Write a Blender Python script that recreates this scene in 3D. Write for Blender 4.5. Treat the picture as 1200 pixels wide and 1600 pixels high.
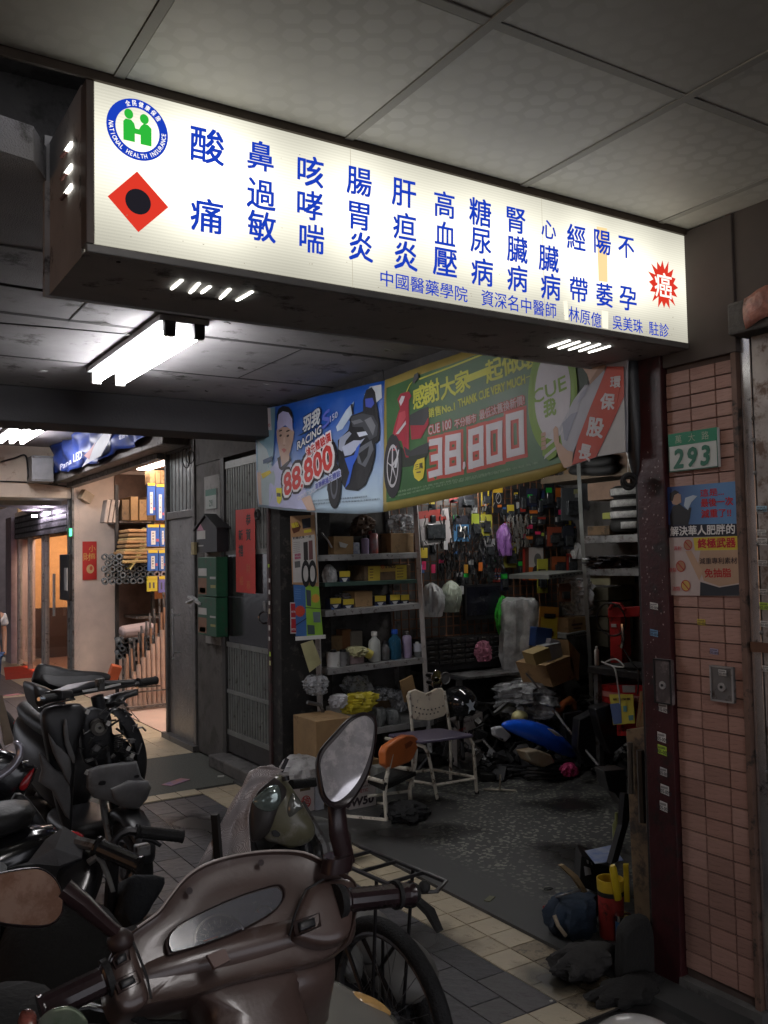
import bpy, math, random
from mathutils import Vector, Matrix, Euler
random.seed(7)
for o in list(bpy.data.objects): bpy.data.objects.remove(o)
S = bpy.context.scene
COL = S.collection
R = math.radians

F, H = 1400.0, 1.7                       # focal length in photo pixels, eye height
yaw, pitch, roll = R(32.3), math.atan(70/1400), -0.019
fw = Vector((math.sin(yaw)*math.cos(pitch), math.cos(yaw)*math.cos(pitch), math.sin(pitch)))
_r = Vector((math.cos(yaw), -math.sin(yaw), 0)); _u = _r.cross(fw)
rt = _r*math.cos(roll) + _u*math.sin(roll); up = -_r*math.sin(roll) + _u*math.cos(roll)
CAM = Vector((0, 0, H))
cd = bpy.data.cameras.new('camera'); cam = bpy.data.objects.new('camera', cd); COL.objects.link(cam)
m = Matrix((rt, up, -fw)).transposed().to_4x4(); m.translation = CAM; cam.matrix_world = m
cd.sensor_fit = 'VERTICAL'; cd.sensor_height = 36; cd.sensor_width = 27; cd.lens = 36*F/1600
cd.clip_start = 0.05; cd.clip_end = 300
S.camera = cam

W = bpy.data.worlds.new('World'); S.world = W; W.use_nodes = True
nt = W.node_tree; bg = nt.nodes['Background']
bg.inputs[0].default_value = (0.42, 0.42, 0.46, 1); bg.inputs[1].default_value = 1.0
S.view_settings.view_transform = 'Standard'; S.view_settings.look = 'None'
S.view_settings.exposure = 1.6; S.view_settings.gamma = 1; S.view_settings.use_curve_mapping = False
S.cycles.use_denoising = True
S.cycles.max_bounces = 7; S.cycles.diffuse_bounces = 4; S.cycles.glossy_bounces = 3
S.cycles.transmission_bounces = 5; S.cycles.transparent_max_bounces = 12
S.cycles.sample_clamp_indirect = 4; S.cycles.caustics_reflective = False; S.cycles.caustics_refractive = False
S.cycles.use_light_tree = True

def ray(px, py): return fw + rt*((px-600)/F) - up*((py-800)/F)
def at(px, py, X=None, Y=None, Z=None):
    d = ray(px, py)
    t = X/d.x if X is not None else (Y/d.y if Y is not None else (Z-H)/d.z)
    return CAM + d*t
def dep(p): return (Vector(p)-CAM).dot(fw)

MATS = {}
def mat(name, col=(.5, .5, .5), rough=.6, metal=0, var=.25, scale=6, bump=0, bscale=60, emit=None, estr=0,
        trans=0, alpha=1, coat=0, col2=None, ior=1.45, wear=0, wcol=(.02, .018, .015), sheen=0):
    if name in MATS: return MATS[name]
    m = bpy.data.materials.new(name); m.use_nodes = True; n = m.node_tree; N = n.nodes; L = n.links
    b = N['Principled BSDF']
    b.inputs['Roughness'].default_value = rough; b.inputs['Metallic'].default_value = metal
    b.inputs['IOR'].default_value = ior
    if trans: b.inputs['Transmission Weight'].default_value = trans
    if alpha < 1: b.inputs['Alpha'].default_value = alpha
    if coat: b.inputs['Coat Weight'].default_value = coat; b.inputs['Coat Roughness'].default_value = .12
    if emit: b.inputs['Emission Color'].default_value = (*emit, 1); b.inputs['Emission Strength'].default_value = estr
    tc = N.new('ShaderNodeTexCoord'); no = N.new('ShaderNodeTexNoise')
    no.inputs['Scale'].default_value = scale; no.inputs['Detail'].default_value = 7; no.inputs['Roughness'].default_value = .62
    L.new(tc.outputs['Object'], no.inputs['Vector'])
    rp = N.new('ShaderNodeValToRGB'); rp.color_ramp.elements[0].position = .32; rp.color_ramp.elements[1].position = .7
    c2 = col2 or tuple(max(0, c*(1-var)) for c in col); c1 = tuple(min(1, c*(1+var*.5)) for c in col)
    rp.color_ramp.elements[0].color = (*c2, 1); rp.color_ramp.elements[1].color = (*c1, 1)
    L.new(no.outputs['Fac'], rp.inputs[0]); out = rp.outputs[0]
    if wear:
        n2 = N.new('ShaderNodeTexNoise'); n2.inputs['Scale'].default_value = scale*2.3; n2.inputs['Detail'].default_value = 9
        n2.inputs['Roughness'].default_value = .7; L.new(tc.outputs['Object'], n2.inputs['Vector'])
        r2 = N.new('ShaderNodeValToRGB'); r2.color_ramp.elements[0].position = .60-wear*.3; r2.color_ramp.elements[1].position = .68-wear*.2
        L.new(n2.outputs['Fac'], r2.inputs[0]); mx = N.new('ShaderNodeMix'); mx.data_type = 'RGBA'
        L.new(r2.outputs[0], mx.inputs[0]); L.new(out, mx.inputs[6]); mx.inputs[7].default_value = (*wcol, 1); out = mx.outputs[2]
    L.new(out, b.inputs['Base Color'])
    mr = N.new('ShaderNodeMapRange'); mr.inputs[3].default_value = max(.02, rough*.75); mr.inputs[4].default_value = min(1, rough*1.25)
    L.new(no.outputs['Fac'], mr.inputs[0]); L.new(mr.outputs[0], b.inputs['Roughness'])
    if bump:
        bn = N.new('ShaderNodeTexNoise'); bn.inputs['Scale'].default_value = bscale; bn.inputs['Detail'].default_value = 4
        L.new(tc.outputs['Object'], bn.inputs['Vector']); bp = N.new('ShaderNodeBump'); bp.inputs['Strength'].default_value = bump
        bp.inputs['Distance'].default_value = .01; L.new(bn.outputs['Fac'], bp.inputs['Height']); L.new(bp.outputs[0], b.inputs['Normal'])
    MATS[name] = m; return m
def ink(col, rough=.55):                  # flat print
    k = 'print_%.3f_%.3f_%.3f' % col
    return mat(k, col, rough, var=.10, scale=9)
def lit(name, col, s):
    if name in MATS: return MATS[name]
    m = bpy.data.materials.new(name); m.use_nodes = True; N = m.node_tree.nodes; N.clear()
    e = N.new('ShaderNodeEmission'); o = N.new('ShaderNodeOutputMaterial'); e.inputs[0].default_value = (*col, 1); e.inputs[1].default_value = s
    m.node_tree.links.new(e.outputs[0], o.inputs[0]); MATS[name] = m; return m

def tag(o, label=None, cat=None, group=None, kind=None):
    if label: o['label'] = label
    if cat: o['category'] = cat
    if group: o['group'] = group
    if kind: o['kind'] = kind
    return o
def thing(name, label, cat, loc=(0, 0, 0), rz=0, group=None):
    o = bpy.data.objects.new(name, None); COL.objects.link(o); o.location = loc; o.rotation_euler = (0, 0, rz)
    o.empty_display_size = .1
    return tag(o, label, cat, group)
def copy_tree(o, parent=None):
    c = o.copy(); COL.objects.link(c); c.parent = parent
    for ch in [x for x in o.children]: copy_tree(ch, c)
    return c
def wmat(o):
    m = Matrix.Translation(o.location) @ o.rotation_euler.to_matrix().to_4x4()
    return wmat(o.parent) @ m if o.parent else m

class MB:
    def __init__(s): s.v = []; s.f = []
    def add(s, vs, fs, M=None):
        b = len(s.v); s.v += [tuple(M @ Vector(v)) if M is not None else tuple(v) for v in vs]
        s.f += [tuple(b+i for i in f) for f in fs]; return s
    def box(s, c, d, rot=None, taper=1, ty=None):
        x, y, z = d[0]/2, d[1]/2, d[2]/2; k = taper; k2 = ty if ty is not None else k
        vs = [(-x, -y, -z), (x, -y, -z), (x, y, -z), (-x, y, -z), (-x*k, -y*k2, z), (x*k, -y*k2, z), (x*k, y*k2, z), (-x*k, y*k2, z)]
        M = Matrix.Translation(c)
        if rot: M = M @ Euler(rot).to_matrix().to_4x4()
        return s.add(vs, [(0, 3, 2, 1), (4, 5, 6, 7), (0, 1, 5, 4), (1, 2, 6, 5), (2, 3, 7, 6), (3, 0, 4, 7)], M)
    def b2(s, a, b):                      # box between two corners
        a, b = Vector(a), Vector(b); return s.box((a+b)/2, [abs(t) for t in (b-a)])
    def tube(s, pts, r, n=8, cap=True, closed=False, flat=1):
        pts = [Vector(p) for p in pts]; k = len(pts); rs = r if isinstance(r, (list, tuple)) else [r]*k
        vs = []; ref = None
        for i, p in enumerate(pts):
            if closed: d = pts[(i+1) % k]-pts[i-1]
            else: d = pts[min(i+1, k-1)]-pts[max(i-1, 0)]
            d = d.normalized() if d.length > 1e-9 else Vector((0, 0, 1))
            if ref is None: ref = Vector((0, 0, 1)) if abs(d.z) < .9 else Vector((0, 1, 0))
            a = d.cross(ref)
            if a.length < 1e-4: a = d.cross(Vector((1, 0, 0)))
            a.normalize(); b = a.cross(d).normalized(); ref = b
            for j in range(n):
                t = 2*math.pi*j/n; vs.append(p + a*math.cos(t)*rs[i] + b*math.sin(t)*rs[i]*flat)
        fs = []
        for i in range(k if closed else k-1):
            i2 = (i+1) % k
            for j in range(n): fs.append((i*n+j, i*n+(j+1) % n, i2*n+(j+1) % n, i2*n+j))
        if cap and not closed: fs += [tuple(range(n))[::-1], tuple((k-1)*n+j for j in range(n))]
        return s.add(vs, fs)
    def cyl(s, a, b, r, r2=None, n=14): return s.tube([a, b], [r, r if r2 is None else r2], n)
    def lathe(s, prof, n=20, M=None, cap=True):
        vs = []; k = len(prof)
        for r, z in prof:
            for j in range(n): t = 2*math.pi*j/n; vs.append((r*math.cos(t), r*math.sin(t), z))
        fs = [(i*n+j, i*n+(j+1) % n, (i+1)*n+(j+1) % n, (i+1)*n+j) for i in range(k-1) for j in range(n)]
        if cap: fs += [tuple(range(n))[::-1], tuple((k-1)*n+j for j in range(n))]
        return s.add(vs, fs, M)
    def torus(s, c, R_, r, axis=(1, 0, 0), n=36, m=10, a0=0, a1=360, flat=1):
        ax = Vector(axis).normalized(); e = ax.cross(Vector((0, 0, 1))); e = e.normalized() if e.length > .01 else Vector((1, 0, 0)); g = e.cross(ax)*-1
        full = a1-a0 >= 360; k = n if full else n+1
        pts = [Vector(c)+(e*math.cos(R(a0+(a1-a0)*i/n))+g*math.sin(R(a0+(a1-a0)*i/n)))*R_ for i in range(k)]
        vs = []
        for p in pts:
            d = (p-Vector(c)).normalized()
            for j in range(m): t = 2*math.pi*j/m; vs.append(p+d*math.cos(t)*r+ax*math.sin(t)*r*flat)
        fs = [(i*m+j, i*m+(j+1) % m, ((i+1) % k)*m+(j+1) % m, ((i+1) % k)*m+j) for i in range(k if full else k-1) for j in range(m)]
        if not full: fs += [tuple(range(m))[::-1], tuple((k-1)*m+j for j in range(m))]
        return s.add(vs, fs)
    def loft(s, rings, cap=True, closed=False):
        n = len(rings[0]); vs = [p for r_ in rings for p in r_]; k = len(rings)
        fs = [(i*n+j, i*n+(j+1) % n, (i+1)*n+(j+1) % n, (i+1)*n+j) for i in range(k-1) for j in range(n)]
        if cap: fs += [tuple(range(n))[::-1], tuple((k-1)*n+j for j in range(n))]
        return s.add(vs, fs)
    def ell(s, c, r, n=16, k=10, rot=None, z0=-90, z1=90):
        rings = []
        M = Matrix.Translation(c)
        if rot: M = M @ Euler(rot).to_matrix().to_4x4()
        for i in range(k+1):
            a = R(z0+(z1-z0)*i/k); ca = max(math.cos(a), .001)
            rings.append([M @ Vector((r[0]*ca*math.cos(2*math.pi*j/n), r[1]*ca*math.sin(2*math.pi*j/n), r[2]*math.sin(a))) for j in range(n)])
        return s.loft(rings)
    def prism(s, poly, off):              # polygon of 3d points pushed along off
        k = len(poly); off = Vector(off); p = [Vector(q) for q in poly]
        return s.add(p+[q+off for q in p], [tuple(range(k))[::-1], tuple(range(k, 2*k))]+[(i, (i+1) % k, k+(i+1) % k, k+i) for i in range(k)])
    def grid(s, fn, nu, nv):
        vs = [fn(i/nu, j/nv) for j in range(nv+1) for i in range(nu+1)]
        return s.add(vs, [(j*(nu+1)+i, j*(nu+1)+i+1, (j+1)*(nu+1)+i+1, (j+1)*(nu+1)+i) for j in range(nv) for i in range(nu)])
    def jitter(s, a, sc=1):
        s.v = [(v[0]+random.uniform(-a, a), v[1]+random.uniform(-a, a), v[2]+random.uniform(-a, a)) for v in s.v]; return s
    def build(s, name, m, parent=None, smooth=True, world=True, sub=0, bevel=0, solid=0, ang=40):
        me = bpy.data.meshes.new(name)
        vs = s.v
        if parent is not None and world:
            Mi = wmat(parent).inverted(); vs = [tuple(Mi @ Vector(v)) for v in vs]
        me.from_pydata(vs, [], s.f); me.validate(); me.materials.append(m)
        o = bpy.data.objects.new(name, me); COL.objects.link(o)
        if parent is not None: o.parent = parent
        import bmesh
        bm = bmesh.new(); bm.from_mesh(me); bmesh.ops.recalc_face_normals(bm, faces=bm.faces); bm.to_mesh(me); bm.free()
        if smooth:
            for p in me.polygons: p.use_smooth = True
            if not sub: me.set_sharp_from_angle(angle=R(ang))
        if bevel:
            b = o.modifiers.new('b', 'BEVEL'); b.width = bevel; b.segments = 2; b.limit_method = 'ANGLE'
        if sub:
            q = o.modifiers.new('s', 'SUBSURF'); q.levels = sub; q.render_levels = sub
        if solid:
            q = o.modifiers.new('t', 'SOLIDIFY'); q.thickness = solid
        return o
def struct(name, mb, m, **k):
    o = mb.build(name, m, **k); o['kind'] = 'structure'; return o

_tc = {}
def glyphs(s, off):
    k = (s, off)
    if k not in _tc:
        cu = bpy.data.curves.new('t', 'FONT'); cu.body = s; cu.size = 1; cu.offset = off; cu.resolution_u = 2
        o = bpy.data.objects.new('t', cu); COL.objects.link(o)
        dg = bpy.context.evaluated_depsgraph_get(); e = o.evaluated_get(dg); me = e.to_mesh()
        v = [(x.co.x, x.co.y) for x in me.vertices]; f = [tuple(p.vertices) for p in me.polygons]
        e.to_mesh_clear(); bpy.data.objects.remove(o); _tc[k] = (v, f)
    return _tc[k]
class Art:
    """flat print: shapes given where they stand on a plane, one mesh per colour"""
    def __init__(s, pt, ex, ez, n, gap=.0012):
        s.o, s.ex, s.ez, s.n, s.gap = Vector(pt), Vector(ex).normalized(), Vector(ez).normalized(), Vector(n).normalized(), gap
        s.d = {}; s.order = []
    def uv(s, px, py):                    # photo point -> plane coordinates
        d = ray(px, py); t = (s.o-CAM).dot(s.n)/d.dot(s.n); p = CAM+d*t-s.o; return (p.dot(s.ex), p.dot(s.ez))
    def _mb(s, col, lay):
        k = (col if not isinstance(col, bpy.types.Material) else col.name, lay)
        if k not in s.d: s.d[k] = (MB(), col, lay)
        return s.d[k][0]
    def put(s, col, vs, fs, lay=1, bold=0, gap=0):
        if bold:
            m_ = 4 if bold*abs(gap) < .0022 else 8
            for i in range(m_):
                t = math.pi*2*(i+.5)/m_; dx, dy = math.cos(t)*bold*gap, math.sin(t)*bold*gap
                s._mb(col, lay).add([s.o+s.ex*(u+dx)+s.ez*(v+dy)+s.n*(s.gap*(lay-.45+.05*i)) for u, v in vs], fs)
        s._mb(col, lay).add([s.o+s.ex*u+s.ez*v+s.n*(s.gap*lay) for u, v in vs], fs)
    def poly(s, col, pts, lay=1): s.put(col, pts, [tuple(range(len(pts)))], lay)
    def ppoly(s, col, pix, lay=1): s.poly(col, [s.uv(*p) for p in pix], lay)
    def rect(s, col, a, b, lay=1): s.poly(col, [a, (b[0], a[1]), b, (a[0], b[1])], lay)
    def prect(s, col, x0, y0, x1, y1, lay=1):
        a = s.uv(x0, y0); b = s.uv(x1, y1); s.rect(col, a, b, lay)
    def ell(s, col, c, ru, rv, lay=1, n=28, hole=0, a0=0, a1=360):
        if not hole:
            s.poly(col, [(c[0]+ru*math.cos(2*math.pi*i/n), c[1]+rv*math.sin(2*math.pi*i/n)) for i in range(n)], lay); return
        vs = []
        for i in range(n+1):
            t = R(a0+(a1-a0)*i/n); vs += [(c[0]+ru*math.cos(t), c[1]+rv*math.sin(t)), (c[0]+ru*hole*math.cos(t), c[1]+rv*hole*math.sin(t))]
        s.put(col, vs, [(2*i, 2*i+2, 2*i+3, 2*i+1) for i in range(n)], lay)
    def text(s, col, t, c, h, lay=1, bold=.0, sx=1, rot=0, shear=0, align='c'):
        v, f = glyphs(t, 0)
        if not v: return
        x0 = min(a[0] for a in v); x1 = max(a[0] for a in v); y0 = min(a[1] for a in v); y1 = max(a[1] for a in v)
        k = h/(y1-y0); cr, sr = math.cos(rot), math.sin(rot); out = []
        for a, b in v:
            b = (b-(y0+y1)/2)*k; a = (a-((x0+x1)/2 if align == 'c' else x0))*k*sx+shear*b
            out.append((c[0]+a*cr-b*sr, c[1]+a*sr+b*cr))
        s.put(col, out, f, lay, bold, k)
    def ptext(s, col, t, px, py, hpx, **k):     # centred on a photo point, height in photo pixels
        a = s.uv(px, py-hpx/2); b = s.uv(px, py+hpx/2); s.text(col, t, s.uv(px, py), abs(a[1]-b[1]), **k)
    def fit(s, col, t, A, B, hpx, lay=1, bold=0, shear=0):      # baseline from A to B, stretched to fit
        a, b = s.uv(*A), s.uv(*B); v, f = glyphs(t, 0)
        x0 = min(q[0] for q in v); x1 = max(q[0] for q in v); y0 = min(q[1] for q in v); y1 = max(q[1] for q in v)
        mx, my = (A[0]+B[0])/2, (A[1]+B[1])/2
        h = abs(s.uv(mx, my-hpx)[1]-s.uv(mx, my)[1]); w = math.hypot(b[0]-a[0], b[1]-a[1]); rot = math.atan2(b[1]-a[1], b[0]-a[0])
        cr, sr = math.cos(rot), math.sin(rot); out = []
        for q in v:
            yy = (q[1]-y0)/(y1-y0)*h; xx = (q[0]-x0)/(x1-x0)*w; xx += shear*yy
            out.append((a[0]+xx*cr-yy*sr, a[1]+xx*sr+yy*cr))
        s.put(col, out, f, lay, bold, h/(y1-y0))
    def build(s, parent, name='lettering', warp=None):
        for k, (mb, col, lay) in s.d.items():
            if warp: mb.v = [tuple(warp(Vector(v))) for v in mb.v]
            m_ = col if isinstance(col, bpy.types.Material) else ink(col)
            o = mb.build(name, m_, parent, smooth=False)
        return
asph = mat('asphalt', (.035, .033, .032), .85, var=.5, scale=14, bump=.5, bscale=180)
grout = mat('grout', (.03, .027, .024), .9, bump=.3, bscale=90)
slate = mat('slate_tile', (.075, .072, .078), .5, var=.45, scale=5, bump=.7, bscale=22, wear=.15, wcol=(.03, .028, .027))
slate2 = mat('slate_tile_b', (.088, .082, .084), .48, var=.45, scale=4, bump=.7, bscale=19, wear=.15, wcol=(.035, .03, .028))
slate3 = mat('slate_tile_c', (.062, .061, .066), .55, var=.45, scale=6, bump=.7, bscale=25, wear=.15, wcol=(.03, .028, .027))
beige = mat('beige_tile', (.46, .39, .27), .45, var=.15, scale=5, bump=.15, wear=.08, wcol=(.22, .18, .12))
beige2 = mat('beige_tile_b', (.42, .35, .24), .45, var=.2, scale=7, bump=.15, wear=.18, wcol=(.20, .16, .11))
beige3 = mat('beige_tile_grimy', (.33, .27, .185), .55, var=.4, scale=9, bump=.15, wear=.35, wcol=(.10, .08, .06))
concrete = mat('dark_concrete', (.12, .115, .11), .8, var=.45, scale=3, bump=.5, bscale=40, wear=.3, wcol=(.05, .048, .045))
ceilm = mat('old_ceiling_paint', (.34, .33, .335), .85, var=.25, scale=2.2, bump=.7, bscale=230, wear=.12, wcol=(.12, .115, .11))
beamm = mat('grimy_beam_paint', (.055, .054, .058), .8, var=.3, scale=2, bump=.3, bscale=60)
steel = mat('brushed_steel', (.42, .42, .42), .38, metal=.5, var=.25, scale=9, bump=.05, wear=.12, wcol=(.12, .10, .09))
dsteel = mat('dull_steel', (.22, .22, .22), .5, metal=.7, var=.4, scale=7, wear=.3, wcol=(.07, .055, .045))
blackp = mat('black_plastic', (.018, .018, .02), .38, var=.4, scale=8, bump=.08, bscale=120)
rubber = mat('rubber', (.014, .014, .014), .7, var=.4, scale=14, bump=.3, bscale=120)
dark = mat('dark_paint', (.022, .021, .022), .65, var=.4, scale=6, wear=.2, wcol=(.045, .04, .036))
cream = mat('cream_wall', (.62, .52, .43), .75, var=.12, scale=2.5, bump=.2, wear=.12, wcol=(.4, .31, .24))
card = mat('cardboard', (.30, .19, .09), .8, var=.25, scale=5, bump=.1, wear=.15, wcol=(.16, .1, .05))
card2 = mat('cardboard_dark', (.17, .11, .06), .85, var=.35, scale=5, bump=.1, wear=.3, wcol=(.07, .05, .03))
chrome = mat('chrome', (.65, .65, .66), .15, metal=1, var=.2, wear=.15, wcol=(.15, .13, .12))
whitep = mat('white_plastic', (.62, .62, .60), .5, var=.12, wear=.1, wcol=(.25, .23, .2))
def fabric(n, c): return mat(n, c, .9, var=.3, scale=12, bump=.4, bscale=90)

MB().b2((-14, -14, -.05), (14, 30, -.030)).build('x', asph)
bpy.data.objects.remove(bpy.data.objects['x'])
ground = struct('ground', MB().b2((-40, -30, -.30), (40, 60, -.016)), asph, smooth=False)
tz = bpy.data.materials.new('terrazzo'); tz.use_nodes = True; n = tz.node_tree; N = n.nodes; L = n.links; b = N['Principled BSDF']
tc = N.new('ShaderNodeTexCoord'); v = N.new('ShaderNodeTexVoronoi'); v.inputs['Scale'].default_value = 34; v.inputs['Randomness'].default_value = 1
nz = N.new('ShaderNodeTexNoise'); nz.inputs['Scale'].default_value = 60; mxv = N.new('ShaderNodeMix'); mxv.data_type = 'VECTOR'; mxv.inputs[0].default_value = .025
L.new(tc.outputs['Object'], nz.inputs['Vector']); L.new(tc.outputs['Object'], mxv.inputs[4]); L.new(nz.outputs['Color'], mxv.inputs[5]); L.new(mxv.outputs[1], v.inputs['Vector'])
gt = N.new('ShaderNodeMath'); gt.operation = 'LESS_THAN'; gt.inputs[1].default_value = .40; L.new(v.outputs['Distance'], gt.inputs[0])
sep = N.new('ShaderNodeSeparateColor'); L.new(v.outputs['Color'], sep.inputs[0]); g2 = N.new('ShaderNodeMath'); g2.operation = 'GREATER_THAN'; g2.inputs[1].default_value = .25; L.new(sep.outputs[0], g2.inputs[0])
big = N.new('ShaderNodeTexNoise'); big.inputs['Scale'].default_value = 1.3; big.inputs['Detail'].default_value = 6; L.new(tc.outputs['Object'], big.inputs['Vector'])
bm_ = N.new('ShaderNodeMapRange'); bm_.inputs[1].default_value = .36; bm_.inputs[2].default_value = .52; L.new(big.outputs['Fac'], bm_.inputs[0])
sx = N.new('ShaderNodeSeparateXYZ'); L.new(tc.outputs['Object'], sx.inputs[0]); ed = N.new('ShaderNodeMapRange'); ed.inputs[1].default_value = 2.95; ed.inputs[2].default_value = 3.15; L.new(sx.outputs[0], ed.inputs[0])
m1 = N.new('ShaderNodeMath'); m1.operation = 'MULTIPLY'; L.new(gt.outputs[0], m1.inputs[0]); L.new(g2.outputs[0], m1.inputs[1])
m2 = N.new('ShaderNodeMath'); m2.operation = 'MULTIPLY'; L.new(m1.outputs[0], m2.inputs[0]); L.new(bm_.outputs[0], m2.inputs[1])
m3 = N.new('ShaderNodeMath'); m3.operation = 'MULTIPLY'; L.new(m2.outputs[0], m3.inputs[0]); L.new(ed.outputs[0], m3.inputs[1])
cm = N.new('ShaderNodeMix'); cm.data_type = 'RGBA'; cm.inputs[6].default_value = (.055, .056, .055, 1); cm.inputs[7].default_value = (.25, .255, .21, 1)
L.new(m3.outputs[0], cm.inputs[0])
cl = N.new('ShaderNodeMix'); cl.data_type = 'RGBA'; cl.blend_type = 'MULTIPLY'; cl.inputs[0].default_value = .7
r3 = N.new('ShaderNodeValToRGB'); r3.color_ramp.elements[0].position = .35; r3.color_ramp.elements[1].position = .6; r3.color_ramp.elements[0].color = (.5, .48, .46, 1)
L.new(big.outputs['Fac'], r3.inputs[0]); L.new(cm.outputs[2], cl.inputs[6]); L.new(r3.outputs[0], cl.inputs[7]); L.new(cl.outputs[2], b.inputs['Base Color'])
rr = N.new('ShaderNodeMapRange'); rr.inputs[3].default_value = .35; rr.inputs[4].default_value = .75; L.new(big.outputs['Fac'], rr.inputs[0]); L.new(rr.outputs[0], b.inputs['Roughness'])
struct('shop_floor', MB().b2((2.70, 2.10, -.2), (6.1, 6.5, .014)), tz, smooth=False)

pav = struct('pavement', MB().b2((-2.2, 2.47, -.2), (2.695, 6.5, -.006)), grout, smooth=False)
def meshobj(name, mb, m):
    me = bpy.data.meshes.new(name); me.from_pydata(mb.v, [], mb.f); me.materials.append(m); return me
def tmesh(w, l, h=.006, b=.0015):
    m_ = MB(); x, y = w/2, l/2
    m_.add([(-x, -y, -h), (x, -y, -h), (x, y, -h), (-x, y, -h), (-x+b, -y+b, 0), (x-b, -y+b, 0), (x-b, y-b, 0), (-x+b, y-b, 0)],
           [(4, 5, 6, 7), (0, 1, 5, 4), (1, 2, 6, 5), (2, 3, 7, 6), (3, 0, 4, 7)]); return m_
P = .153
sl = [meshobj('slate_tile', tmesh(P-.004, 2*P-.004), q) for q in (slate, slate2, slate3)]
hs = [meshobj('slate_half', tmesh(P-.004, P-.004), q) for q in (slate, slate2)]
be = [meshobj('beige_tile', tmesh(P-.004, P-.004), q) for q in (beige, beige, beige2)]; bg3 = meshobj('beige_tile', tmesh(P-.004, P-.004), beige3)
def put(me, name, x, y, parent, z=0, rz=0):
    o = bpy.data.objects.new(name, me); COL.objects.link(o); o.parent = parent
    o.location = (x, y, z+random.uniform(-.0007, .0007)); o.rotation_euler = (random.uniform(-.004, .004), random.uniform(-.004, .004), rz); return o
y0 = 2.62
def inband(y): return y < y0 or y > 6.34
nrow = 15
rest = MB()
for i in range(nrow):
    x = 2.395-P*(i+.5)
    y = y0 + (0 if i % 2 == 0 else P)
    if i % 2: put(hs[i % 2], 'slate_tile', x, y0+P/2, pav)
    while y+2*P < 6.36:
        if x > 0.75 or y < 4.2: put(random.choice(sl), 'slate_tile', x, y+P, pav)
        else: rest.box((x, y+P, -.003), (P-.004, 2*P-.004, .006))
        y += 2*P
    if y+P < 6.36: put(random.choice(hs), 'slate_tile', x, y+P/2, pav)
    for yy in (y0-P/2, 6.345+P/2): put(random.choice(be), 'beige_tile', x, yy, pav)
for k in range(9):                      # outermost tiles of the paving by the street, out of sight of the shop
    pass
x = 2.395-P*(nrow)
tag(rest.build('slate_tile', slate, pav, smooth=False), kind='stuff')
for i in range(2):
    for j in range(-1, 26):
        x = 2.395+P*(i+.5); yy = y0+P*(j+.5)
        if yy > 6.5: continue
        me = bg3 if (j < 3 and i == 1) or (j < 0) else random.choice(be)
        put(me, 'beige_tile', x, yy, pav)
gran = mat('granite_chips', (.085, .09, .075), .7, var=.6, scale=70, bump=.4, bscale=160)
struct('granite_paving', MB().b2((-2.2, 6.5, -.2), (2.88, 7.72, -.001)), gran, smooth=False)
def checker(name, fn, m):
    mb = MB(); fn(mb); o = mb.build(name, m, smooth=False); tag(o, kind='structure'); return o
farp = struct('far_pavement', MB().b2((-2.2, 7.72, -.2), (2.95, 19, -.006)), grout, smooth=False)
bb, ss = MB(), MB()
def tl(mb, x0, x1, ya, yb, w, l):
    x = x0
    while x < x1-.01:
        y = ya
        while y < yb-.01:
            mb.b2((x+.002, y+.002, -.005), (min(x+w, x1)-.002, min(y+l, yb)-.002, .0)); y += l
        x += w
tl(bb, -2.2, 2.9, 7.72, 7.87, P, .15); tl(bb, 2.42, 2.9, 7.87, 12.3, .24, .24); tl(bb, -2.2, 2.9, 10.35, 10.5, P, .15)
tl(bb, -2.2, 2.9, 12.3, 12.5, .2, .2); tl(bb, 2.42, 2.9, 12.5, 19, .24, .24)
tl(ss, -2.2, 2.42, 7.87, 10.35, .3, .6); tl(ss, -2.2, 2.42, 10.5, 12.3, .3, .6); tl(ss, -2.2, 2.42, 12.5, 19, .3, .6)
tag(bb.build('beige_tile', beige, farp, smooth=False), kind='stuff'); tag(ss.build('slate_tile', slate, farp, smooth=False), kind='stuff')

cm_ = bpy.data.materials.new('honeycomb_panel'); cm_.use_nodes = True; n = cm_.node_tree; N = n.nodes; L = n.links; b = N['Principled BSDF']
tc = N.new('ShaderNodeTexCoord'); fs = []
for off in ((0, 0, 0), (.5, .5, 0)):
    mp = N.new('ShaderNodeMapping'); mp.inputs['Scale'].default_value = (1/.075, 1/.130, 0); mp.inputs['Location'].default_value = off
    L.new(tc.outputs['Object'], mp.inputs[0]); fr = N.new('ShaderNodeVectorMath'); fr.operation = 'FRACTION'; L.new(mp.outputs[0], fr.inputs[0])
    sb = N.new('ShaderNodeVectorMath'); sb.operation = 'SUBTRACT'; sb.inputs[1].default_value = (.5, .5, 0); L.new(fr.outputs[0], sb.inputs[0])
    ml = N.new('ShaderNodeVectorMath'); ml.operation = 'MULTIPLY'; ml.inputs[1].default_value = (.075, .130, 0); L.new(sb.outputs[0], ml.inputs[0])
    ab = N.new('ShaderNodeVectorMath'); ab.operation = 'ABSOLUTE'; L.new(ml.outputs[0], ab.inputs[0]); sp = N.new('ShaderNodeSeparateXYZ'); L.new(ab.outputs[0], sp.inputs[0])
    h1 = N.new('ShaderNodeMath'); h1.operation = 'MULTIPLY'; h1.inputs[1].default_value = .5; L.new(sp.outputs[0], h1.inputs[0])
    h2 = N.new('ShaderNodeMath'); h2.operation = 'MULTIPLY_ADD'; h2.inputs[1].default_value = .866; L.new(sp.outputs[1], h2.inputs[0]); L.new(h1.outputs[0], h2.inputs[2])
    h3 = N.new('ShaderNodeMath'); h3.operation = 'MAXIMUM'; L.new(h2.outputs[0], h3.inputs[0]); L.new(sp.outputs[0], h3.inputs[1]); fs.append(h3)
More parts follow.
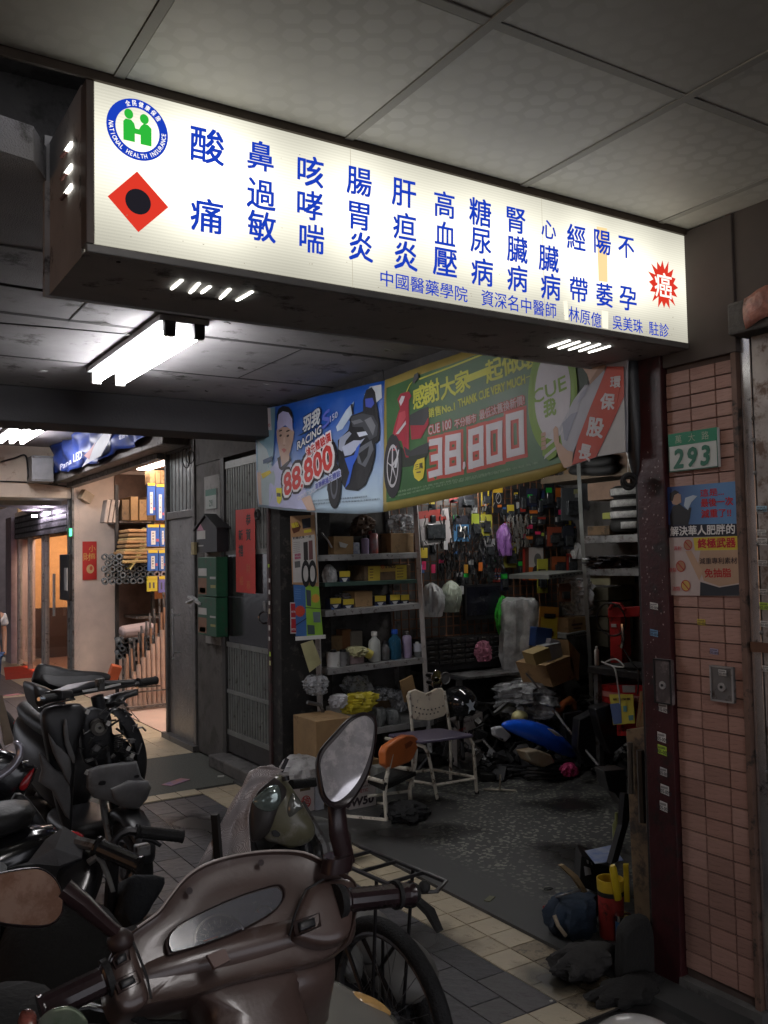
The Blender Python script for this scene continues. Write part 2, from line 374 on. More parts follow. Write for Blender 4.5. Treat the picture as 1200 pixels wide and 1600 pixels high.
mn = N.new('ShaderNodeMath'); mn.operation = 'MINIMUM'; L.new(fs[0].outputs[0], mn.inputs[0]); L.new(fs[1].outputs[0], mn.inputs[1])
ms = N.new('ShaderNodeMapRange'); ms.inputs[1].default_value = .025; ms.inputs[2].default_value = .029; ms.inputs[3].default_value = 1; ms.inputs[4].default_value = 0; L.new(mn.outputs[0], ms.inputs[0])
wv = N.new('ShaderNodeTexWave'); wv.inputs['Scale'].default_value = 130; wv.inputs['Distortion'].default_value = 0; L.new(tc.outputs['Object'], wv.inputs[0])
nz = N.new('ShaderNodeTexNoise'); nz.inputs['Scale'].default_value = 2.4; nz.inputs['Detail'].default_value = 5; L.new(tc.outputs['Object'], nz.inputs[0])
nm = N.new('ShaderNodeMapRange'); nm.inputs[1].default_value = .35; nm.inputs[2].default_value = .65; L.new(nz.outputs['Fac'], nm.inputs[0])
ma = N.new('ShaderNodeMath'); ma.operation = 'MULTIPLY'; L.new(ms.outputs[0], ma.inputs[0]); L.new(nm.outputs[0], ma.inputs[1])
mc = N.new('ShaderNodeMix'); mc.data_type = 'RGBA'; mc.inputs[6].default_value = (.60, .59, .53, 1); mc.inputs[7].default_value = (.70, .69, .63, 1)
L.new(ma.outputs[0], mc.inputs[0])
oi = N.new('ShaderNodeObjectInfo'); n5 = N.new('ShaderNodeTexNoise'); n5.inputs['Scale'].default_value = 1.1; n5.inputs['Detail'].default_value = 8; g5 = N.new('ShaderNodeNewGeometry'); L.new(g5.outputs['Position'], n5.inputs[0])
q5 = N.new('ShaderNodeMapRange'); q5.inputs[1].default_value = .35; q5.inputs[2].default_value = .62; q5.inputs[3].default_value = .80; q5.inputs[4].default_value = 1; L.new(n5.outputs['Fac'], q5.inputs[0])
q6 = N.new('ShaderNodeMath'); q6.operation = 'MULTIPLY_ADD'; q6.inputs[1].default_value = .12; q6.inputs[2].default_value = .92; L.new(oi.outputs['Random'], q6.inputs[0])
q7 = N.new('ShaderNodeMath'); q7.operation = 'MULTIPLY'; L.new(q5.outputs[0], q7.inputs[0]); L.new(q6.outputs[0], q7.inputs[1])
q8 = N.new('ShaderNodeVectorMath'); q8.operation = 'SCALE'; L.new(mc.outputs[2], q8.inputs[0]); L.new(q7.outputs[0], q8.inputs['Scale']); L.new(q8.outputs[0], b.inputs['Base Color']); b.inputs['Roughness'].default_value = .5
bp = N.new('ShaderNodeBump'); bp.inputs['Strength'].default_value = .12; bp.inputs['Distance'].default_value = .004; L.new(wv.outputs['Fac'], bp.inputs['Height']); L.new(bp.outputs[0], b.inputs['Normal'])
batten = mat('ceiling_batten', (.40, .39, .35), .6, var=.15)
CZ = 2.96
ceil = struct('ceiling', MB().b2((-3.2, -3.4, CZ+.03), (2.9, 2.30, CZ+.1)), dark, smooth=False)
G = .69
pm = meshobj('ceiling_panel', MB().box((0, 0, .006), (G-.034, G-.034, .012)), cm_)
xs = [2.72-G*i for i in range(0, 9)]; ys = [2.29-G*j for j in range(0, 9)]
for i in range(8):
    for j in range(8):
        o = bpy.data.objects.new('ceiling_panel', pm); COL.objects.link(o); o.parent = ceil; o.location = (xs[i]-G/2-.0, ys[j]-G/2, CZ+random.uniform(0, .003))
pe = meshobj('ceiling_panel', MB().box((0, 0, .006), (.15, G-.03, .012)), cm_)
for j in range(8):
    o = bpy.data.objects.new('ceiling_panel', pe); COL.objects.link(o); o.parent = ceil; o.location = (2.81, ys[j]-G/2, CZ+.001)
for x in xs: MB().b2((x-.014, ys[-1], CZ-.003), (x+.014, 2.29, CZ+.014)).build('ceiling_batten', batten, ceil, smooth=False)
for y in ys[1:]: MB().b2((xs[-1], y-.014, CZ-.001), (2.88, y+.014, CZ+.016)).build('ceiling_batten', batten, ceil, smooth=False)
trim = mat('brown_trim', (.10, .075, .055), .6, var=.3)
MB().b2((-3.2, 2.278, CZ-.022), (2.88, 2.289, CZ+.02)).build('ceiling_trim', trim, ceil, smooth=False)
BZ = 2.83
bay = struct('ceiling_bay', MB().prism([(-3.2, 2.36, BZ), (.08, 2.40, BZ), (.20, 2.52, BZ), (.34, 2.56, BZ), (.50, 2.60, BZ), (.60, 2.80, BZ), (2.9, 2.80, BZ), (2.9, 6.0, BZ), (-3.2, 6.0, BZ)], (0, 0, .1)), ceilm, smooth=False)
struct('ceiling_void', MB().b2((-3.2, 2.31, 3.25), (2.9, 3.0, 3.30)).b2((-3.2, 2.95, 2.935), (2.9, 3.0, 3.249)).b2((-3.25, 2.25, 2.8), (-3.2, 3.0, 3.3)), concrete, smooth=False)
seam = MB()
for a, c in (((-.6, 3.35), (2.88, 3.36)), ((-.6, 4.25), (2.88, 4.28)), ((-.6, 5.15), (2.88, 5.17)), ((.98, 3.36), (.98, 4.27)), ((2.2, 4.27), (2.2, 5.17)), ((.78, 2.9), (.8, 3.36))):
    seam.b2((min(a[0], c[0])-.003, min(a[1], c[1])-.003, BZ-.0015), (max(a[0], c[0])+.003, max(a[1], c[1])+.003, BZ+.01))
seam.build('panel_joint', mat('joint', (.07, .068, .07), .9), bay, smooth=False)
for i in range(26):
    x, y = random.uniform(.2, 2.7), random.uniform(3.1, 5.8); f = MB(); s_ = random.uniform(.015, .05)
    pts = [(x+math.cos(a)*s_*random.uniform(.4, 1.3), y+math.sin(a)*s_*random.uniform(.2, .7), BZ-.001-random.uniform(0, .012)) for a in [R(q) for q in range(0, 360, 51)]]
    f.add(pts, [tuple(range(len(pts)))]); f.build('paint_flake', mat('paint_flake', (.42, .41, .41), .8, var=.3) if i % 2 else concrete, bay, smooth=False, solid=.002)
def cable(name, label, pts, r=.005, m=None, cat='cable', n=6, seg=8):
    out = []
    P_ = [Vector(p) for p in pts]
    for i in range(len(P_)-1):
        p0 = P_[max(i-1, 0)]; p1 = P_[i]; p2 = P_[i+1]; p3 = P_[min(i+2, len(P_)-1)]
        for k in range(seg):
            t = k/seg; out.append(.5*((2*p1)+(-p0+p2)*t+(2*p0-5*p1+4*p2-p3)*t*t+(-p0+3*p1-3*p2+p3)*t**3))
    out.append(P_[-1])
    o = MB().tube(out, r, n).build(name, m or blackp)
    return tag(o, label, cat) if label else o
cable('ceiling_cable', 'thin dark cable sagging across the ceiling just behind the lit sign box', [(-.5, 3.5, 2.79), (.60, 3.70, 2.79), (1.2, 3.62, 2.775), (2.1, 3.6, 2.78), (2.86, 3.75, 2.81)], .006)
cable('lamp_cable', 'thin dark wire running along the ceiling from the left to the twin tube lamp', [(-.4, 4.55, 2.818), (.5, 4.42, 2.812), (1.0, 4.38, 2.818), (1.30, 4.36, 2.82)], .004)
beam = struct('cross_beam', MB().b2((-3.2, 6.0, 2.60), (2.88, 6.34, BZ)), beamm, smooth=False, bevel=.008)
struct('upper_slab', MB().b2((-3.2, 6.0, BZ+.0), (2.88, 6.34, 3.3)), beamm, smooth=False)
b2m = mat('far_ceiling_paint', (.36, .33, .33), .8, var=.2, scale=2)
struct('far_ceiling', MB().b2((-3.2, 6.34, 3.24), (2.9, 12.4, 3.34)), b2m, smooth=False)
struct('cream_beam', MB().b2((-3.2, 12.4, 2.76), (2.88, 12.9, 3.34)).b2((-3.2, 12.36, 2.56), (2.88, 12.95, 2.755)), cream, smooth=False, bevel=.01)
struct('end_ceiling', MB().b2((-3.2, 12.95, 2.72), (2.88, 22, 2.8)), cream, smooth=False)
dk = mat('soffit_paint', (.30, .27, .27), .7)
struct('end_soffit', MB().prism([(1.2, 13.0, 2.50), (2.4, 13.6, 2.50), (2.88, 15.4, 2.50), (2.88, 13.0, 2.50)], (0, 0, .08)).b2((-3.2, 13.2, 2.58), (1.6, 13.5, 2.72)), dk, smooth=False)

rw = mat('opposite_wall', (.10, .09, .085), .9, scale=.6)
for y in (-3.0, 6.15, 14.5):
    c = struct('arcade_column', MB().b2((-2.6, y-.25, -.1), (-2.1, y+.25, 3.3)), concrete, smooth=False)
struct('upper_facade', MB().b2((-3.3, -8, 2.9), (-3.2, 22, 9)), rw, smooth=False)
o = thing('opposite_building', 'dark building on the far side of the street, outside the frame', 'building', (-16, 4, 0))
MB().b2((-22, -20, 0), (-16, 26, 12)).build('wall', rw, o, smooth=False)
struct('end_wall', MB().b2((-3.2, 22, -.1), (8, 22.2, 3.4)), mat('end_wall', (.16, .13, .13), .9), smooth=False)
sf = thing('added_storefront', 'unseen lit storefront added across the street for the orange glow in the scooter mirrors', 'storefront', (-12, 2, 0))
MB().b2((-12.2, -6, 0), (-12, 10, 4)).build('wall', rw, sf, smooth=False)
for i in range(4): MB().b2((-12.0, -5.4+3.9*i, .4), (-11.95, -2.2+3.9*i, 3.0)).build('window', lit('added_orange_glow', (1, .50, .24), .28), sf, smooth=False)  # glowing panels added to colour the mirrors and warm the scooters

os_ = bpy.data.materials.new('oil_stain'); os_.use_nodes = True; n = os_.node_tree; N = n.nodes; L = n.links; b = N['Principled BSDF']; b.inputs['Base Color'].default_value = (.012, .011, .010, 1); b.inputs['Roughness'].default_value = .35
tc = N.new('ShaderNodeTexCoord'); ln = N.new('ShaderNodeVectorMath'); ln.operation = 'LENGTH'; L.new(tc.outputs['Object'], ln.inputs[0]); nz = N.new('ShaderNodeTexNoise'); nz.inputs['Scale'].default_value = 5; nz.inputs['Detail'].default_value = 8; g5 = N.new('ShaderNodeNewGeometry'); L.new(g5.outputs['Position'], nz.inputs[0])
a1 = N.new('ShaderNodeMath'); a1.operation = 'ADD'; L.new(ln.outputs['Value'], a1.inputs[0]); L.new(nz.outputs['Fac'], a1.inputs[1]); r1 = N.new('ShaderNodeMapRange'); r1.inputs[1].default_value = 1.35; r1.inputs[2].default_value = .75; r1.inputs[3].default_value = 0; r1.inputs[4].default_value = .75; L.new(a1.outputs[0], r1.inputs[0]); L.new(r1.outputs[0], b.inputs['Alpha'])
for i, (x, y, w, l, z) in enumerate(((2.30, 3.35, .22, .3, .0035), (2.5, 2.75, .25, .2, .0035), (1.9, 3.9, .35, .25, .0035), (2.45, 4.6, .2, .4, .0035), (2.1, 5.6, .5, .3, .0035), (1.6, 6.9, .5, .3, .003), (3.6, 3.7, .45, .3, .018), (4.3, 4.5, .4, .3, .018), (3.1, 4.6, .3, .5, .018), (3.3, 3.1, .3, .3, .018), (2.62, 2.56, .2, .12, .0035))):
    o = MB().add([(-1, -1, 0), (1, -1, 0), (1, 1, 0), (-1, 1, 0)], [(0, 1, 2, 3)]).build('oil_stain', os_, smooth=False); o.location = (x, y, z); o.scale = (w, l, 1); o.rotation_euler.z = i*1.3; o['kind'] = 'stuff'
    o['label'] = 'dark greasy stain on the floor'
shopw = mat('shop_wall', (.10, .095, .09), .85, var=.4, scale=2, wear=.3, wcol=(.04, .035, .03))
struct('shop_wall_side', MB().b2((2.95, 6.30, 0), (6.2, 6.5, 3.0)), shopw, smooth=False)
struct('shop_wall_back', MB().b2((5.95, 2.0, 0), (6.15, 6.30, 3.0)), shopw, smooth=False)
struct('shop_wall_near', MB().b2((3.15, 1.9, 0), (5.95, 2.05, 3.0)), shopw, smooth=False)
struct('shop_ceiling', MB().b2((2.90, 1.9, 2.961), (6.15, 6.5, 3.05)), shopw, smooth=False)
sh = struct('shop_lintel', MB().b2((2.90, 2.56, 2.62), (3.22, 6.05, 2.96)), dark, smooth=False, bevel=.006)
struct('wall_jamb', MB().b2((2.88, 6.0, .0), (3.3, 6.16, 2.83)), mat('black_jamb', (.012, .011, .011), .8, wear=.2, wcol=(.05, .045, .04)), smooth=False)
pil = thing('tiled_pillar', 'pillar faced in small pink wall tiles between the maroon post and the steel rails', 'pillar', (3.0, 2.25, 0))
MB().b2((2.889, 2.095, -.05), (3.15, 2.413, 2.958)).build('core', mat('brown_grout', (.09, .062, .052), .9), pil, smooth=False)
pk = [mat('pink_tile_'+w, c, .38, var=.2, scale=7, bump=.2, bscale=40, wear=w_, wcol=(.15, .085, .06)) for w, c, w_ in (('a', (.40, .235, .19), .10), ('b', (.37, .21, .17), .13), ('c', (.43, .26, .215), .08), ('d', (.32, .185, .15), .2))]
cols_ = [(2.415, 2.299), (2.296, 2.182), (2.179, 2.108)]
tms = {}
for ci, (ya, yb) in enumerate(cols_):
    w = ya-yb
    for k, q in enumerate(pk):
        mb = MB(); y, z = w/2, .5
        mb.add([(0, -y, -z), (0, y, -z), (0, y, z), (0, -y, z), (-.008, -y+.002, -z+.03), (-.008, y-.002, -z+.03), (-.008, y-.002, z-.03), (-.008, -y+.002, z-.03)],
               [(4, 7, 6, 5), (0, 4, 5, 1), (1, 5, 6, 2), (2, 6, 7, 3), (3, 7, 4, 0)]); tms[ci, k] = meshobj('tile', mb, q)
    z = .045
    while True:
        h = .067-.0145*max(0, min(1, (z-1.25)/.7)); z += h
        if z > 2.42: break
        k = random.choice((0, 0, 1, 1, 2, 3)) if z > .45 else random.choice((0, 1, 3, 3))
        o = bpy.data.objects.new('tile', tms[ci, k]); COL.objects.link(o); o.parent = pil
        o.location = (2.889-3.0+random.uniform(-.0008, .0008), (ya+yb)/2-2.25, z); o.scale.z = h-.0035; o.rotation_euler = (random.uniform(-.006, .006), random.uniform(-.01, .01), 0)
MB().b2((2.872, 2.082, 0), (3.1, 2.104, 2.958)).build('corner_trim', mat('brown_tile', (.17, .10, .075), .6, var=.35, wear=.2), pil, smooth=False)
mb = MB().box((2.93, 2.25, .015), (.16, .36, .07)); mb.jitter(.012).build('plinth', concrete, pil, smooth=False)
MB().b2((2.868, 2.075, 2.435), (3.1, 2.418, 2.955)).build('capital', mat('plain_dark_wall', (.085, .070, .064), .8, var=.3, scale=2), pil, smooth=False, bevel=.004)
rail = thing('shutter_rail', 'pair of brushed steel shutter rails with rivets right of the pink tiled pillar', 'shutter rail', (2.95, 2.0, 0))
MB().b2((2.892, 2.034, 0), (2.95, 2.079, 2.5)).build('rail', mat('bright_rail', (.62, .62, .64), .25, metal=.85, var=.2, wear=.1), rail, smooth=False, bevel=.003)
MB().b2((2.888, 1.93, .0), (2.96, 2.026, 2.55)).build('rail', mat('stained_steel', (.36, .33, .31), .5, metal=.6, var=.4, wear=.4, wcol=(.13, .09, .07)), rail, smooth=False, bevel=.003)
for z in (2.18, 2.1, 1.98, 1.72, 1.4, .9): MB().ell((2.890, 2.030, z), (.008, .009, .009), 8, 6).build('rivet', dsteel, rail)
MB().b2((2.876, 1.925, 1.33), (2.887, 2.07, 1.365)).build('rusty_bracket', mat('rust', (.12, .055, .03), .8), rail, smooth=False)
struct('dark_interior_sheet', MB().b2((3.15, -2, 0), (3.25, 1.95, 2.96)), mat('interior_shade_black', (.01, .01, .01), .8), smooth=False)  # black sheet standing in for the unlit shop interior behind
struct('wall_above_doorway', MB().b2((2.88, -3, 2.60), (3.1, 2.08, 2.96)), mat('brownish_wall', (.09, .075, .068), .8, var=.2), smooth=False)
aw = thing('shutter_box', 'shutter box with a pink plastic scrap above the steel rails at the right', 'shutter box', (2.9, 1.8, 2.5))
MB().b2((2.80, .8, 2.48), (2.95, 2.06, 2.60)).build('housing', concrete, aw, smooth=False, bevel=.01)
mb = MB()
mb.grid(lambda u, v: (2.79-.014*math.sin(v*3)-.006*math.sin(u*17), 1.62+.36*u, 2.50+.11*v+.012*math.sin(u*11)), 12, 6)
mb.build('plastic_scrap', mat('pink_plastic', (.50, .22, .17), .3, var=.6, scale=20, bump=.5), aw, solid=.003)
mar = thing('maroon_post', 'dark maroon steel post with chipped paint and small phone-number stickers left of the pink pillar', 'post', (2.9, 2.48, 0))
marm = mat('maroon_paint', (.050, .012, .014), .38, var=.35, scale=4, bump=.15, wear=.28, wcol=(.018, .012, .012))
MB().b2((2.855, 2.419, .0), (2.97, 2.558, 2.74)).build('post', marm, mar, smooth=False, bevel=.004)
MB().b2((2.865, 2.562, .0), (2.95, 2.575, 2.70)).build('guide', dark, mar, smooth=False)
chip = mat('chipped_primer', (.32, .25, .24), .8)
cb = MB()
for i in range(120):
    y, z = random.uniform(2.43, 2.55), random.choice((random.gauss(1.55, .2), random.gauss(1.9, .15), random.uniform(1.0, 2.1))); s_ = random.uniform(.001, .005)
    pts = [(2.8545, y+s_*math.cos(a)*random.uniform(.4, 1), z+s_*1.4*math.sin(a)*random.uniform(.4, 1)) for a in (0, 1.2, 2.5, 3.6, 5)]
    cb.add(pts, [(0, 1, 2, 3, 4)])
tag(cb.build('paint_chips', chip, mar, smooth=False), kind='stuff')
tarp = MB().loft([[(2.86+.05*math.cos(a)*w, yc+.06*math.sin(a)*w, z) for a in [R(q) for q in range(0, 360, 30)]] for z, w, yc in ((2.83, 1.1, 2.60), (2.5, 1.15, 2.60), (2.35, 1.05, 2.59), (2.2, .8, 2.575), (2.05, .45, 2.565), (1.98, .1, 2.565))])
tag(tarp.build('rolled_tarp', blackp), 'black rolled cloth strapped to the top of the maroon post', 'tarp')
def plate_art(o, n=(-1, 0, 0), ex=(0, -1, 0)): return Art(o, ex, (0, 0, 1), n)
stk_white, stk_blue, stk_lime, stk_yel = (.62, .62, .60), (.15, .33, .55), (.42, .62, .06), (.65, .5, .06)
def sticker(px, py, w, h, X, col, parent_label=None, rot=0, lines=2, bar=True):
    """small advertising sticker lying on the plane X"""
    a = Art((X, 0, 0), (0, -1, 0), (0, 0, 1), (-1, 0, 0), .0006); c = a.uv(px, py); k = dep((X, -c[0], c[1]))/F
    W_, H_ = w*k, h*k
    mb = MB().add([(X, -(c[0]+sx_*W_/2), c[1]+sz*H_/2+sx_*rot*W_/2) for sx_, sz in ((-1, -1), (1, -1), (1, 1), (-1, 1))], [(0, 1, 2, 3)])
    mb2 = MB().prism(mb.v, (-.0015, 0, 0)); st = mb2.build('sticker', ink(col), None, smooth=False)
    a.o = Vector((X-.0015, 0, 0)); dk_ = (.03, .03, .04)
    if bar:
        a.text(dk_, '2305-0050' if lines > 1 else '2300', (c[0], c[1]-H_*.2), H_*.42, sx=min(1.0, .75), bold=.02, rot=rot*.8)
        for i in range(6): a.rect(dk_, (c[0]-W_*.42+W_*.14*i, c[1]+H_*.12), (c[0]-W_*.42+W_*.14*i+W_*.08, c[1]+H_*.36))
    a.build(st, 'lettering')
    return st
pst = [(1022, 947, 15, 10, stk_white, 'white phone-number sticker, topmost on the maroon post'), (1022, 989, 15, 10, stk_blue, 'pale blue sticker high on the maroon post'),
       (1036, 1047, 15, 10, stk_white, 'white sticker on the small lock box of the maroon post'), (1036, 1106, 16, 13, stk_white, 'white phone-number sticker below the lock box'),
       (1034, 1152, 16, 14, stk_white, 'white phone-number sticker just above the lime one'), (1035, 1172, 17, 14, stk_lime, 'lime green sticker in the middle of the maroon post'),
       (1037, 1206, 13, 12, (.5, .5, .5), 'greyish sticker just below the lime one'), (1039, 1234, 16, 14, stk_white, 'white sticker second from the bottom of the maroon post'), (1037, 1260, 14, 14, stk_white, 'white sticker lowest on the maroon post')]
for px, py, w, h, c, lb in pst: tag(sticker(px, py, w, h, 2.854, c, rot=-.12), lb, 'sticker', 'phone stickers on the maroon post')
for px, py, c, lb in ((1096, 972, stk_yel, 'yellow sticker on the pink tiles under the poster'), (1116, 1018, (.35, .33, .5), 'pale violet sticker on the pink tiles above the steel socket box'), (1099, 1000, stk_white, None)):
    if lb: tag(sticker(px, py, 15, 9, 2.880, c, rot=-.05), lb, 'sticker', 'stickers on the pink tiles')
rs = [(1190, 795, (.3, .5, .62), 18, 9), (1190, 832, stk_white, 16, 9), (1191, 846, stk_white, 17, 11), (1192, 880, (.5, .48, .45), 16, 9), (1193, 925, (.5, .48, .45), 14, 9), (1194, 947, stk_lime, 15, 11), (1195, 975, stk_white, 14, 9), (1197, 1045, stk_white, 12, 9), (1188, 800, stk_white, 10, 6)]
nm_ = ['pale blue', 'white wide', 'white tall', 'faded grey', 'small faded', 'lime green', 'white slanted', 'lowest white', 'tiny white']
for (px, py, c, w, h), q in zip(rs, nm_): tag(sticker(px, py, w, h, 2.886, c, rot=-.05), q+' sticker on the steel shutter rail at the right edge', 'sticker', 'stickers on the steel rail')
def slab(X, px4, th, name, m, parent, bevel=0):     # upright slab whose face lies on the plane X
    pts = [at(x, y, X=X) for x, y in px4]; return MB().prism(pts, (th, 0, 0)).build(name, m, parent, smooth=False, bevel=bevel)
ZP = 2.862
np_ = thing('house_number_plate', 'green and white enamel house number plate reading 293 on the pink pillar', 'number plate', (ZP, 2.28, 2.09))
MB().b2((ZP, 2.166, 2.014), (ZP+.016, 2.396, 2.165)).build('plate', ink((.58, .62, .60), .3), np_, smooth=False, bevel=.003)
A = Art((ZP, 0, 0), (0, -1, 0), (0, 0, 1), (-1, 0, 0))
A.rect((.02, .24, .13), (-2.396, 2.115), (-2.166, 2.165)); A.rect((.03, .13, .09), (-2.396, 2.014), (-2.166, 2.018)); A.rect((.03, .13, .09), (-2.396, 2.014), (-2.392, 2.12)); A.rect((.03, .13, .09), (-2.170, 2.014), (-2.166, 2.12))
for i, ch in enumerate('萬大路'): A.text((.40, .50, .38), ch, (-2.345+.063*i, 2.140), .032, lay=2)
for i, ch in enumerate('293'): A.text((.03, .17, .11), ch, (-2.345+.062*i, 2.064), .072, lay=2, bold=.035, shear=.12, sx=.95)
A.build(np_)
po = thing('slimming_poster', 'weight-loss poster with a man in a suit and red Chinese lettering on the pink pillar', 'poster', (2.874, 2.27, 1.53))
q4 = [(1040, 762), (1148, 752), (1157, 932), (1040, 930)]
pts = [at(x, y, X=2.874) for x, y in q4]; MB().prism(pts, (.002, 0, 0)).build('paper', ink((.50, .42, .40)), po, smooth=False)
A = Art((2.874, 0, 0), (0, -1, 0), (0, 0, 1), (-1, 0, 0), .0007)
g = lambda x, y: (960+x/2.858, 540+y/2.858)
P_ = lambda *a: [g(*q) for q in a]
def grad(name, c0, c1, axis, a, b_, rough=.5):
    if name in MATS: return MATS[name]
    m_ = bpy.data.materials.new(name); m_.use_nodes = True; n_ = m_.node_tree; q = n_.nodes['Principled BSDF']; q.inputs['Roughness'].default_value = rough
    t_ = n_.nodes.new('ShaderNodeNewGeometry'); s_ = n_.nodes.new('ShaderNodeSeparateXYZ'); r_ = n_.nodes.new('ShaderNodeMapRange'); r_.inputs[1].default_value = a; r_.inputs[2].default_value = b_
    nn = n_.nodes.new('ShaderNodeTexNoise'); nn.inputs['Scale'].default_value = 4; ad = n_.nodes.new('ShaderNodeMath'); ad.operation = 'MULTIPLY_ADD'; ad.inputs[1].default_value = .6; ad.inputs[2].default_value = -.3
    a2 = n_.nodes.new('ShaderNodeMath'); a2.operation = 'ADD'; a2.use_clamp = True
    x_ = n_.nodes.new('ShaderNodeMix'); x_.data_type = 'RGBA'; x_.inputs[6].default_value = (*c0, 1); x_.inputs[7].default_value = (*c1, 1)
    l_ = n_.links; l_.new(t_.outputs['Position'], s_.inputs[0]); l_.new(s_.outputs[axis], r_.inputs[0]); l_.new(t_.outputs['Position'], nn.inputs[0]); l_.new(nn.outputs['Fac'], ad.inputs[0])
    l_.new(r_.outputs[0], a2.inputs[0]); l_.new(ad.outputs[0], a2.inputs[1]); l_.new(a2.outputs[0], x_.inputs[0]); l_.new(x_.outputs[2], q.inputs['Base Color'])
    MATS[name] = m_; return m_
A.ppoly(grad('poster_blue', (.02, .05, .18), (.10, .25, .50), 1, 2.42, 2.2), P_((230, 633), (540, 606), (546, 795), (232, 800)), 1)
A.ppoly((.012, .014, .03), P_((232, 800), (546, 795), (549, 850), (233, 858)), 1)
A.ppoly((.62, .50, .05), P_((352, 858), (549, 850), (551, 912), (360, 915)), 1)
A.ppoly((.45, .30, .20), P_((385, 915), (551, 912), (558, 1060), (470, 1075), (400, 1050), (375, 970)), 1)
A.ppoly((.5, .33, .22), P_((318, 918), (345, 915), (395, 1010), (380, 1050)), 2)
A.ppoly((.02, .025, .035), P_((385, 1055), (470, 1080), (562, 1065), (562, 1117), (383, 1117)), 2)
A.ppoly((.015, .016, .02), P_((252, 800), (248, 760), (262, 718), (290, 705), (320, 730), (345, 722), (338, 770), (330, 800)), 2)     # suit
A.ppoly((.42, .27, .2), P_((255, 690), (275, 655), (298, 665), (300, 700), (280, 712), (262, 708)), 3)
A.ppoly((.02, .018, .02), P_((250, 690), (250, 660), (272, 645), (292, 655), (270, 668), (262, 695)), 4)
A.ppoly((.45, .55, .65), P_((318, 680), (352, 668), (372, 672), (345, 700), (330, 735), (312, 715)), 3)
for (x, y, r_) in ((330, 890, 22), (298, 985, 24), (320, 1072, 24)):
    c = A.uv(*g(x, y)); k = r_/2.858*dep((2.874, 2.3, 1.6))/F
    A.ell((.42, .22, .12) if y < 1000 else (.55, .38, .10), c, k, k, 2); A.ell((.40, .03, .03), c, k*1.08, k*1.08, 3, hole=.86)
    A.poly((.40, .03, .03), [(c[0]-k*.75, c[1]+k*.6), (c[0]-k*.6, c[1]+k*.75), (c[0]+k*.75, c[1]-k*.6), (c[0]+k*.6, c[1]-k*.75)], 4)
red_ = (.50, .02, .03)
A.fit(red_, '這是...', g(385, 676), g(490, 668), 12, 3, .02); A.fit(red_, '最後一次', g(388, 722), g(532, 712), 13, 3, .03); A.fit(red_, '減重了!!', g(390, 770), g(522, 764), 13, 3, .03)
A.fit((.75, .75, .75), '解決華人肥胖的', g(252, 850), g(540, 840), 15, 3, .03); A.fit(red_, '終極武器', g(375, 905), g(543, 900), 15, 3, .04)
A.fit((.04, .03, .04), '減重專利素材', g(382, 976), g(550, 974), 10, 3, .01); A.fit(red_, '免抽脂', g(405, 1036), g(523, 1034), 14, 3, .02)
for t_, x, y in (('澱粉', 285, 905), ('糖類', 262, 1002), ('油類', 278, 1085)): A.ptext(red_, t_, *g(x, y), 7, lay=5)
A.build(po)
for (x0, y0_, x1, y1, X, lb, nm) in ((1110, 1041, 1146, 1097, 2.868, 'steel key switch box with round lock set in the pink tiles', 'key_switch_box'), (1022, 1030, 1049, 1100, 2.842, 'clouded plastic-covered switch box on the maroon post', 'switch_box')):
    a = at(x0, (y0_+y1)/2, X=X); b_ = at(x1, (y0_+y1)/2, X=X); zt = at((x0+x1)/2, y0_, X=X).z; zb = at((x0+x1)/2, y1, X=X).z
    kb = thing(nm, lb, 'switch box', (X, (a.y+b_.y)/2, zb))
    MB().b2((X, a.y, zb), (X+.02, b_.y, zt)).build('plate', dsteel if X > 2.85 else mat('clouded', (.09, .075, .075), .3, wear=.4, wcol=(.2, .17, .17)), kb, smooth=False, bevel=.003)
    MB().b2((X-.004, a.y, zt-.006), (X, b_.y, zt)).b2((X-.004, a.y, zb), (X, b_.y, zb+.006)).b2((X-.004, a.y, zb), (X, a.y-.006, zt)).b2((X-.004, b_.y+.006, zb), (X, b_.y, zt)).build('rim', steel if X > 2.85 else blackp, kb, smooth=False)
    cy, cz = (a.y+b_.y)/2, zb+(zt-zb)*.42
    MB().cyl((X-.004, cy, cz), (X, cy, cz), .016, n=18).build('lock', steel, kb); MB().cyl((X-.006, cy, cz), (X-.003, cy, cz), .006, n=10).build('keyhole', blackp, kb)
tag(sticker(1129, 1051, 14, 9, 2.864, stk_white), 'white sticker on the steel key switch box', 'sticker')

SX0, SX1, SY, SZ0, SZ1 = .589, 2.876, 2.29, 2.512, 2.938
sg = thing('light_box_sign', 'long lit white clinic sign box with blue Chinese lettering hung under the arcade ceiling', 'sign', (1.7, SY, SZ0))
fm = bpy.data.materials.new('sign_face'); fm.use_nodes = True; n = fm.node_tree; N = n.nodes; L = n.links; N.clear()
out = N.new('ShaderNodeOutputMaterial'); em = N.new('ShaderNodeEmission'); gl = N.new('ShaderNodeBsdfGlossy'); gl.inputs['Roughness'].default_value = .25; ad = N.new('ShaderNodeMixShader'); ad.inputs[0].default_value = .05
tc = N.new('ShaderNodeTexCoord'); sp = N.new('ShaderNodeSeparateXYZ'); L.new(tc.outputs['Object'], sp.inputs[0])
def mnode(op, a=None, b_=None, c=None):
    q = N.new('ShaderNodeMath'); q.operation = op
    for i, v_ in enumerate((a, b_, c)):
        if v_ is None: continue
        if isinstance(v_, (int, float)): q.inputs[i].default_value = v_
        else: L.new(v_, q.inputs[i])
    return q.outputs[0]
dz = mnode('SUBTRACT', sp.outputs[2], .235); dz2 = mnode('MULTIPLY', dz, dz); gz = mnode('POWER', 2.718, mnode('MULTIPLY', dz2, -38))
tot = None
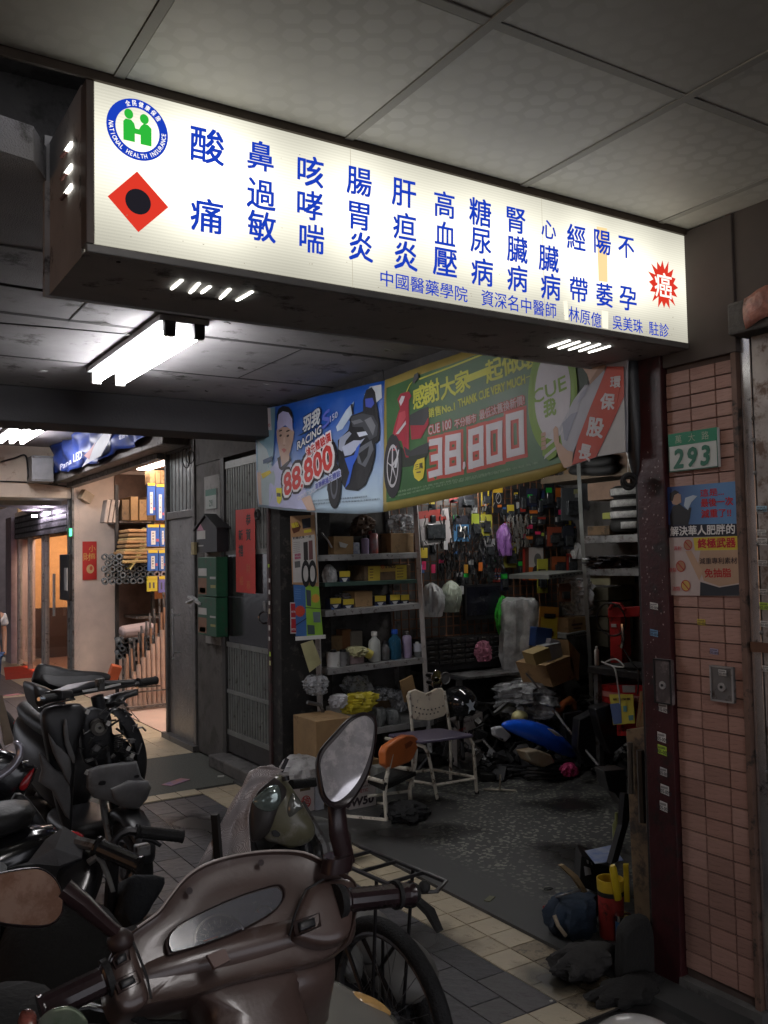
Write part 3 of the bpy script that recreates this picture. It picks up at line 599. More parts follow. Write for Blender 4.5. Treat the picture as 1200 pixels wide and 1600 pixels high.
for cx, wd, am in ((-.80, .16, 1.1), (-.33, .14, .55), (.20, .30, .35), (.62, .10, .5), (.86, .14, .35)):
    dx = mnode('SUBTRACT', sp.outputs[0], cx); e_ = mnode('POWER', 2.718, mnode('MULTIPLY', mnode('MULTIPLY', dx, dx), -1/(wd*wd))); e_ = mnode('MULTIPLY', e_, am); tot = e_ if tot is None else mnode('ADD', tot, e_)
rib = N.new('ShaderNodeTexWave'); rib.bands_direction = 'Z'; rib.inputs['Scale'].default_value = 36; L.new(tc.outputs['Object'], rib.inputs[0])
rb = mnode('MULTIPLY_ADD', rib.outputs['Fac'], .10, .92)
nz = N.new('ShaderNodeTexNoise'); nz.inputs['Scale'].default_value = 2.5; L.new(tc.outputs['Object'], nz.inputs[0])
st_ = mnode('ADD', mnode('MULTIPLY', gz, mnode('ADD', tot, .50)), .33); st_ = mnode('MULTIPLY', st_, rb); st_ = mnode('MULTIPLY', st_, mnode('MULTIPLY_ADD', nz.outputs['Fac'], .3, .85)); st_ = mnode('MULTIPLY', st_, .47)
L.new(st_, em.inputs[1]); em.inputs[0].default_value = (1, .965, .80, 1)
L.new(em.outputs[0], ad.inputs[1]); L.new(gl.outputs[0], ad.inputs[2]); L.new(ad.outputs[0], out.inputs[0])
box = mat('sign_box_metal', (.42, .41, .40), .6, metal=0, var=.25, scale=3, wear=.15, wcol=(.05, .045, .04))
sm = MB(); nr = 52
def facez(u, v): return (SX0+(SX1-SX0)*u, SY-.0014*(1 if int(round(v*nr*2)) % 2 else 0), SZ0+(SZ1-SZ0)*v)
sm.grid(facez, 1, nr*2); sm.build('face', fm, sg, smooth=False)
MB().b2((SX0, SY+.004, SZ1), (SX1, SY+.43, SZ1+.006)).b2((SX0-.03, SY+.43, SZ0-.03), (SX1, SY+.436, SZ1)).build('casing', box, sg, smooth=False)
def slotted(quad_y, x_cuts): pass
glow = lit('inside_glow', (1, .97, .88), 2.6)
bz = SZ0-.020
lou = [(267+i*1.0, 0) for i in range(0)]
MB().b2((SX0-.022, SY+.012, bz-.004), (SX1, SY+.43, bz)).build('underside', box, sg, smooth=False)
MB().b2((SX0-.022, SY-.004, bz-.004), (SX1, SY+.010, SZ0-.0015)).build('lower_rail', mat('sign_rail', (.26, .25, .24), .45, metal=.5, var=.15), sg, smooth=False, bevel=.003)
MB().b2((SX0-.022, SY-.004, SZ0-.001), (SX0-.0015, SY+.05, SZ1)).build('side_rail', mat('sign_side_rail', (.20, .165, .15), .5, metal=.3, var=.15), sg, smooth=False, bevel=.003)
MB().b2((SX0-.020, SY+.052, bz), (SX0-.014, SY+.43, SZ1+.01)).b2((SX0-.034, SY+.43, bz-.006), (SX0-.012, SY+.455, SZ1+.03)).build('end_panel', box, sg, smooth=False)
for (x0, y0_, x1, y1) in ((268, 452, 284, 438), (297, 458, 311, 443), (315, 458, 328, 448), (344, 467, 359, 452), (370, 470, 394, 456), (857, 543, 890, 532), (873, 545, 905, 534), (889, 547, 921, 536), (905, 549, 937, 538), (920, 551, 953, 541)):
    a = at(x0, y0_, Z=bz-.006); c = at(x1, y1, Z=bz-.006)
    MB().tube([a, a.lerp(c, .3), c], [.004, .006, .005], 6, flat=.5).build('slot', glow, sg)
for y_ in (233, 268, 299):
    a = at(98, y_+9, X=SX0-.022); c = at(112, y_-8, X=SX0-.022)
    MB().tube([a, a.lerp(c, .5), c], [.004, .006, .007], 6).build('slot', glow, sg)
    MB().tube([a.lerp(c, -.1)+Vector((-.001, 0, -.003)), a.lerp(c, .5)+Vector((-.001, 0, -.002))], .0055, 6).build('slot_lip', mat('lip', (.25, .12, .11), .5), sg)
for (px, py) in ((185, 410), (560, 470), (1000, 556)): MB().cyl(at(px, py, Z=bz-.006), at(px, py, Z=bz-.006)+Vector((0, 0, .004)), .006, n=8).build('screw', dark, sg)
A = Art((0, SY-.002, 0), (1, 0, 0), (0, 0, 1), (0, -1, 0), .0010)
blue = lit('sign_blue', (.012, .055, .55), 0.310); sred = lit('sign_red', (.80, .045, .025), 0.310); sblk = lit('sign_black', (.02, .018, .025), 0.250); sgrn = lit('sign_green', (.03, .52, .05), 0.310); swht = lit('sign_white', (1, .96, .85), 0.450); stan = lit('sign_tape', (.80, .60, .30), 0.425)
B = .018
for t_, lst in (('酸痛', [(324, 228, 54), (323, 337, 52)]), ('鼻過敏', [(407, 244, 45), (408, 304, 46), (409, 354, 46)]), ('咳哮喘', [(485, 268, 47), (484, 321, 45), (487, 373, 44)]), ('腸胃炎', [(561, 284, 42), (561, 338, 42), (564, 386, 44)]),
                ('肝疸炎', [(631, 302, 42), (632, 354, 42), (634, 400, 44)]), ('高血壓', [(694, 320, 40), (695, 365, 36), (695, 410, 42)]), ('糖尿病', [(750, 332, 42), (751, 377, 38), (753, 425, 42)]), ('腎臟病', [(806, 345, 38), (808, 390, 40), (808, 435, 40)]),
                ('心臟病', [(857, 359, 28), (857, 404, 40), (860, 448, 40)]), ('經帶', [(900, 371, 38), (904, 453, 38)]), ('陽萎', [(941, 379, 36), (944, 461, 36)]), ('不孕', [(978, 387, 32), (981, 467, 36)])):
    for ch, (px, py, h) in zip(t_, lst): A.ptext(blue, ch, px, py, h, bold=B*1.15, lay=2, sx=.98, rot=.02, shear=.05)
A.fit(blue, '中國醫藥學院', (594, 446), (730, 473), 24, 2, .01); A.fit(blue, '資深名中醫師', (752, 477), (869, 498), 24, 2, .01)
A.fit(blue, '林原億', (888, 501), (939, 513), 23, 2, .01); A.fit(blue, '吳美珠', (957, 514), (1004, 522), 22, 2, .01); A.fit(blue, '駐診', (1014, 523), (1045, 528), 21, 2, .01)
A.ppoly(stan, [(932, 354), (948, 357), (949, 441), (935, 439)], 1); A.ppoly(lit('sign_patch', (.85, .78, .62), 0.450), [(880, 470), (886, 470), (888, 500), (882, 500)], 1); A.ppoly(lit('sign_patch', (.85, .78, .62), 0.450), [(940, 485), (950, 487), (950, 514), (941, 512)], 1)
for i in range(46): A.ell(lit('sign_fleck', (.30, .24, .16), .3), (random.uniform(SX0+.02, SX1-.02), random.choice((SZ0+random.uniform(.004, .05), random.uniform(SZ0, SZ1)))), random.uniform(.0008, .0028), random.uniform(.0008, .002), 1, 6)
for x in (SX0+.76, SX0+1.53): A.rect(lit('sign_seam', (.55, .50, .38), .3), (x, SZ0), (x+.0016, SZ1), 1)
c0 = A.uv(215, 203); ru = abs(A.uv(168, 203)[0]-A.uv(262, 203)[0])/2; rv = .0805
rv = ru = (abs(A.uv(215, 155)[1]-A.uv(215, 252)[1])/2)*.95
A.ell(blue, c0, ru*1.03, rv*1.03, 1, n=48, hole=.71)
def arc(t_, a0, a1, r_, h, col, flip=False, lay=2, b_=0.02):
    for i, ch in enumerate(t_):
        if ch == ' ': continue
        a = R(a0+(a1-a0)*i/max(1, len(t_)-1)); A.text(col, ch, (c0[0]+r_*math.cos(a), c0[1]+r_*math.sin(a)), h, lay=lay, bold=b_, rot=a+(math.pi/2 if flip else -math.pi/2), sx=.8)
arc('全民健康保險', 112, 38, ru*.88, .0145, swht, b_=.01); arc('NATIONAL', 178, 233, ru*.88, .0115, swht, True, b_=.008); arc('HEALTH', 248, 287, ru*.88, .0115, swht, True, b_=.008); arc('INSURANCE', 300, 362, ru*.88, .0115, swht, True, b_=.008)
k = ru
for sx_, sy_ in ((-.30, .36), (.22, .31)):
    A.ell(sgrn, (c0[0]+sx_*k, c0[1]+(sy_+.10)*k), .15*k, .17*k, 2, 18)
A.poly(sgrn, [(c0[0]+x*k, c0[1]+y*k) for x, y in ((-.48, -.45), (-.48, .18), (-.40, .28), (-.22, .28), (-.12, .18), (-.08, .02), (.05, .02), (.05, -.16), (-.10, -.16), (-.10, -.45))], 2)
A.poly(sgrn, [(c0[0]+x*k, c0[1]+y*k) for x, y in ((.09, -.47), (.09, -.16), (.04, -.16), (.04, .02), (.10, .14), (.20, .25), (.34, .24), (.46, .14), (.46, -.47))], 2)
A.ppoly(sred, [(168, 307), (214, 268), (263, 324), (216, 363)], 1); c = A.uv(215.5, 315.5); A.ell(sblk, c, .034, .034, 2)
c = A.uv(1036, 445); pts = []
for i in range(32):
    a = math.pi*2*i/32; r_ = (.088 if i % 2 == 0 else .058)*(1+.08*math.sin(i*2.3)); pts.append((c[0]+r_*math.cos(a)*.98, c[1]+r_*math.sin(a)*1.12))
A.poly(sred, pts, 1); A.ptext(swht, '癌', 1036, 446, 38, lay=2, bold=.014)
A.build(sg)

tubem = lit('tube_light', (1, .98, 1.0), 17)
def lamp(label, x, y0_, y1, z, n_=2, dx=.14, ang=0, tm=None):
    t = thing('ceiling_lamp', label, 'lamp', (x, (y0_+y1)/2, z)); w = dx*(n_-1)/2+.05
    MB().b2((x-w, y0_-.03, z-.030), (x+w, y1+.03, z)).build('housing', mat('lamp_housing', (.35, .35, .36), .5), t, smooth=False, bevel=.004)
    for yy in (y0_-.02, y1+.02):
        for i in range(n_):
            xx = x-dx*(n_-1)/2+dx*i; MB().box((xx, yy, z-.062), (.05, .035, .07), taper=1.1).build('socket', blackp if yy < y1 else whitep, t, smooth=False, bevel=.004)
    for i in range(n_):
        xx = x-dx*(n_-1)/2+dx*i
        MB().cyl((xx, y0_+.0, z-.075), (xx, y1, z-.075), .019, n=12).build('tube', tm or tubem, t)
    t.rotation_euler.z = ang; return t
lamp('bright twin-tube fluorescent lamp on the dark ceiling under the sign box', 1.425, 3.98, 5.22, BZ-.002)
lamp('twin-tube fluorescent lamp on the honeycomb ceiling behind the viewer, reflected in the dashboard', 1.13, -.86, .36, CZ-.004, 3, .10, tm=lit('warmer_tube', (1, .95, .94), 9))
lamp('far fluorescent lamp with glowing tubes above the cream beam at the left edge', 1.95, 10.2, 11.4, 3.235, 3, .12)
lamp('fluorescent lamp mostly hidden above the cross beam, only its tube ends showing', 1.42, 8.1, 9.3, 3.235, 2, .19)
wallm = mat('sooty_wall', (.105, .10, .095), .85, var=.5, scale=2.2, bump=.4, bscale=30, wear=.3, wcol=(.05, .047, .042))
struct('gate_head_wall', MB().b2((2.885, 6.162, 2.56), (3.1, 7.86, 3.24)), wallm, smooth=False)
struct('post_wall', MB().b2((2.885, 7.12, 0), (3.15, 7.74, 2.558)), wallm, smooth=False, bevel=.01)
struct('pale_wall_strip', MB().b2((2.872, 7.14, .98), (2.884, 7.50, 2.43)), mat('pale_plaster', (.26, .26, .25), .85, var=.35, scale=3, wear=.3, wcol=(.12, .115, .11)), smooth=False)
struct('gate_step', MB().b2((2.74, 6.16, 0), (3.3, 7.12, .10)), concrete, smooth=False, bevel=.012)
struct('stairwell', MB().b2((3.3, 6.52, 0), (3.4, 7.2, 2.6)), dark, smooth=False)
gate = thing('barred_gate', 'narrow dark steel gate with vertical bars above and below a wire-glass middle panel', 'gate', (2.9, 6.6, .1))
gm = mat('gate_steel', (.20, .21, .20), .5, metal=.3, var=.25, wear=.08, wcol=(.07, .06, .05)); gfr = mat('gate_frame_dark', (.035, .033, .032), .6, wear=.2)
gy0, gy1 = 6.20, 7.06
MB().b2((2.875, gy1, .1), (2.93, 7.13, 2.56)).build('frame', gfr, gate, smooth=False)
MB().b2((2.865, 6.165, .1), (2.93, gy0, 2.50)).build('stile', mat('maroon_stile', (.06, .03, .03), .5, wear=.2), gate, smooth=False)
for z0_, z1_ in ((2.46, 2.52), (1.74, 1.78), (.98, 1.02), (.60, .63), (.26, .30)): MB().b2((2.885, gy0, z0_), (2.91, gy1, z1_)).build('rail', gm, gate, smooth=False)
for i in range(17):
    y = gy0+.03+i*(gy1-gy0-.06)/16
    MB().b2((2.89, y-.010, 1.78), (2.903, y+.010, 2.46)).build('bar', gm, gate, smooth=False); MB().b2((2.89, y-.010, .30), (2.903, y+.010, .98)).build('bar', gm, gate, smooth=False)
MB().b2((2.893, gy0, 1.02), (2.90, gy1, 1.74)).build('wire_glass', mat('wire_glass', (.035, .035, .038), .16, var=.5, scale=9, bump=.08, bscale=35), gate, smooth=False)
MB().b2((2.89, gy0, .12), (2.91, gy1, .26)).build('kick_panel', gfr, gate, smooth=False)
h_ = at(413, 965, X=2.86); MB().torus(h_, .045, .007, (0, 1, .1), 20, 6).build('handle', chrome, gate); MB().b2((2.86, h_.y-.02, h_.z+.04), (2.885, h_.y+.02, h_.z+.12)).build('lock', dsteel, gate, smooth=False)
tag(MB().torus(at(402, 804, X=2.845), .033, .012, (1, 0, 0), 18, 8).build('tape_roll', rubber), 'black ring hanging on the gate by the red paper', 'ring')
MB().b2((2.925, 6.22, 1.2), (2.93, 6.9, 1.7)).build('x', dark); bpy.data.objects.remove(bpy.data.objects['x'])
rp_ = thing('red_paper', 'long red new year paper with black brush characters taped to the barred gate', 'red paper', (2.86, 6.6, 1.48))
pp = [at(x, y, X=2.86) for x, y in ((368, 797), (398, 794), (399, 928), (369, 925))]; MB().prism(pp, (.003, 0, 0)).build('paper', ink((.52, .035, .025)), rp_, smooth=False)
A = Art((2.86, 0, 0), (0, -1, 0), (0, 0, 1), (-1, 0, 0), .001); q = lambda x, y: (290+x/3.077, 680+y/3.077)
for ch, x, y, h in (('恭', 302, 405, 17), ('賀', 302, 478, 18), ('新', 265, 480, 16), ('禧', 266, 555, 18)): A.ptext((.02, .012, .012), ch, *q(x, y), h, bold=.03)
for ch, x, y, h in (('財', 302, 640, 14), ('福', 268, 700, 14), ('春', 302, 720, 14)): A.ptext((.50, .13, .04), ch, *q(x, y), h, bold=.01)
A.build(rp_)
for i, (px, py, w, h, c) in enumerate(((420, 884, 5, 5, stk_lime), (421, 907, 5, 6, stk_white), (421, 925, 5, 7, stk_white), (421, 942, 5, 6, stk_white), (421, 955, 5, 8, (.55, .5, .35)), (421, 981, 5, 8, stk_white), (421, 998, 5, 6, stk_white), (422, 1022, 5, 7, stk_lime), (422, 1036, 5, 7, (.6, .6, .3)))):
    tag(sticker(px, py, w, h, 2.862, c, bar=False), ['lime sticker, topmost on', 'white sticker on', 'white sticker on', 'white sticker on', 'tan sticker on', 'white sticker on', 'white sticker on', 'square lime sticker low on', 'pale lime sticker, lowest on'][i]+' the dark gate stile', 'sticker', 'stickers on the gate stile')
n9 = thing('house_number_plate', 'small worn house number plate reading 291 on the pale wall strip', 'number plate', (2.86, 7.35, 2.2))
a = at(321, 766, X=2.862); b_ = at(338, 794, X=2.862); MB().b2((2.862, a.y, b_.z), (2.871, b_.y, a.z)).build('plate', ink((.33, .37, .35)), n9, smooth=False)
A = Art((2.862, 0, 0), (0, -1, 0), (0, 0, 1), (-1, 0, 0), .001); A.rect((.02, .12, .08), (-a.y, a.z-.055), (-b_.y, a.z)); A.ptext((.03, .10, .07), '291', 330, 786, 10, bold=.02, lay=2, sx=.85); A.build(n9)
lb = thing('letter_box', 'black house-shaped letter box on the wall under the 291 plate', 'letter box', (2.8, 7.5, 1.75))
def wy(px, py, X): return at(px, py, X=X)
a = wy(306, 828, 2.78); b_ = wy(339, 862, 2.78); ym = (a.y+b_.y)/2
MB().prism([(2.78, a.y, b_.z), (2.78, b_.y, b_.z), (2.78, b_.y, a.z), (2.78, ym, a.z+.10), (2.78, a.y, a.z)], (.10, 0, 0)).build('body', mat('black_enamel', (.02, .018, .02), .4), lb, smooth=False)
for s_ in (0, 1):
    e1 = (2.765, (a.y+.03 if s_ == 0 else b_.y-.03), a.z-.01); e2 = (2.765, ym, a.z+.115)
    MB().prism([e1, e2, (e2[0], e2[1], e2[2]+.014), (e1[0], e1[1], e1[2]+.014)], (.13, 0, 0)).build('roof', mat('black_enamel', (.02, .018, .02), .4), lb, smooth=False)
A = Art((2.78, 0, 0), (0, -1, 0), (0, 0, 1), (-1, 0, 0), .001); A.ppoly((.45, .22, .30), [(308, 829), (313, 818), (319, 829)]); A.prect((.5, .5, .48), 308, 830, 321, 842); A.prect((.4, .4, .38), 310, 852, 318, 853.5); A.build(lb, 'label')
pb = wy(307, 857, 2.78); MB().box((2.765, pb.y+.02, pb.z), (.03, .07, .11)).build('padlock', mat('brass', (.40, .33, .17), .5, metal=.4), lb, smooth=False, bevel=.004)
for (y0_, y1_, lbl, junk) in ((871, 933, 'upper green tin letter box with pasted labels below the black one', False), (932, 996, 'lower green tin letter box stuffed with folded papers', True)):
    a = wy(309, y0_, 2.77); b_ = wy(338, y1_, 2.77); g_ = thing('letter_box', lbl, 'letter box', (2.8, 7.4, b_.z))
    gr = mat('green_enamel', (.015, .085, .04), .45, wear=.12, wcol=(.05, .06, .04)); MB().b2((2.77, a.y, b_.z), (2.872, b_.y, a.z)).build('body', gr, g_, smooth=False, bevel=.005)
    A = Art((2.77, 0, 0), (0, -1, 0), (0, 0, 1), (-1, 0, 0), .001); yo = y0_-871
    A.prect((.5, .5, .48), 310, 888+yo, 323, 900+yo); A.prect((.22, .11, .06), 310, 903+yo, 323, 929+yo); A.prect((.42, .38, .3), 312, 918+yo, 321, 927+yo); A.prect((.30, .28, .10), 329, 914+yo, 337, 919+yo); A.prect((.45, .45, .45), 328, 901+yo, 337, 905+yo); A.build(g_, 'label')
    if junk:
        c = wy(306, 938, 2.76); MB().box((c.x, c.y, c.z), (.05, .2, .02), (.3, 0, .2)).box((c.x-.02, c.y+.06, c.z-.01), (.04, .16, .012), (-.2, .2, 0)).build('folded_paper', ink((.5, .5, .5)), g_, smooth=False)
dr = thing('steel_door', 'tall dark steel door with a grey frosted panel and a ribbed glass transom', 'door', (2.9, 8.15, 0))
fr = mat('door_frame_steel', (.13, .125, .12), .45, metal=.5, var=.3, wear=.2, wcol=(.05, .045, .04))
dy0, dy1 = 7.80, 8.57
for a_, c_ in (((2.87, 7.75, 0), (2.96, dy0, 2.80)), ((2.87, dy1-.05, 0), (2.96, dy1, 2.80)), ((2.875, dy0, 2.10), (2.95, dy1-.05, 2.17)), ((2.875, dy0, 2.74), (2.95, dy1-.05, 2.80)), ((2.83, 7.72, -.02), (2.99, dy1+.02, .05))): MB().b2(a_, c_).build('frame', fr, dr, smooth=False, bevel=.004)
MB().b2((2.90, dy0, .05), (2.93, dy1-.05, 2.10)).build('panel', mat('frosted_panel', (.17, .165, .16), .22, var=.3, scale=3, bump=.6, bscale=25), dr, smooth=False)
MB().b2((2.91, dy0, 2.17), (2.92, dy1-.05, 2.74)).build('transom_glass', mat('ribbed_glass', (.22, .24, .24), .2, var=.2, bump=.4, bscale=50), dr, smooth=False)
for i in range(7): MB().b2((2.905, dy0+.05+i*.1, 2.17), (2.91, dy0+.065+i*.1, 2.74)).build('rib', fr, dr, smooth=False)
hy = wy(270, 990, 2.83).y; hz0, hz1 = wy(270, 1050, 2.83).z+.12, wy(270, 948, 2.83).z-.02
MB().tube([(2.83, hy, hz0), (2.83, hy, hz1)], .012, 8).cyl((2.83, hy, hz0+.06), (2.9, hy, hz0+.06), .007).cyl((2.83, hy, hz1-.06), (2.9, hy, hz1-.06), .007).build('handle', steel, dr)
struct('wall_above_door', MB().b2((2.885, 7.86, 2.803), (3.0, 8.6, 3.24)), wallm, smooth=False)
tag(MB().torus(at(290, 716, X=2.84), .09, .006, (1, 0, .1), 20, 5).torus(at(297, 714, X=2.83), .06, .006, (1, .3, 0), 20, 5).build('wire_coil', rubber), 'small coil of dark wire hooked over the top of the steel door', 'wire coil')
hb = thing('shutter_housing', 'long grey shutter housing over the open hardware shop behind the cross beam', 'shutter housing', (2.75, 10, 2.75))
MB().b2((2.63, 7.9, 2.76), (2.88, 12.34, 3.18)).build('housing', mat('housing_paint', (.17, .155, .15), .6, var=.3, wear=.2), hb, smooth=False, bevel=.01)
MB().b2((2.80, 8.57, 2.70), (2.90, 12.34, 2.758)).build('track', dsteel, hb, smooth=False)
bn = thing('cloth_banner', 'wrinkled dark blue cloth banner with white letters on the shutter housing, partly behind the beam', 'banner', (2.6, 10.5, 2.8))
BXX = 2.57
def bw(u, v):
    y = 12.1-u*3.9; z = 2.86+.36*v-.10*(1-v)*math.sin(u*3.1)*.6+.02*math.sin(u*19); return (BXX+.03*math.sin(u*38+v*5)+.02*math.sin(u*17-v*7), y, z)
MB().grid(bw, 70, 10).build('cloth', mat('blue_cloth', (.02, .045, .22), .5, var=.7, scale=3), bn, solid=.002)
A = Art((BXX-.055, 0, 0), (0, -1, 0), (0, 0, 1), (-1, 0, 0), .002)
A.fit((.62, .64, .7), 'LED', (115, 722), (128, 716), 12, bold=.02); A.fit((.5, .5, .6), 'Pana', (94, 735), (112, 724), 9, bold=.01); A.fit((.6, .62, .7), '電器·專售', (186, 688), (206, 678), 8, bold=.01)
A.ppoly((.35, .36, .42), [(152, 690), (163, 676), (178, 670), (170, 690), (158, 712), (140, 722), (128, 730)]); A.ppoly((.30, .12, .13), [(132, 712), (143, 700), (150, 690), (140, 718)], 2)
A.build(bn)
db = thing('duct_box', 'grey sheet metal duct box hanging beside the end of the blue cloth banner', 'duct', (2.4, 12, 2.8)); a = at(50, 752, Y=12.0); b_ = at(90, 713, Y=12.0)
MB().b2((a.x, 12.0, a.z), (b_.x-.05, 12.34, b_.z)).build('box', mat('galvanised', (.28, .28, .29), .5, metal=.5, var=.3, scale=4), db, smooth=False, bevel=.006); MB().b2((a.x-.01, 11.99, b_.z-.03), (b_.x-.04, 12.0, b_.z-.015)).b2((a.x-.01, 11.99, a.z+.015), (b_.x-.04, 12.0, a.z+.03)).build('flange', dsteel, db, smooth=False)
cable('duct_cable', 'loose dark cables looping on the cream beam beside the duct box', [at(0, 722, Y=12.33), at(22, 716, Y=12.33), at(40, 712, Y=12.33), at(44, 740, Y=12.2), at(48, 752, Y=12.33), at(90, 757, Y=12.33)], .012)
cable('beam_cable', 'dark cable along the foot of the cream beam at the left', [at(0, 752, Y=12.34), at(50, 754, Y=12.34), at(104, 760, Y=12.34)], .010)

warmw = mat('hardware_wall', (.66, .55, .48), .75, var=.1)
struct('hardware_wall', MB().b2((2.885, 12.30, 0), (8, 12.36, 2.95)), warmw, smooth=False)
struct('hardware_back_wall', MB().b2((7.0, 7.9, 0), (7.1, 12.3, 2.95)).b2((3.0, 7.75, 0), (7.0, 7.85, 2.95)), warmw, smooth=False)
struct('hardware_floor', MB().b2((2.91, 7.86, -.2), (7.0, 12.3, .004)), mat('hardware_floor', (.62, .45, .37), .4, var=.15, scale=3), smooth=False)
struct('hardware_ceiling', MB().b2((2.91, 7.86, 2.95), (7.1, 12.3, 3.0)), warmw, smooth=False)
hl = thing('shop_lamp', 'warm strip lamps on the ceiling inside the hardware shop', 'lamp', (4.5, 10, 2.94))
for x in (3.6, 4.7): MB().b2((x-.08, 8.6, 2.90), (x+.08, 11.6, 2.93)).build('diffuser', lit('warm_tube', (1, .80, .66), 10), hl, smooth=False)
struct('door_jamb', MB().b2((2.86, 12.30, 0), (2.96, 12.42, 2.75)).b2((2.84, 12.44, 0), (2.90, 12.5, 2.75)), dsteel, smooth=False)
def pb(name, label, cat, r, Y, d, m, group=None, bevel=.004, zb=None, parent=None):
    """box whose front lies at Y and fills the photo rectangle r"""
    x0, y0_, x1, y1 = r; cx, cy = (x0+x1)/2, (y0_+y1)/2
    a = at(x0, cy, Y=Y).x; b_ = at(x1, cy, Y=Y).x; zt = at(cx, y0_, Y=Y).z; z0_ = at(cx, y1, Y=Y).z if zb is None else zb
    o = MB().b2((a, Y, z0_), (b_, Y+d, zt)).build(name, m, parent, smooth=False, bevel=bevel)
    return tag(o, label, cat, group)
rq = thing('red_poster', 'small red fortune poster with gold characters on the cream wall of the hardware shop', 'poster', (3.08, 12.29, 1.5)); pb('paper', None, None, (129, 846, 151, 906), 12.288, .004, ink((.50, .03, .025)), parent=rq, bevel=0)
A = Art((0, 12.287, 0), (1, 0, 0), (0, 0, 1), (0, -1, 0), .002); A.ptext((.6, .38, .1), '小', 144, 857, 10); A.ptext((.6, .38, .1), '財', 136, 870, 12); A.ptext((.6, .38, .1), '喜', 145, 869, 9)
c = A.uv(141, 889); A.ell((.62, .42, .2), c, .05, .06); A.ell((.55, .1, .05), (c[0]+.01, c[1]+.01), .02, .03, 2); A.build(rq)
tag(MB().box(at(134, 776, Y=12.2), (.16, .12, .14), (.1, .5, .3)).build('wall_speaker', mat('beige_plastic', (.42, .33, .24), .6), smooth=False, bevel=.01), 'small tilted tan box high on the cream wall of the hardware shop', 'box')
rk = thing('storage_rack', 'dark steel wall rack in the hardware shop holding cartons and foam tubes', 'shelf', (4.0, 12.2, 0))
for (x0, yy, x1) in ((152, 815, 262), (178, 962, 262), (152, 880, 262)):
    z = at(205, yy, Y=12.0).z; MB().b2((at(x0+25, yy, Y=12.0).x, 11.7, z-.03), (4.9, 12.29, z)).build('shelf', dsteel, rk, smooth=False)
MB().b2((3.42, 12.27, .7), (4.9, 12.295, 2.9)).build('backing_board', mat('brown_board', (.14, .09, .07), .8, var=.4), rk, smooth=False)
for px in (180, 236): x = at(px, 900, Y=11.72).x; MB().b2((x, 11.70, 0), (x+.04, 11.74, 2.7)).build('upright', dark, rk, smooth=False)
MB().b2((at(228, 900, Y=12).x, 11.72, 1.2), (4.9, 11.76, 2.9)).build('board', mat('orange_board', (.40, .17, .06), .7), rk, smooth=False)
zc = at(205, 815, Y=12.0).z
for i in range(7):
    x = 3.34+.105*i; b_ = MB().b2((x, 11.66-.03*(i % 3), zc), (x+.098, 12.1, zc+.27+.04*(i % 2))).build('carton', card if i % 3 else card2, smooth=False, bevel=.004)
    tag(b_, ['leftmost', 'second', 'third', 'fourth', 'fifth', 'sixth', 'rightmost'][i]+' brown carton in the row on the top shelf of the hardware shop', 'carton', 'cartons on the hardware shop shelf')
for i in range(3): tag(MB().box((3.16+.06*i, 11.8, zc+.12), (.05, .2, .30), (0, .15, 0)).build('wrapped_bundle', mat('grey_pack', (.35, .30, .27), .7), smooth=False, bevel=.01), ['left', 'middle', 'right'][i]+' grey wrapped bundle leaning left of the cartons', 'bundle', 'wrapped bundles')
for i in range(3): tag(pb('small_carton', ['left', 'middle', 'right'][i]+' small tan carton on top of the blue hanging packs', 'carton', (234+9*i, 735, 242+9*i, 756), 11.3, .2, card, 'small cartons'), None)
z0_ = at(205, 880, Y=11.6).z
for i in range(9):
    t_ = MB().box((3.74, 11.55, z0_+.028+i*.047), (1.0-.02*i, .5, .040), (0, .02*(i % 3-1), 0)); o = t_.build('paper_sack', mat('kraft_%d' % (i % 3), [(.42, .30, .13), (.33, .20, .09), (.48, .27, .12)][i % 3], .8, bump=.4, bscale=20), smooth=False, bevel=.012)
    tag(o, 'flat folded kraft sack in the pile above the foam tubes', 'sack', 'folded kraft sacks')
for i in range(5):
    tag(MB().box((3.40+.035*i, 11.5, z0_+.06+i*.07), (.30, .4, .012), (.15, -.95+.05*i, 0)).build('yellow_sleeve', mat('yellow_sleeve', (.50, .42, .16), .6), smooth=False), 'yellow cardboard sleeve fanned out left of the kraft sacks', 'sleeve', 'yellow sleeves')
foam = mat('grey_foam', (.115, .13, .14), .9, var=.3, scale=12, bump=.3); foam2 = mat('pink_grey_foam', (.30, .24, .24), .9, var=.2)
def foam_tube(c, l, r_, m_, lab, grp, ry=0):
    a_ = Vector(c); d_ = Vector((-math.cos(ry)*.25, -1, math.sin(ry)*.2)).normalized()
    e = a_+d_*l; rings = []
    ax = d_; s1 = ax.cross(Vector((0, 0, 1))).normalized(); s2 = s1.cross(ax)
    for p_, rr in ((a_, r_), (e, r_), (e, r_*.5), (a_, r_*.5)): rings.append([p_+s1*rr*math.cos(t*math.pi/5)+s2*rr*math.sin(t*math.pi/5) for t in range(10)])
    return tag(MB().loft(rings, cap=False).build('foam_tube', m_), lab, 'foam tube', grp)
ord_ = ['first', 'second', 'third', 'fourth', 'fifth', 'sixth', 'seventh', 'eighth', 'ninth', 'tenth', 'eleventh', 'twelfth', 'thirteenth', 'fourteenth']
z0_ = at(190, 914, Y=11.5).z
for r_ in range(5):
    for k in range(11):
        foam_tube((3.20+.088*k+(.044 if r_ % 2 else 0), 12.0, z0_+.05+r_*.078), .62+random.uniform(-.06, .1), .042, foam if k < 7 else foam2, 'grey foam tube in the stack under the folded kraft sacks', 'grey foam tubes')
z0_ = at(200, 1020, Y=11.3).z
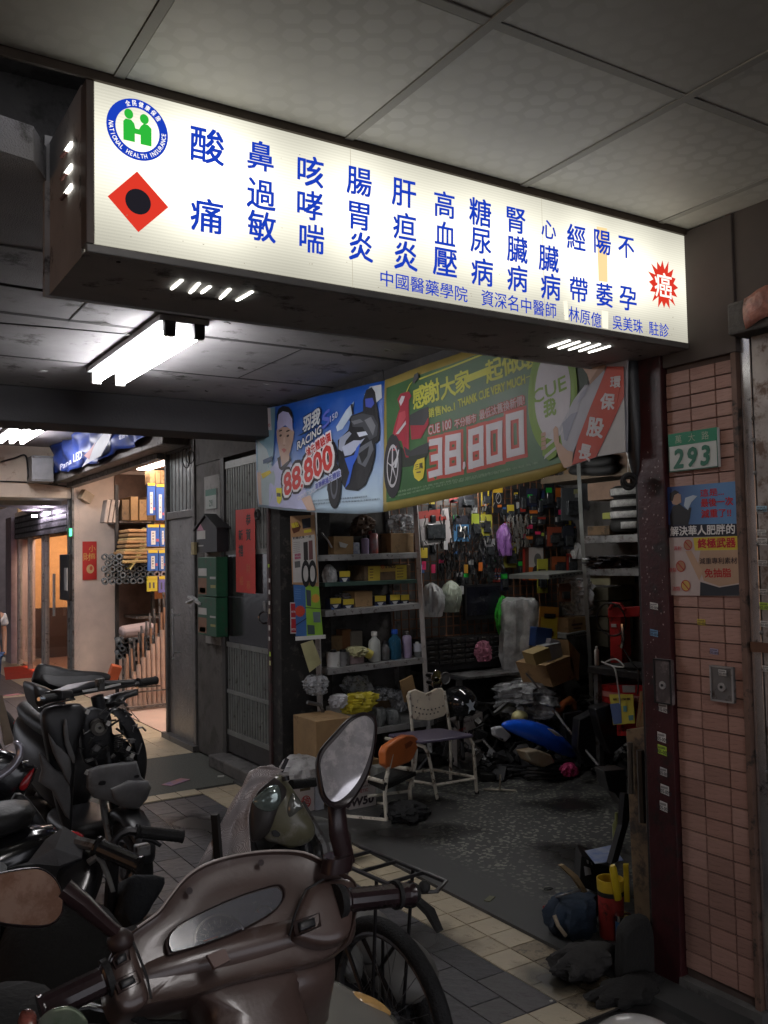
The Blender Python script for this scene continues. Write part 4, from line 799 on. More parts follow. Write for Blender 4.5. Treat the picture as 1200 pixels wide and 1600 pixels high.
for r_ in range(5):
    for k in range(10):
        if r_ < 2 and k < 2: continue
        foam_tube((3.34+.075*k+(.037 if r_ % 2 else 0)+.06*(2-r_ if r_ < 2 else 0), 11.9, z0_-.35+.05+r_*.085+(.1 if r_ > 1 else 0)), .72+random.uniform(-.1, .12), .040, foam, 'dark foam tube in the lower stack beside the wrapped roll', 'dark foam tubes', random.uniform(-.2, .2))
tag(MB().box(at(215, 985, Y=11.0), (.42, .3, .11), (.1, -.08, 0)).jitter(.02).build('wrapped_roll', foam2, smooth=True, bevel=.04), 'pinkish grey wrapped roll lying on the lower foam tubes', 'roll')
tag(MB().box(at(178, 1052, Y=10.9), (.12, .1, .2), (.2, .3, 0)).build('orange_pack', ink((.5, .12, .05)), smooth=False, bevel=.01), 'small orange pack below the lower foam tubes', 'pack')
for (x0, y0_, x1, y1, c, t_) in ((230, 755, 243, 805, (.03, .11, .45), 0), (244, 757, 257, 813, (.03, .10, .40), 0), (230, 820, 249, 854, (.03, .11, .45), 1), (250, 820, 259, 854, (.04, .13, .45), 1), (231, 860, 247, 892, (.03, .12, .42), 1), (248, 860, 259, 892, (.03, .12, .42), 1), (230, 901, 246, 924, (.60, .50, .05), 2), (248, 901, 259, 926, (.16, .15, .42), 2)):
    px = thing('power_strip_pack', '%s hanging pack, %s column, %s row beside the steel door' % ({0: 'tall blue', 1: 'blue', 2: 'yellow' if c[0] > .5 else 'violet'}[t_], 'left' if x0 < 240 else 'right', {0: 'top', 1: 'second' if y0_ < 850 else 'third', 2: 'lowest'}[t_]), 'pack', at((x0+x1)/2, y1, Y=10.9), group='hanging packs beside the steel door')
    pb('card', None, None, (x0, y0_, x1, y1), 10.9, .03, ink(c), parent=px)
    A = Art((0, 10.898, 0), (1, 0, 0), (0, 0, 1), (0, -1, 0), .002)
    A.prect((.6, .45, .05), x0+.5, y0_-.5, x1-.5, y0_+4); w = x1-x0
    if t_ < 2:
        A.prect((.68, .68, .68), x0+w*.32, y0_+(y1-y0_)*.28, x0+w*.68, y1-3)
        for i in range(4): A.prect((.05, .05, .1), x0+w*.42, y0_+(y1-y0_)*(.36+.13*i), x0+w*.56, y0_+(y1-y0_)*(.36+.13*i)+2)
        A.prect((.5, .12, .15), x0+w*.74, y1-12, x0+w*.95, y1-8, 2)
    else:
        for i in range(2): A.prect((.08, .08, .1), x0+3+6*i, y0_+9, x0+5.5+6*i, y1-5)
    A.build(px, 'print')
rr_ = thing('tube_rack', 'low steel rack holding rows of upright tubes and rods on the hardware shop floor', 'rack', (3.7, 10.3, 0))
MB().b2((2.97, 10.22, .02), (3.8, 10.26, .05)).b2((2.97, 10.25, .20), (3.8, 10.268, .215)).b2((2.97, 10.22, .0), (3.0, 10.9, .05)).build('frame', dsteel, rr_, smooth=False)
pvc = mat('beige_tube', (.50, .38, .32), .45, var=.2); cop = mat('copper_rod', (.55, .33, .22), .3, metal=.6)
for k in range(13):
    x = 3.03+.056*k; hh = .36+.076*k
    tag(MB().cyl((x, 10.30, .05), (x, 10.33, hh), .026, n=10).build('tube', pvc), 'thick beige tube standing in the floor rack of the hardware shop', 'tube', 'beige tubes in the rack')
    for j in range(2):
        xx = x+random.uniform(-.03, .03); h2 = hh+.12+.1*j+random.uniform(0, .08)
        tag(MB().cyl((xx, 10.42+.1*j, .05), (xx+random.uniform(-.02, .02), 10.46+.1*j, h2), .014, n=7).build('rod', cop if j == 0 else dsteel), '%s rod rising behind the beige tubes' % ('copper' if j == 0 else 'dark steel'), 'rod', 'rods in the rack')

o = thing('glass_shopfront', 'warm lit glass shopfront with steel door frames and a patterned orange wall inside', 'shopfront', (2.9, 14.5, 0))
MB().b2((2.86, 12.6, 2.12), (3.2, 16.6, 2.50)).build('shutter_head', dark, o, smooth=False)
for i in range(4): MB().b2((2.85, 12.6, 2.13+.09*i), (2.86, 16.4, 2.19+.09*i)).build('slat', dsteel, o, smooth=False)
for y_, w in ((16.32, .12), (14.35, .07), (14.15, .05), (12.62, .08), (15.4, .05)): MB().b2((2.88, y_-w, 0), (2.95, y_, 2.12)).build('frame', steel, o, smooth=False)
glass = mat('shop_glass', (.9, .9, .9), .02, var=0, trans=1, ior=1.1); MB().b2((2.91, 12.6, .1), (2.918, 16.3, 2.12)).build('glass', glass, o, smooth=False)
MB().tube([(2.84, 13.3, .95), (2.84, 13.3, 1.55)], .02, 8).build('handle', steel, o)
wp = mat('orange_wallpaper', (.60, .38, .19), .7, col2=(.52, .32, .15), scale=11)
struct('inner_wall', MB().b2((3.0, 16.9, .9), (9, 17.0, 3.0)), wp, smooth=False); struct('wainscot', MB().b2((3.0, 16.88, 0), (9, 16.99, .9)), mat('dark_wood', (.04, .022, .018), .5), smooth=False)
struct('inner_partition', MB().b2((4.3, 12.96, 0), (4.4, 16.9, 3.0)), mat('inner_red', (.32, .12, .05), .6, var=.5, scale=2), smooth=False); struct('inner_ceiling', MB().b2((2.96, 12.9, 2.52), (9, 17, 2.6)), cream, smooth=False)
struct('inner_floor', MB().b2((2.96, 12.9, -.1), (9, 17, .01)), mat('inner_floor', (.2, .12, .1), .3), smooth=False)
hl2 = thing('shop_lamp', 'warm ceiling lamp inside the glass shopfront', 'lamp', (3.6, 15, 2.5)); MB().b2((3.3, 14.0, 2.48), (3.9, 16.3, 2.51)).build('diffuser', lit('warm_lamp', (1, .66, .42), 8), hl2, smooth=False)
dl = thing('downlight', 'pair of violet-white downlights washing the soffit beyond the cream beam', 'lamp', (2.6, 13.6, 2.7))
for y_ in (13.35, 14.2): MB().cyl((2.75, y_, 2.40), (2.75, y_, 2.43), .04, n=12).build('lens', lit('violet_light', (.90, .78, 1), 45), dl)
es = thing('exit_sign', 'small green lit sign at the edge of the glass shopfront', 'sign', at(109, 832, X=2.87)); MB().box(at(109, 832, X=2.86), (.01, .24, .10)).build('panel', lit('green_sign', (.08, .9, .3), 1.4), es, smooth=False)
ph = thing('wall_phone', 'black intercom fixed at the edge of the glass shopfront', 'intercom', at(103, 900, X=2.85)); MB().box(at(103, 902, X=2.84), (.06, .5, .62)).build('body', blackp, ph, smooth=False, bevel=.01); MB().box(at(103, 905, X=2.80), (.01, .15, .3)).build('label', ink((.5, .5, .5)), ph, smooth=False)
struct('far_pier', MB().b2((2.80, 16.42, 0), (3.2, 16.95, 2.5)), mat('violet_wall', (.42, .36, .40), .8), smooth=False)
tag(MB().add([(2.35, 14.2, .004), (3.0, 14.2, .004), (3.0, 15.9, .004), (2.6, 15.9, .004)], [(0, 1, 2, 3)]).build('red_mat', mat('red_mat', (.42, .04, .02), .9), smooth=False, solid=.006), 'red doormat on the pavement before the glass shopfront', 'mat')
tag(MB().box((2.15, 12.5, .006), (.2, .12, .003), (0, 0, .3)).build('pink_leaflet', ink((.6, .25, .3)), smooth=False), 'pink leaflet on the far pavement near the red mat', 'leaflet')
tag(MB().box(at(275, 1222, Z=.003), (.22, .10, .003), (0, 0, .5)).build('leaflet', mat('leaflet', (.10, .10, .30), .5, col2=(.45, .18, .08), scale=9), smooth=False), 'blue and orange leaflet lying on the granite paving before the gate', 'leaflet')
tag(MB().box(at(345, 1213, Z=.004), (.05, .03, .006), (0, 0, -.4)).build('paper_scrap', ink((.5, .5, .45)), smooth=False), 'tiny white paper scrap by the gate step', 'scrap')
pe_ = thing('person', 'small person in white t-shirt and jeans with a dark backpack at the left edge', 'person', (1.83, 12.2, -.016))
def skin_body(name, pts, edges, m_, parent, sub=2):
    me = bpy.data.meshes.new(name); me.from_pydata([p[0] for p in pts], edges, []); o = bpy.data.objects.new(name, me); COL.objects.link(o); o.parent = parent; me.materials.append(m_)
    md = o.modifiers.new('skin', 'SKIN')
    for i, p in enumerate(pts):
        r_ = p[1]; me.skin_vertices[0].data[i].radius = r_ if isinstance(r_, tuple) else (r_, r_)
    me.skin_vertices[0].data[0].use_root = True
    md.use_smooth_shade = True
    q_ = o.modifiers.new('s', 'SUBSURF'); q_.levels = sub; q_.render_levels = sub; return o
skin = mat('skin', (.36, .20, .14), .6, var=.1); tee = fabric('white_tee', (.55, .56, .60)); jean = fabric('denim', (.05, .09, .20))
skin_body('body', [((0, 0, .72), .09), ((0, 0, .92), .095), ((0, 0, 1.08), .10), ((0, 0, 1.15), .045), ((0, -.01, 1.24), .075), ((0, -.01, 1.33), .065), ((-.14, 0, 1.07), .045), ((.14, 0, 1.07), .045), ((-.17, .02, .85), .033), ((.18, .04, .85), .033), ((-.16, -.06, .66), .026), ((.17, -.03, .65), .026), ((.165, -.06, .57), .028), ((-.155, -.1, .58), .028),
  ((-.07, 0, .66), .075), ((.07, 0, .66), .075), ((-.07, -.08, .38), .055), ((.08, .06, .38), .055), ((-.07, -.06, .06), .038), ((.08, .16, .08), .038), ((-.07, -.17, .03), .03), ((.08, .07, .03), .03)],
  [(0, 1), (1, 2), (2, 3), (3, 4), (4, 5), (2, 6), (2, 7), (6, 8), (7, 9), (8, 10), (9, 11), (11, 12), (10, 13), (0, 14), (0, 15), (14, 16), (15, 17), (16, 18), (17, 19), (18, 20), (19, 21)], skin, pe_)
skin_body('tshirt', [((0, 0, .64), (.125, .10)), ((0, 0, .9), (.12, .10)), ((0, 0, 1.09), (.12, .09)), ((.15, .01, 1.06), .062), ((-.15, .01, 1.06), .062), ((.185, .02, .93), .056), ((-.185, .02, .93), .056)], [(0, 1), (1, 2), (2, 3), (2, 4), (3, 5), (4, 6)], tee, pe_)
skin_body('jeans', [((0, 0, .62), (.12, .10)), ((-.07, -.02, .55), .085), ((.07, .02, .55), .085), ((-.07, -.08, .36), .07), ((.08, .07, .36), .07), ((-.07, -.06, .08), .055), ((.08, .15, .1), .055)], [(0, 1), (0, 2), (1, 3), (2, 4), (3, 5), (4, 6)], jean, pe_)
MB().ell((0, .01, 1.325), (.083, .092, .085), 14, 10).build('hair', mat('black_hair', (.012, .01, .01), .6), pe_, world=False)
bpk = tag(MB().loft([[(x*w, .13+y*w*.6, z) for x, y in ((-.12, -.07), (.12, -.07), (.13, .08), (-.13, .08))] for z, w in ((.68, .8), (.75, 1), (1.0, 1), (1.1, .7))]).tube([(.09, .1, 1.1), (.10, -.06, 1.12), (.10, -.13, .95), (.10, -.06, .8), (.09, .1, .75)], .014, 6, flat=.6).build('backpack', fabric('dark_pack', (.03, .03, .04)), None, smooth=True), 'dark backpack worn by the small person at the left edge', 'backpack'); bpk.location = pe_.location
BX = 2.80
def waver(a):
    def w(p):
        y, z = p.y, p.z
        p.x += a*(math.sin(y*5.1+z*1.3)+.5*math.sin(y*11-z*3)+.35*math.sin(z*13+y*2)); return p
    return w
wav = waver(.006)
def sheet(name, top, bot, m_, parent, nv=14):
    """cloth between a top line and a bottom line of plane points, warped"""
    k = len(top); mb = MB()
    rows = [[wav(a.lerp(b_, j/nv)) for a, b_ in zip(top, bot)] for j in range(nv+1)]
    mb.add([p for r_ in rows for p in r_], [(j*k+i, j*k+i+1, (j+1)*k+i+1, (j+1)*k+i) for j in range(nv) for i in range(k-1)])
    return mb.build(name, m_, parent, solid=-.002)
def line(pts, n_=24, X=BX):
    P3 = [at(x, y, X=X) for x, y in pts]; out = []
    tot = [0]
    for i in range(1, len(P3)): tot.append(tot[-1]+(P3[i]-P3[i-1]).length)
    for k in range(n_+1):
        s_ = tot[-1]*k/n_; i = 0
        while i < len(P3)-2 and tot[i+1] < s_: i += 1
        out.append(P3[i].lerp(P3[i+1], (s_-tot[i])/(tot[i+1]-tot[i])))
    return out
def densify(mb, mx=.16):                 # long print polygons follow the cloth
    import bmesh
    bm = bmesh.new(); vs = [bm.verts.new(v) for v in mb.v]
    for f in mb.f:
        try: bm.faces.new([vs[i] for i in f])
        except Exception: pass
    bmesh.ops.triangulate(bm, faces=[f for f in bm.faces if len(f.verts) > 4])
    for _ in range(3):
        es = [e for e in bm.edges if e.calc_length() > mx]
        if not es: break
        bmesh.ops.subdivide_edges(bm, edges=es, cuts=1)
        bmesh.ops.triangulate(bm, faces=[f for f in bm.faces if len(f.verts) > 4])
    bm.verts.index_update(); mb.v = [tuple(v.co) for v in bm.verts]; mb.f = [tuple(v.index for v in f.verts) for f in bm.faces]; bm.free()
def bannerart(): return Art((BX-.0045, 0, 0), (0, -1, 0), (0, 0, 1), (-1, 0, 0), .0012)
def finish(A, parent):
    for k, (mb, col, lay) in A.d.items(): densify(mb)
    A.build(parent, 'print', warp=wav)
bb_ = thing('blue_banner', 'blue scooter advertising banner with a smiling woman and a black motor scooter, priced 88,800', 'banner', (BX, 5.3, 2.0))
sky_ = grad('banner_sky', (.36, .48, .58), (.010, .085, .42), 2, 2.05, 2.62)
sheet('cloth', line([(399, 641), (440, 633), (600, 594)]), line([(403, 792), (440, 797), (500, 801), (560, 803), (600, 800)]), sky_, bb_)
A = bannerart(); g = lambda x, y: (395+x/5.714, 590+y/5.714)
Pq = lambda *a: [g(*q) for q in a]
A.ppoly((.16, .30, .38), Pq((30, 290), (200, 262), (180, 420), (120, 600), (170, 760), (120, 820), (40, 830)), 1)
A.ppoly((.33, .42, .45), Pq((48, 560), (120, 640), (200, 900), (160, 1140), (60, 1135)), 2)
A.ppoly((.50, .55, .60), Pq((995, 150), (1040, 80), (1140, 60), (1150, 180), (1080, 240), (1000, 260)), 1); A.ppoly((.42, .52, .62), Pq((750, 440), (830, 290), (900, 210), (880, 330), (800, 460), (760, 480)), 1)
A.ppoly((.50, .47, .50), Pq((62, 268), (158, 272), (163, 470), (66, 462)), 3)
c = A.uv(*g(110, 350)); A.ell((.04, .04, .05), c, .040, .045, 4, hole=.8); A.ppoly((.04, .04, .05), Pq((90, 380), (105, 320), (130, 345), (118, 352), (132, 385), (112, 362)), 4)
A.fit((.35, .03, .03), 'KYMCO', g(75, 430), g(152, 438), 4.4, 4, .03)
A.ppoly((.015, .014, .016), Pq((215, 330), (230, 280), (270, 250), (320, 262), (350, 310), (358, 400), (340, 420), (230, 400), (212, 450)), 3)
A.ppoly((.44, .31, .25), Pq((205, 480), (218, 440), (350, 440), (370, 490), (362, 560), (340, 660), (310, 730), (270, 770), (245, 720), (225, 620), (212, 560)), 3)
A.ppoly((.40, .40, .62), Pq((217, 400), (232, 330), (270, 300), (320, 312), (352, 370), (358, 480), (290, 425), (216, 470)), 4)
A.ppoly((.44, .31, .25), Pq((245, 690), (330, 680), (335, 730), (262, 800)), 3)
for x, y in ((248, 517), (316, 520)):
    c = A.uv(*g(x, y)); A.ell((.05, .035, .03), c, .022, .009, 5, 14); A.ell((.06, .04, .035), (c[0], c[1]+.035), .030, .006, 5, 12)
A.ppoly((.42, .13, .12), Pq((258, 640), (282, 630), (308, 645), (284, 672)), 5); A.ppoly((.52, .38, .31), Pq((275, 530), (290, 530), (296, 598), (268, 598)), 4); A.ppoly((.33, .20, .16), Pq((266, 598), (296, 600), (284, 612)), 5)
A.ppoly((.40, .42, .62), Pq((225, 730), (335, 740), (420, 850), (460, 1060), (540, 1180), (410, 1175), (140, 1150), (160, 900), (140, 830)), 2)
A.ppoly((.03, .03, .04), Pq((218, 720), (250, 700), (252, 800), (330, 740), (340, 690), (350, 740), (300, 810), (262, 830), (235, 810)), 5)
A.ppoly((.50, .35, .27), Pq((440, 1080), (520, 1050), (570, 1185), (500, 1188)), 3); A.ppoly((.50, .36, .28), Pq((48, 850), (78, 840), (82, 1135), (58, 1130)), 3); A.ppoly((.62, .50, .05), Pq((80, 860), (150, 825), (165, 850), (95, 905)), 4)
A.ppoly((.65, .60, .04), Pq((203, 985), (255, 985), (255, 1090), (232, 1132), (210, 1110)), 5); A.ppoly((.05, .05, .04), Pq((210, 1030), (245, 1032), (246, 1065), (210, 1062)), 6)
A.ppoly((.04, .08, .16), Pq((95, 735), (170, 700), (172, 745), (98, 770)), 5)
blk, dgr = (.012, .013, .016), (.05, .055, .065)
A.ppoly(blk, Pq((985, 200), (1010, 110), (1060, 85), (1090, 130), (1095, 260), (1115, 300), (1135, 420), (1130, 560), (1090, 590), (1090, 700), (1060, 820), (1000, 960), (930, 1010), (830, 1000), (780, 920), (760, 700), (765, 560), (850, 470), (900, 460), (860, 380), (880, 340), (985, 300)), 2)
A.ppoly((.05, .08, .42), Pq((1005, 190), (1070, 180), (1088, 230), (1060, 270), (1010, 260)), 3)
A.ppoly(dgr, Pq((870, 350), (980, 320), (1080, 340), (1120, 420), (1110, 520), (1040, 560), (980, 440), (890, 440)), 3); A.ppoly((.16, .17, .19), Pq((1000, 380), (1060, 350), (1100, 430), (1075, 520), (1040, 450)), 4); A.ppoly((.14, .15, .17), Pq((880, 390), (960, 370), (990, 395), (905, 420)), 4)
A.ppoly((.28, .31, .40), Pq((780, 540), (860, 480), (880, 500), (820, 580), (800, 660), (770, 640)), 3); A.ppoly((.36, .40, .52), Pq((800, 620), (900, 560), (960, 560), (1000, 540), (920, 640), (870, 690), (820, 700)), 4)
A.ppoly((.03, .10, .50), Pq((820, 720), (900, 690), (920, 630), (960, 580), (930, 700), (890, 780), (860, 940), (825, 990), (860, 850), (850, 770)), 5); A.ppoly((.05, .05, .06), Pq((690, 860), (760, 790), (800, 830), (790, 990), (740, 1080), (700, 1085), (670, 1000)), 3)
c = A.uv(*g(735, 960)); A.ell(blk, c, .085, .15, 4, 24); A.ell((.10, .11, .13), c, .045, .09, 5, 20, hole=.7); A.ppoly((.5, .55, .65), Pq((930, 490), (1010, 480), (1030, 510), (950, 530)), 5)
A.ppoly((.02, .02, .03), Pq((870, 240), (890, 232), (900, 330), (888, 332)), 3); A.ppoly((.11, .12, .14), Pq((920, 640), (1060, 560), (1080, 640), (1000, 800), (930, 760)), 4); A.ppoly(blk, Pq((940, 680), (1040, 610), (1020, 700), (970, 770)), 5)
yel, wht, rd = (.55, .58, .60), (.60, .60, .62), (.50, .04, .035)
A.fit((.02, .05, .14), '羽我', g(446, 500), g(616, 412), 25, 4, .09, shear=.25); A.fit((.50, .55, .58), '羽我', g(450, 495), g(612, 410), 24, 5, .045, shear=.25); A.ppoly((.05, .08, .12), Pq((400, 522), (480, 478), (500, 482), (440, 512)), 5)
A.fit((.02, .05, .12), 'RACING', g(402, 652), g(634, 498), 14, 4, .08, shear=.2); A.fit((.55, .58, .60), 'RACING', g(406, 648), g(630, 496), 12.5, 5, .03, shear=.2)
A.fit((.10, .14, .55), 'S', g(642, 470), g(705, 400), 22, 5, .03, shear=.3); A.fit((.45, .50, .58), '150', g(705, 400), g(765, 352), 9.5, 5, .02, shear=.2)
A.fit(wht, '搶先體驗價', g(488, 722), g(718, 568), 17, 4, .12); A.fit(rd, '搶先體驗價', g(492, 716), g(715, 566), 14.5, 5, .03)
for off, col, b_, ly in ((16, (.02, .015, .02), .16, 4), (8, wht, .10, 5), (0, rd, .04, 6)):
    A.fit(col, '88', g(285-off, 1060+off), g(440+off*.6, 968), 33+off*.25, ly, b_, shear=.12); A.fit(col, '800', g(475-off, 945+off), g(725+off, 800), 36+off*.25, ly, b_, shear=.12)
A.fit(wht, ',', g(444, 998), g(464, 975), 7, 6, .09); A.fit(rd, ',', g(446, 996), g(462, 976), 6, 7, .03)
A.fit((.55, .55, .6), '○○○○○○', g(415, 1100), g(565, 1018), 7, 6, .03); A.fit((.5, .55, .7), '車聯網搶先體驗', g(568, 1010), g(792, 880), 12, 6, .10); A.fit((.03, .04, .30), '車聯網搶先體驗', g(572, 1004), g(790, 880), 10, 7, .02)
A.fit((.06, .07, .09), '※圖片僅供參考實際以車輛為準建議售價不含領牌保險稅費', g(540, 1110), g(1020, 1070), 3.0, 3); A.fit((.06, .07, .09), '活動詳情請洽各經銷商光陽機車保留修改活動辦法權利', g(545, 1138), g(1140, 1092), 3.0, 3)
finish(A, bb_)
gb = thing('green_banner', 'green scooter banner with gold border, red scooter, 38,800 price and a round CUE paddle', 'banner', (BX, 3.5, 2.0))
gold = mat('banner_gold', (.30, .235, .06), .55, var=.15); green = mat('banner_green', (.035, .115, .03), .5, col2=(.02, .075, .022), scale=3)
sheet('cloth', line([(600, 594), (750, 541), (830, 512), (905, 484)]), line([(600, 800), (680, 784), (760, 767), (840, 750), (886, 734)]), gold, gb)
sheet('cloth', line([(905, 484), (983, 460)]), line([(886, 734), (900, 726), (936, 714), (980, 706)]), mat('shirt_print', (.40, .40, .43), .6, col2=(.30, .31, .36), scale=5), gb)
A = bannerart(); g = lambda x, y: (590+x/5.714, 540+y/5.714); g3 = lambda x, y: (780+x/5.455, 530+y/5.455)
P3 = lambda *a: [g3(*q) for q in a]
A.ppoly(green, [(603, 606), (700, 571), (800, 534), (886, 504), (905, 500), (880, 722), (840, 733), (760, 752), (680, 770), (605, 785)], 1)
yl = (.50, .52, .05)
A.ppoly(yl, Pq((385, 297), (1040, 30), (1060, 32), (1058, 40), (392, 308)), 2)
for ch, x, y, h in (('感', 388, 460, 33), ('謝', 500, 408, 34), ('大', 632, 372, 33), ('家', 758, 318, 33), ('一', 890, 262, 7), ('起', 1036, 215, 35)): A.ptext(yl, ch, *g(x, y), h, lay=3, bold=.025, rot=.07, sx=1.1 if ch != '一' else .8)
for ch, x, y, h in (('做', 95, 195, 36), ('環', 240, 160, 34), ('保', 385, 120, 32)): A.ptext(yl, ch, *g3(x, y), h, lay=3, bold=.025, rot=.07, sx=1.1)
A.fit(yl, '銷售No.1', g(468, 650), g(690, 580), 15, 3, .03); A.fit(yl, 'THANK CUE VERY MUCH', g(720, 555), g3(215, 375), 13.5, 3, .03)
A.ppoly(yl, P3((222, 322), (310, 290), (312, 296), (224, 330)), 3)
for col, b_, ly in (((.42, .05, .04), .09, 3), ((.52, .50, .50), .01, 4)):
    A.fit(col, 'CUE 100', g(470, 800), g(662, 738), 14, ly, b_); A.fit(col, '不分縣市', g(690, 740), g(878, 682), 13.5, ly, b_); A.fit(col, '最低汰舊換新價!', g(910, 665), g3(215, 555), 15, ly, b_)
def seg(pts, w, col, ly, al=1):
    for (x0, y0_), (x1, y1) in zip(pts[:-1], pts[1:]):
        a_, b_ = Vector(A.uv(x0, y0_)), Vector(A.uv(x1, y1)); d_ = (b_-a_).normalized()*w/2; n_ = Vector((-d_.y, d_.x)); A.poly(col, [tuple(q_) for q_ in (a_-d_-n_, b_+d_-n_, b_+d_+n_, a_-d_+n_)], ly)
dg = {'3': [[(0, 0), (1, 0), (1, 1), (0, 1)], [(.25, .5), (1, .5)]], '8': [[(0, 0), (1, 0), (1, 1), (0, 1), (0, 0)], [(0, .5), (1, .5)]], '0': [[(0, 0), (1, 0), (1, 1), (0, 1), (0, 0)]]}
cells = [('3', g(492, 868), g(572, 852), g(575, 1128), g(490, 1152)), ('8', g(632, 832), g(725, 812), g(728, 1095), g(632, 1120)), ('8', g(828, 778), g(925, 748), g(925, 1042), g(828, 1070)), ('0', g(990, 735), g(1098, 705), g(1098, 998), g(992, 1025)), ('0', g3(-18, 682), g3(-18+0, 682), g3(0, 0), g3(0, 0)), ('0', g3(80, 668), g3(190, 638), g3(200, 950), g3(88, 978))]
del cells[4]
for ch, a_, b_, c_, d_ in cells:
    def lp(u, v): t0 = (a_[0]*(1-u)+b_[0]*u, a_[1]*(1-u)+b_[1]*u); t1 = (d_[0]*(1-u)+c_[0]*u, d_[1]*(1-u)+c_[1]*u); return (t0[0]*(1-v)+t1[0]*v, t0[1]*(1-v)+t1[1]*v)
    for st in dg[ch]: seg([lp(*q_) for q_ in st], .070, (.42, .05, .03), 2); seg([lp(*q_) for q_ in st], .036, (.52, .50, .53), 4)
A.ppoly((.52, .50, .53), Pq((765, 1040), (782, 1035), (785, 1075), (772, 1108), (760, 1100), (770, 1070)), 4)
A.ppoly((.60, .50, .04), Pq((345, 1060), (372, 1020), (438, 1000), (440, 1100), (425, 1180), (385, 1212), (345, 1180), (332, 1120)), 5); A.fit((.05, .05, .03), '三萬', g(352, 1112), g(425, 1096), 9, 6, .03); A.ppoly((.1, .08, .04), Pq((365, 1128), (405, 1122), (406, 1134), (366, 1140)), 6)
A.fit((.20, .30, .18), '※此價格適用於汰舊換新補助方案詳情請洽門市', g(108, 1332), g(1190, 1110), 3.4, 3); A.fit((.20, .30, .18), '本公司保留活動變更之權利以各縣市環保局公告補助金額為準', g(108, 1368), g3(335, 1062), 3.4, 3)
rc, rc2 = (.30, .012, .03), (.44, .05, .07)
A.ppoly((.012, .02, .012), Pq((90, 960), (200, 900), (300, 960), (470, 960), (440, 1030), (300, 1080), (200, 1090), (150, 1230), (90, 1220), (75, 1100)), 2)
A.ppoly(rc, Pq((180, 480), (210, 430), (290, 410), (318, 450), (290, 490), (240, 530), (245, 570), (280, 580), (275, 680), (240, 800), (285, 1000), (260, 1000), (215, 850), (125, 840), (150, 720), (195, 580), (225, 545), (195, 520)), 3)
A.ppoly(rc2, Pq((200, 600), (255, 580), (260, 640), (200, 740), (150, 810)), 4); A.ppoly((.5, .5, .52), Pq((165, 790), (260, 670), (262, 700), (190, 790)), 5); A.ppoly(rc2, Pq((85, 960), (110, 880), (170, 865), (205, 900), (190, 930), (130, 940)), 4); A.ppoly((.55, .55, .58), Pq((200, 500), (225, 450), (258, 452), (240, 500), (215, 540)), 5)
c = A.uv(*g(143, 1075)); A.ell((.015, .015, .018), c, .095, .185, 4, 28); A.ell((.42, .42, .44), c, .062, .125, 5, 26, hole=.86)
for i in range(5): a_ = i*1.257+.4; A.poly((.42, .42, .44), [(c[0]+.008*math.sin(a_), c[1]-.008*math.cos(a_)), (c[0]-.008*math.sin(a_), c[1]+.008*math.cos(a_)), (c[0]+.058*math.cos(a_), c[1]+.115*math.sin(a_)+.008), (c[0]+.058*math.cos(a_)+.01, c[1]+.115*math.sin(a_)-.008)], 6)
A.ppoly((.50, .52, .55), Pq((190, 930), (200, 930), (180, 1090), (160, 1090)), 6); A.ppoly((.03, .032, .035), Pq((290, 700), (300, 620), (400, 570), (470, 545), (475, 640), (430, 710), (300, 716)), 4); A.ppoly(rc, Pq((300, 712), (430, 712), (470, 640), (470, 700), (400, 830), (310, 840)), 4); A.ppoly((.03, .032, .035), Pq((240, 900), (300, 940), (380, 900), (480, 860), (470, 960), (300, 990), (260, 980)), 4)
A.ppoly(yl, Pq((268, 415), (300, 350), (335, 318), (305, 358), (277, 415)), 5); A.ppoly((.05, .055, .06), Pq((330, 320), (350, 260), (385, 240), (390, 290), (345, 345)), 6)
lg = (.15, .27, .012); c = A.uv(*g3(462, 470))
A.ppoly((.02, .04, .02), P3((600, 160), (720, 175), (780, 300), (770, 380), (650, 520), (600, 640)), 2)
A.ell(lg, (c[0], c[1]), .168, .268, 6, 40); A.ell((.48, .47, .50), (c[0]+.004, c[1]+.0), .124, .205, 7, 40)
A.fit(lg, 'CUE', g3(300, 560), g3(600, 425), 22, 8, .02); A.fit(lg, '我', g3(400, 668), g3(505, 640), 26, 8, .045)
A.ppoly(lg, P3((380, 780), (520, 730), (495, 1000), (430, 1035), (378, 990)), 6)
for y_ in (790, 870, 950): A.ppoly((.45, .45, .46), P3((400, y_+40), (500, y_-40), (498, y_-10), (392, y_+75)), 7)
A.ppoly((.45, .29, .20), P3((478, 770), (500, 740), (522, 760), (530, 880), (600, 950), (650, 960), (640, 1078), (572, 1102), (520, 1000), (484, 880)), 8)
for y_ in (800, 840, 878, 915): A.ppoly((.42, .27, .19), P3((372, y_), (410, y_-10), (414, y_+22), (370, y_+32)), 8)
A.ppoly((.36, .37, .42), P3((530, 760), (600, 640), (660, 520), (760, 390), (790, 400), (920, 260), (870, 450), (780, 640), (700, 850), (650, 970), (560, 930)), 7); A.ppoly((.24, .26, .33), P3((560, 720), (640, 640), (700, 620), (660, 700), (600, 870), (575, 860)), 8); A.ppoly((.28, .30, .37), P3((720, 470), (790, 400), (760, 480), (690, 560)), 8)
A.ppoly((.48, .33, .24), P3((715, 180), (920, 180), (925, 240), (800, 400), (770, 300), (725, 240)), 5); A.ppoly((.30, .18, .12), P3((880, 220), (925, 200), (920, 270), (800, 400), (790, 370)), 6)
A.ppoly((.43, .055, .03), P3((940, 235), (1078, 235), (1082, 490), (1000, 680), (850, 1005), (640, 1075), (700, 850), (800, 600), (880, 400)), 9)
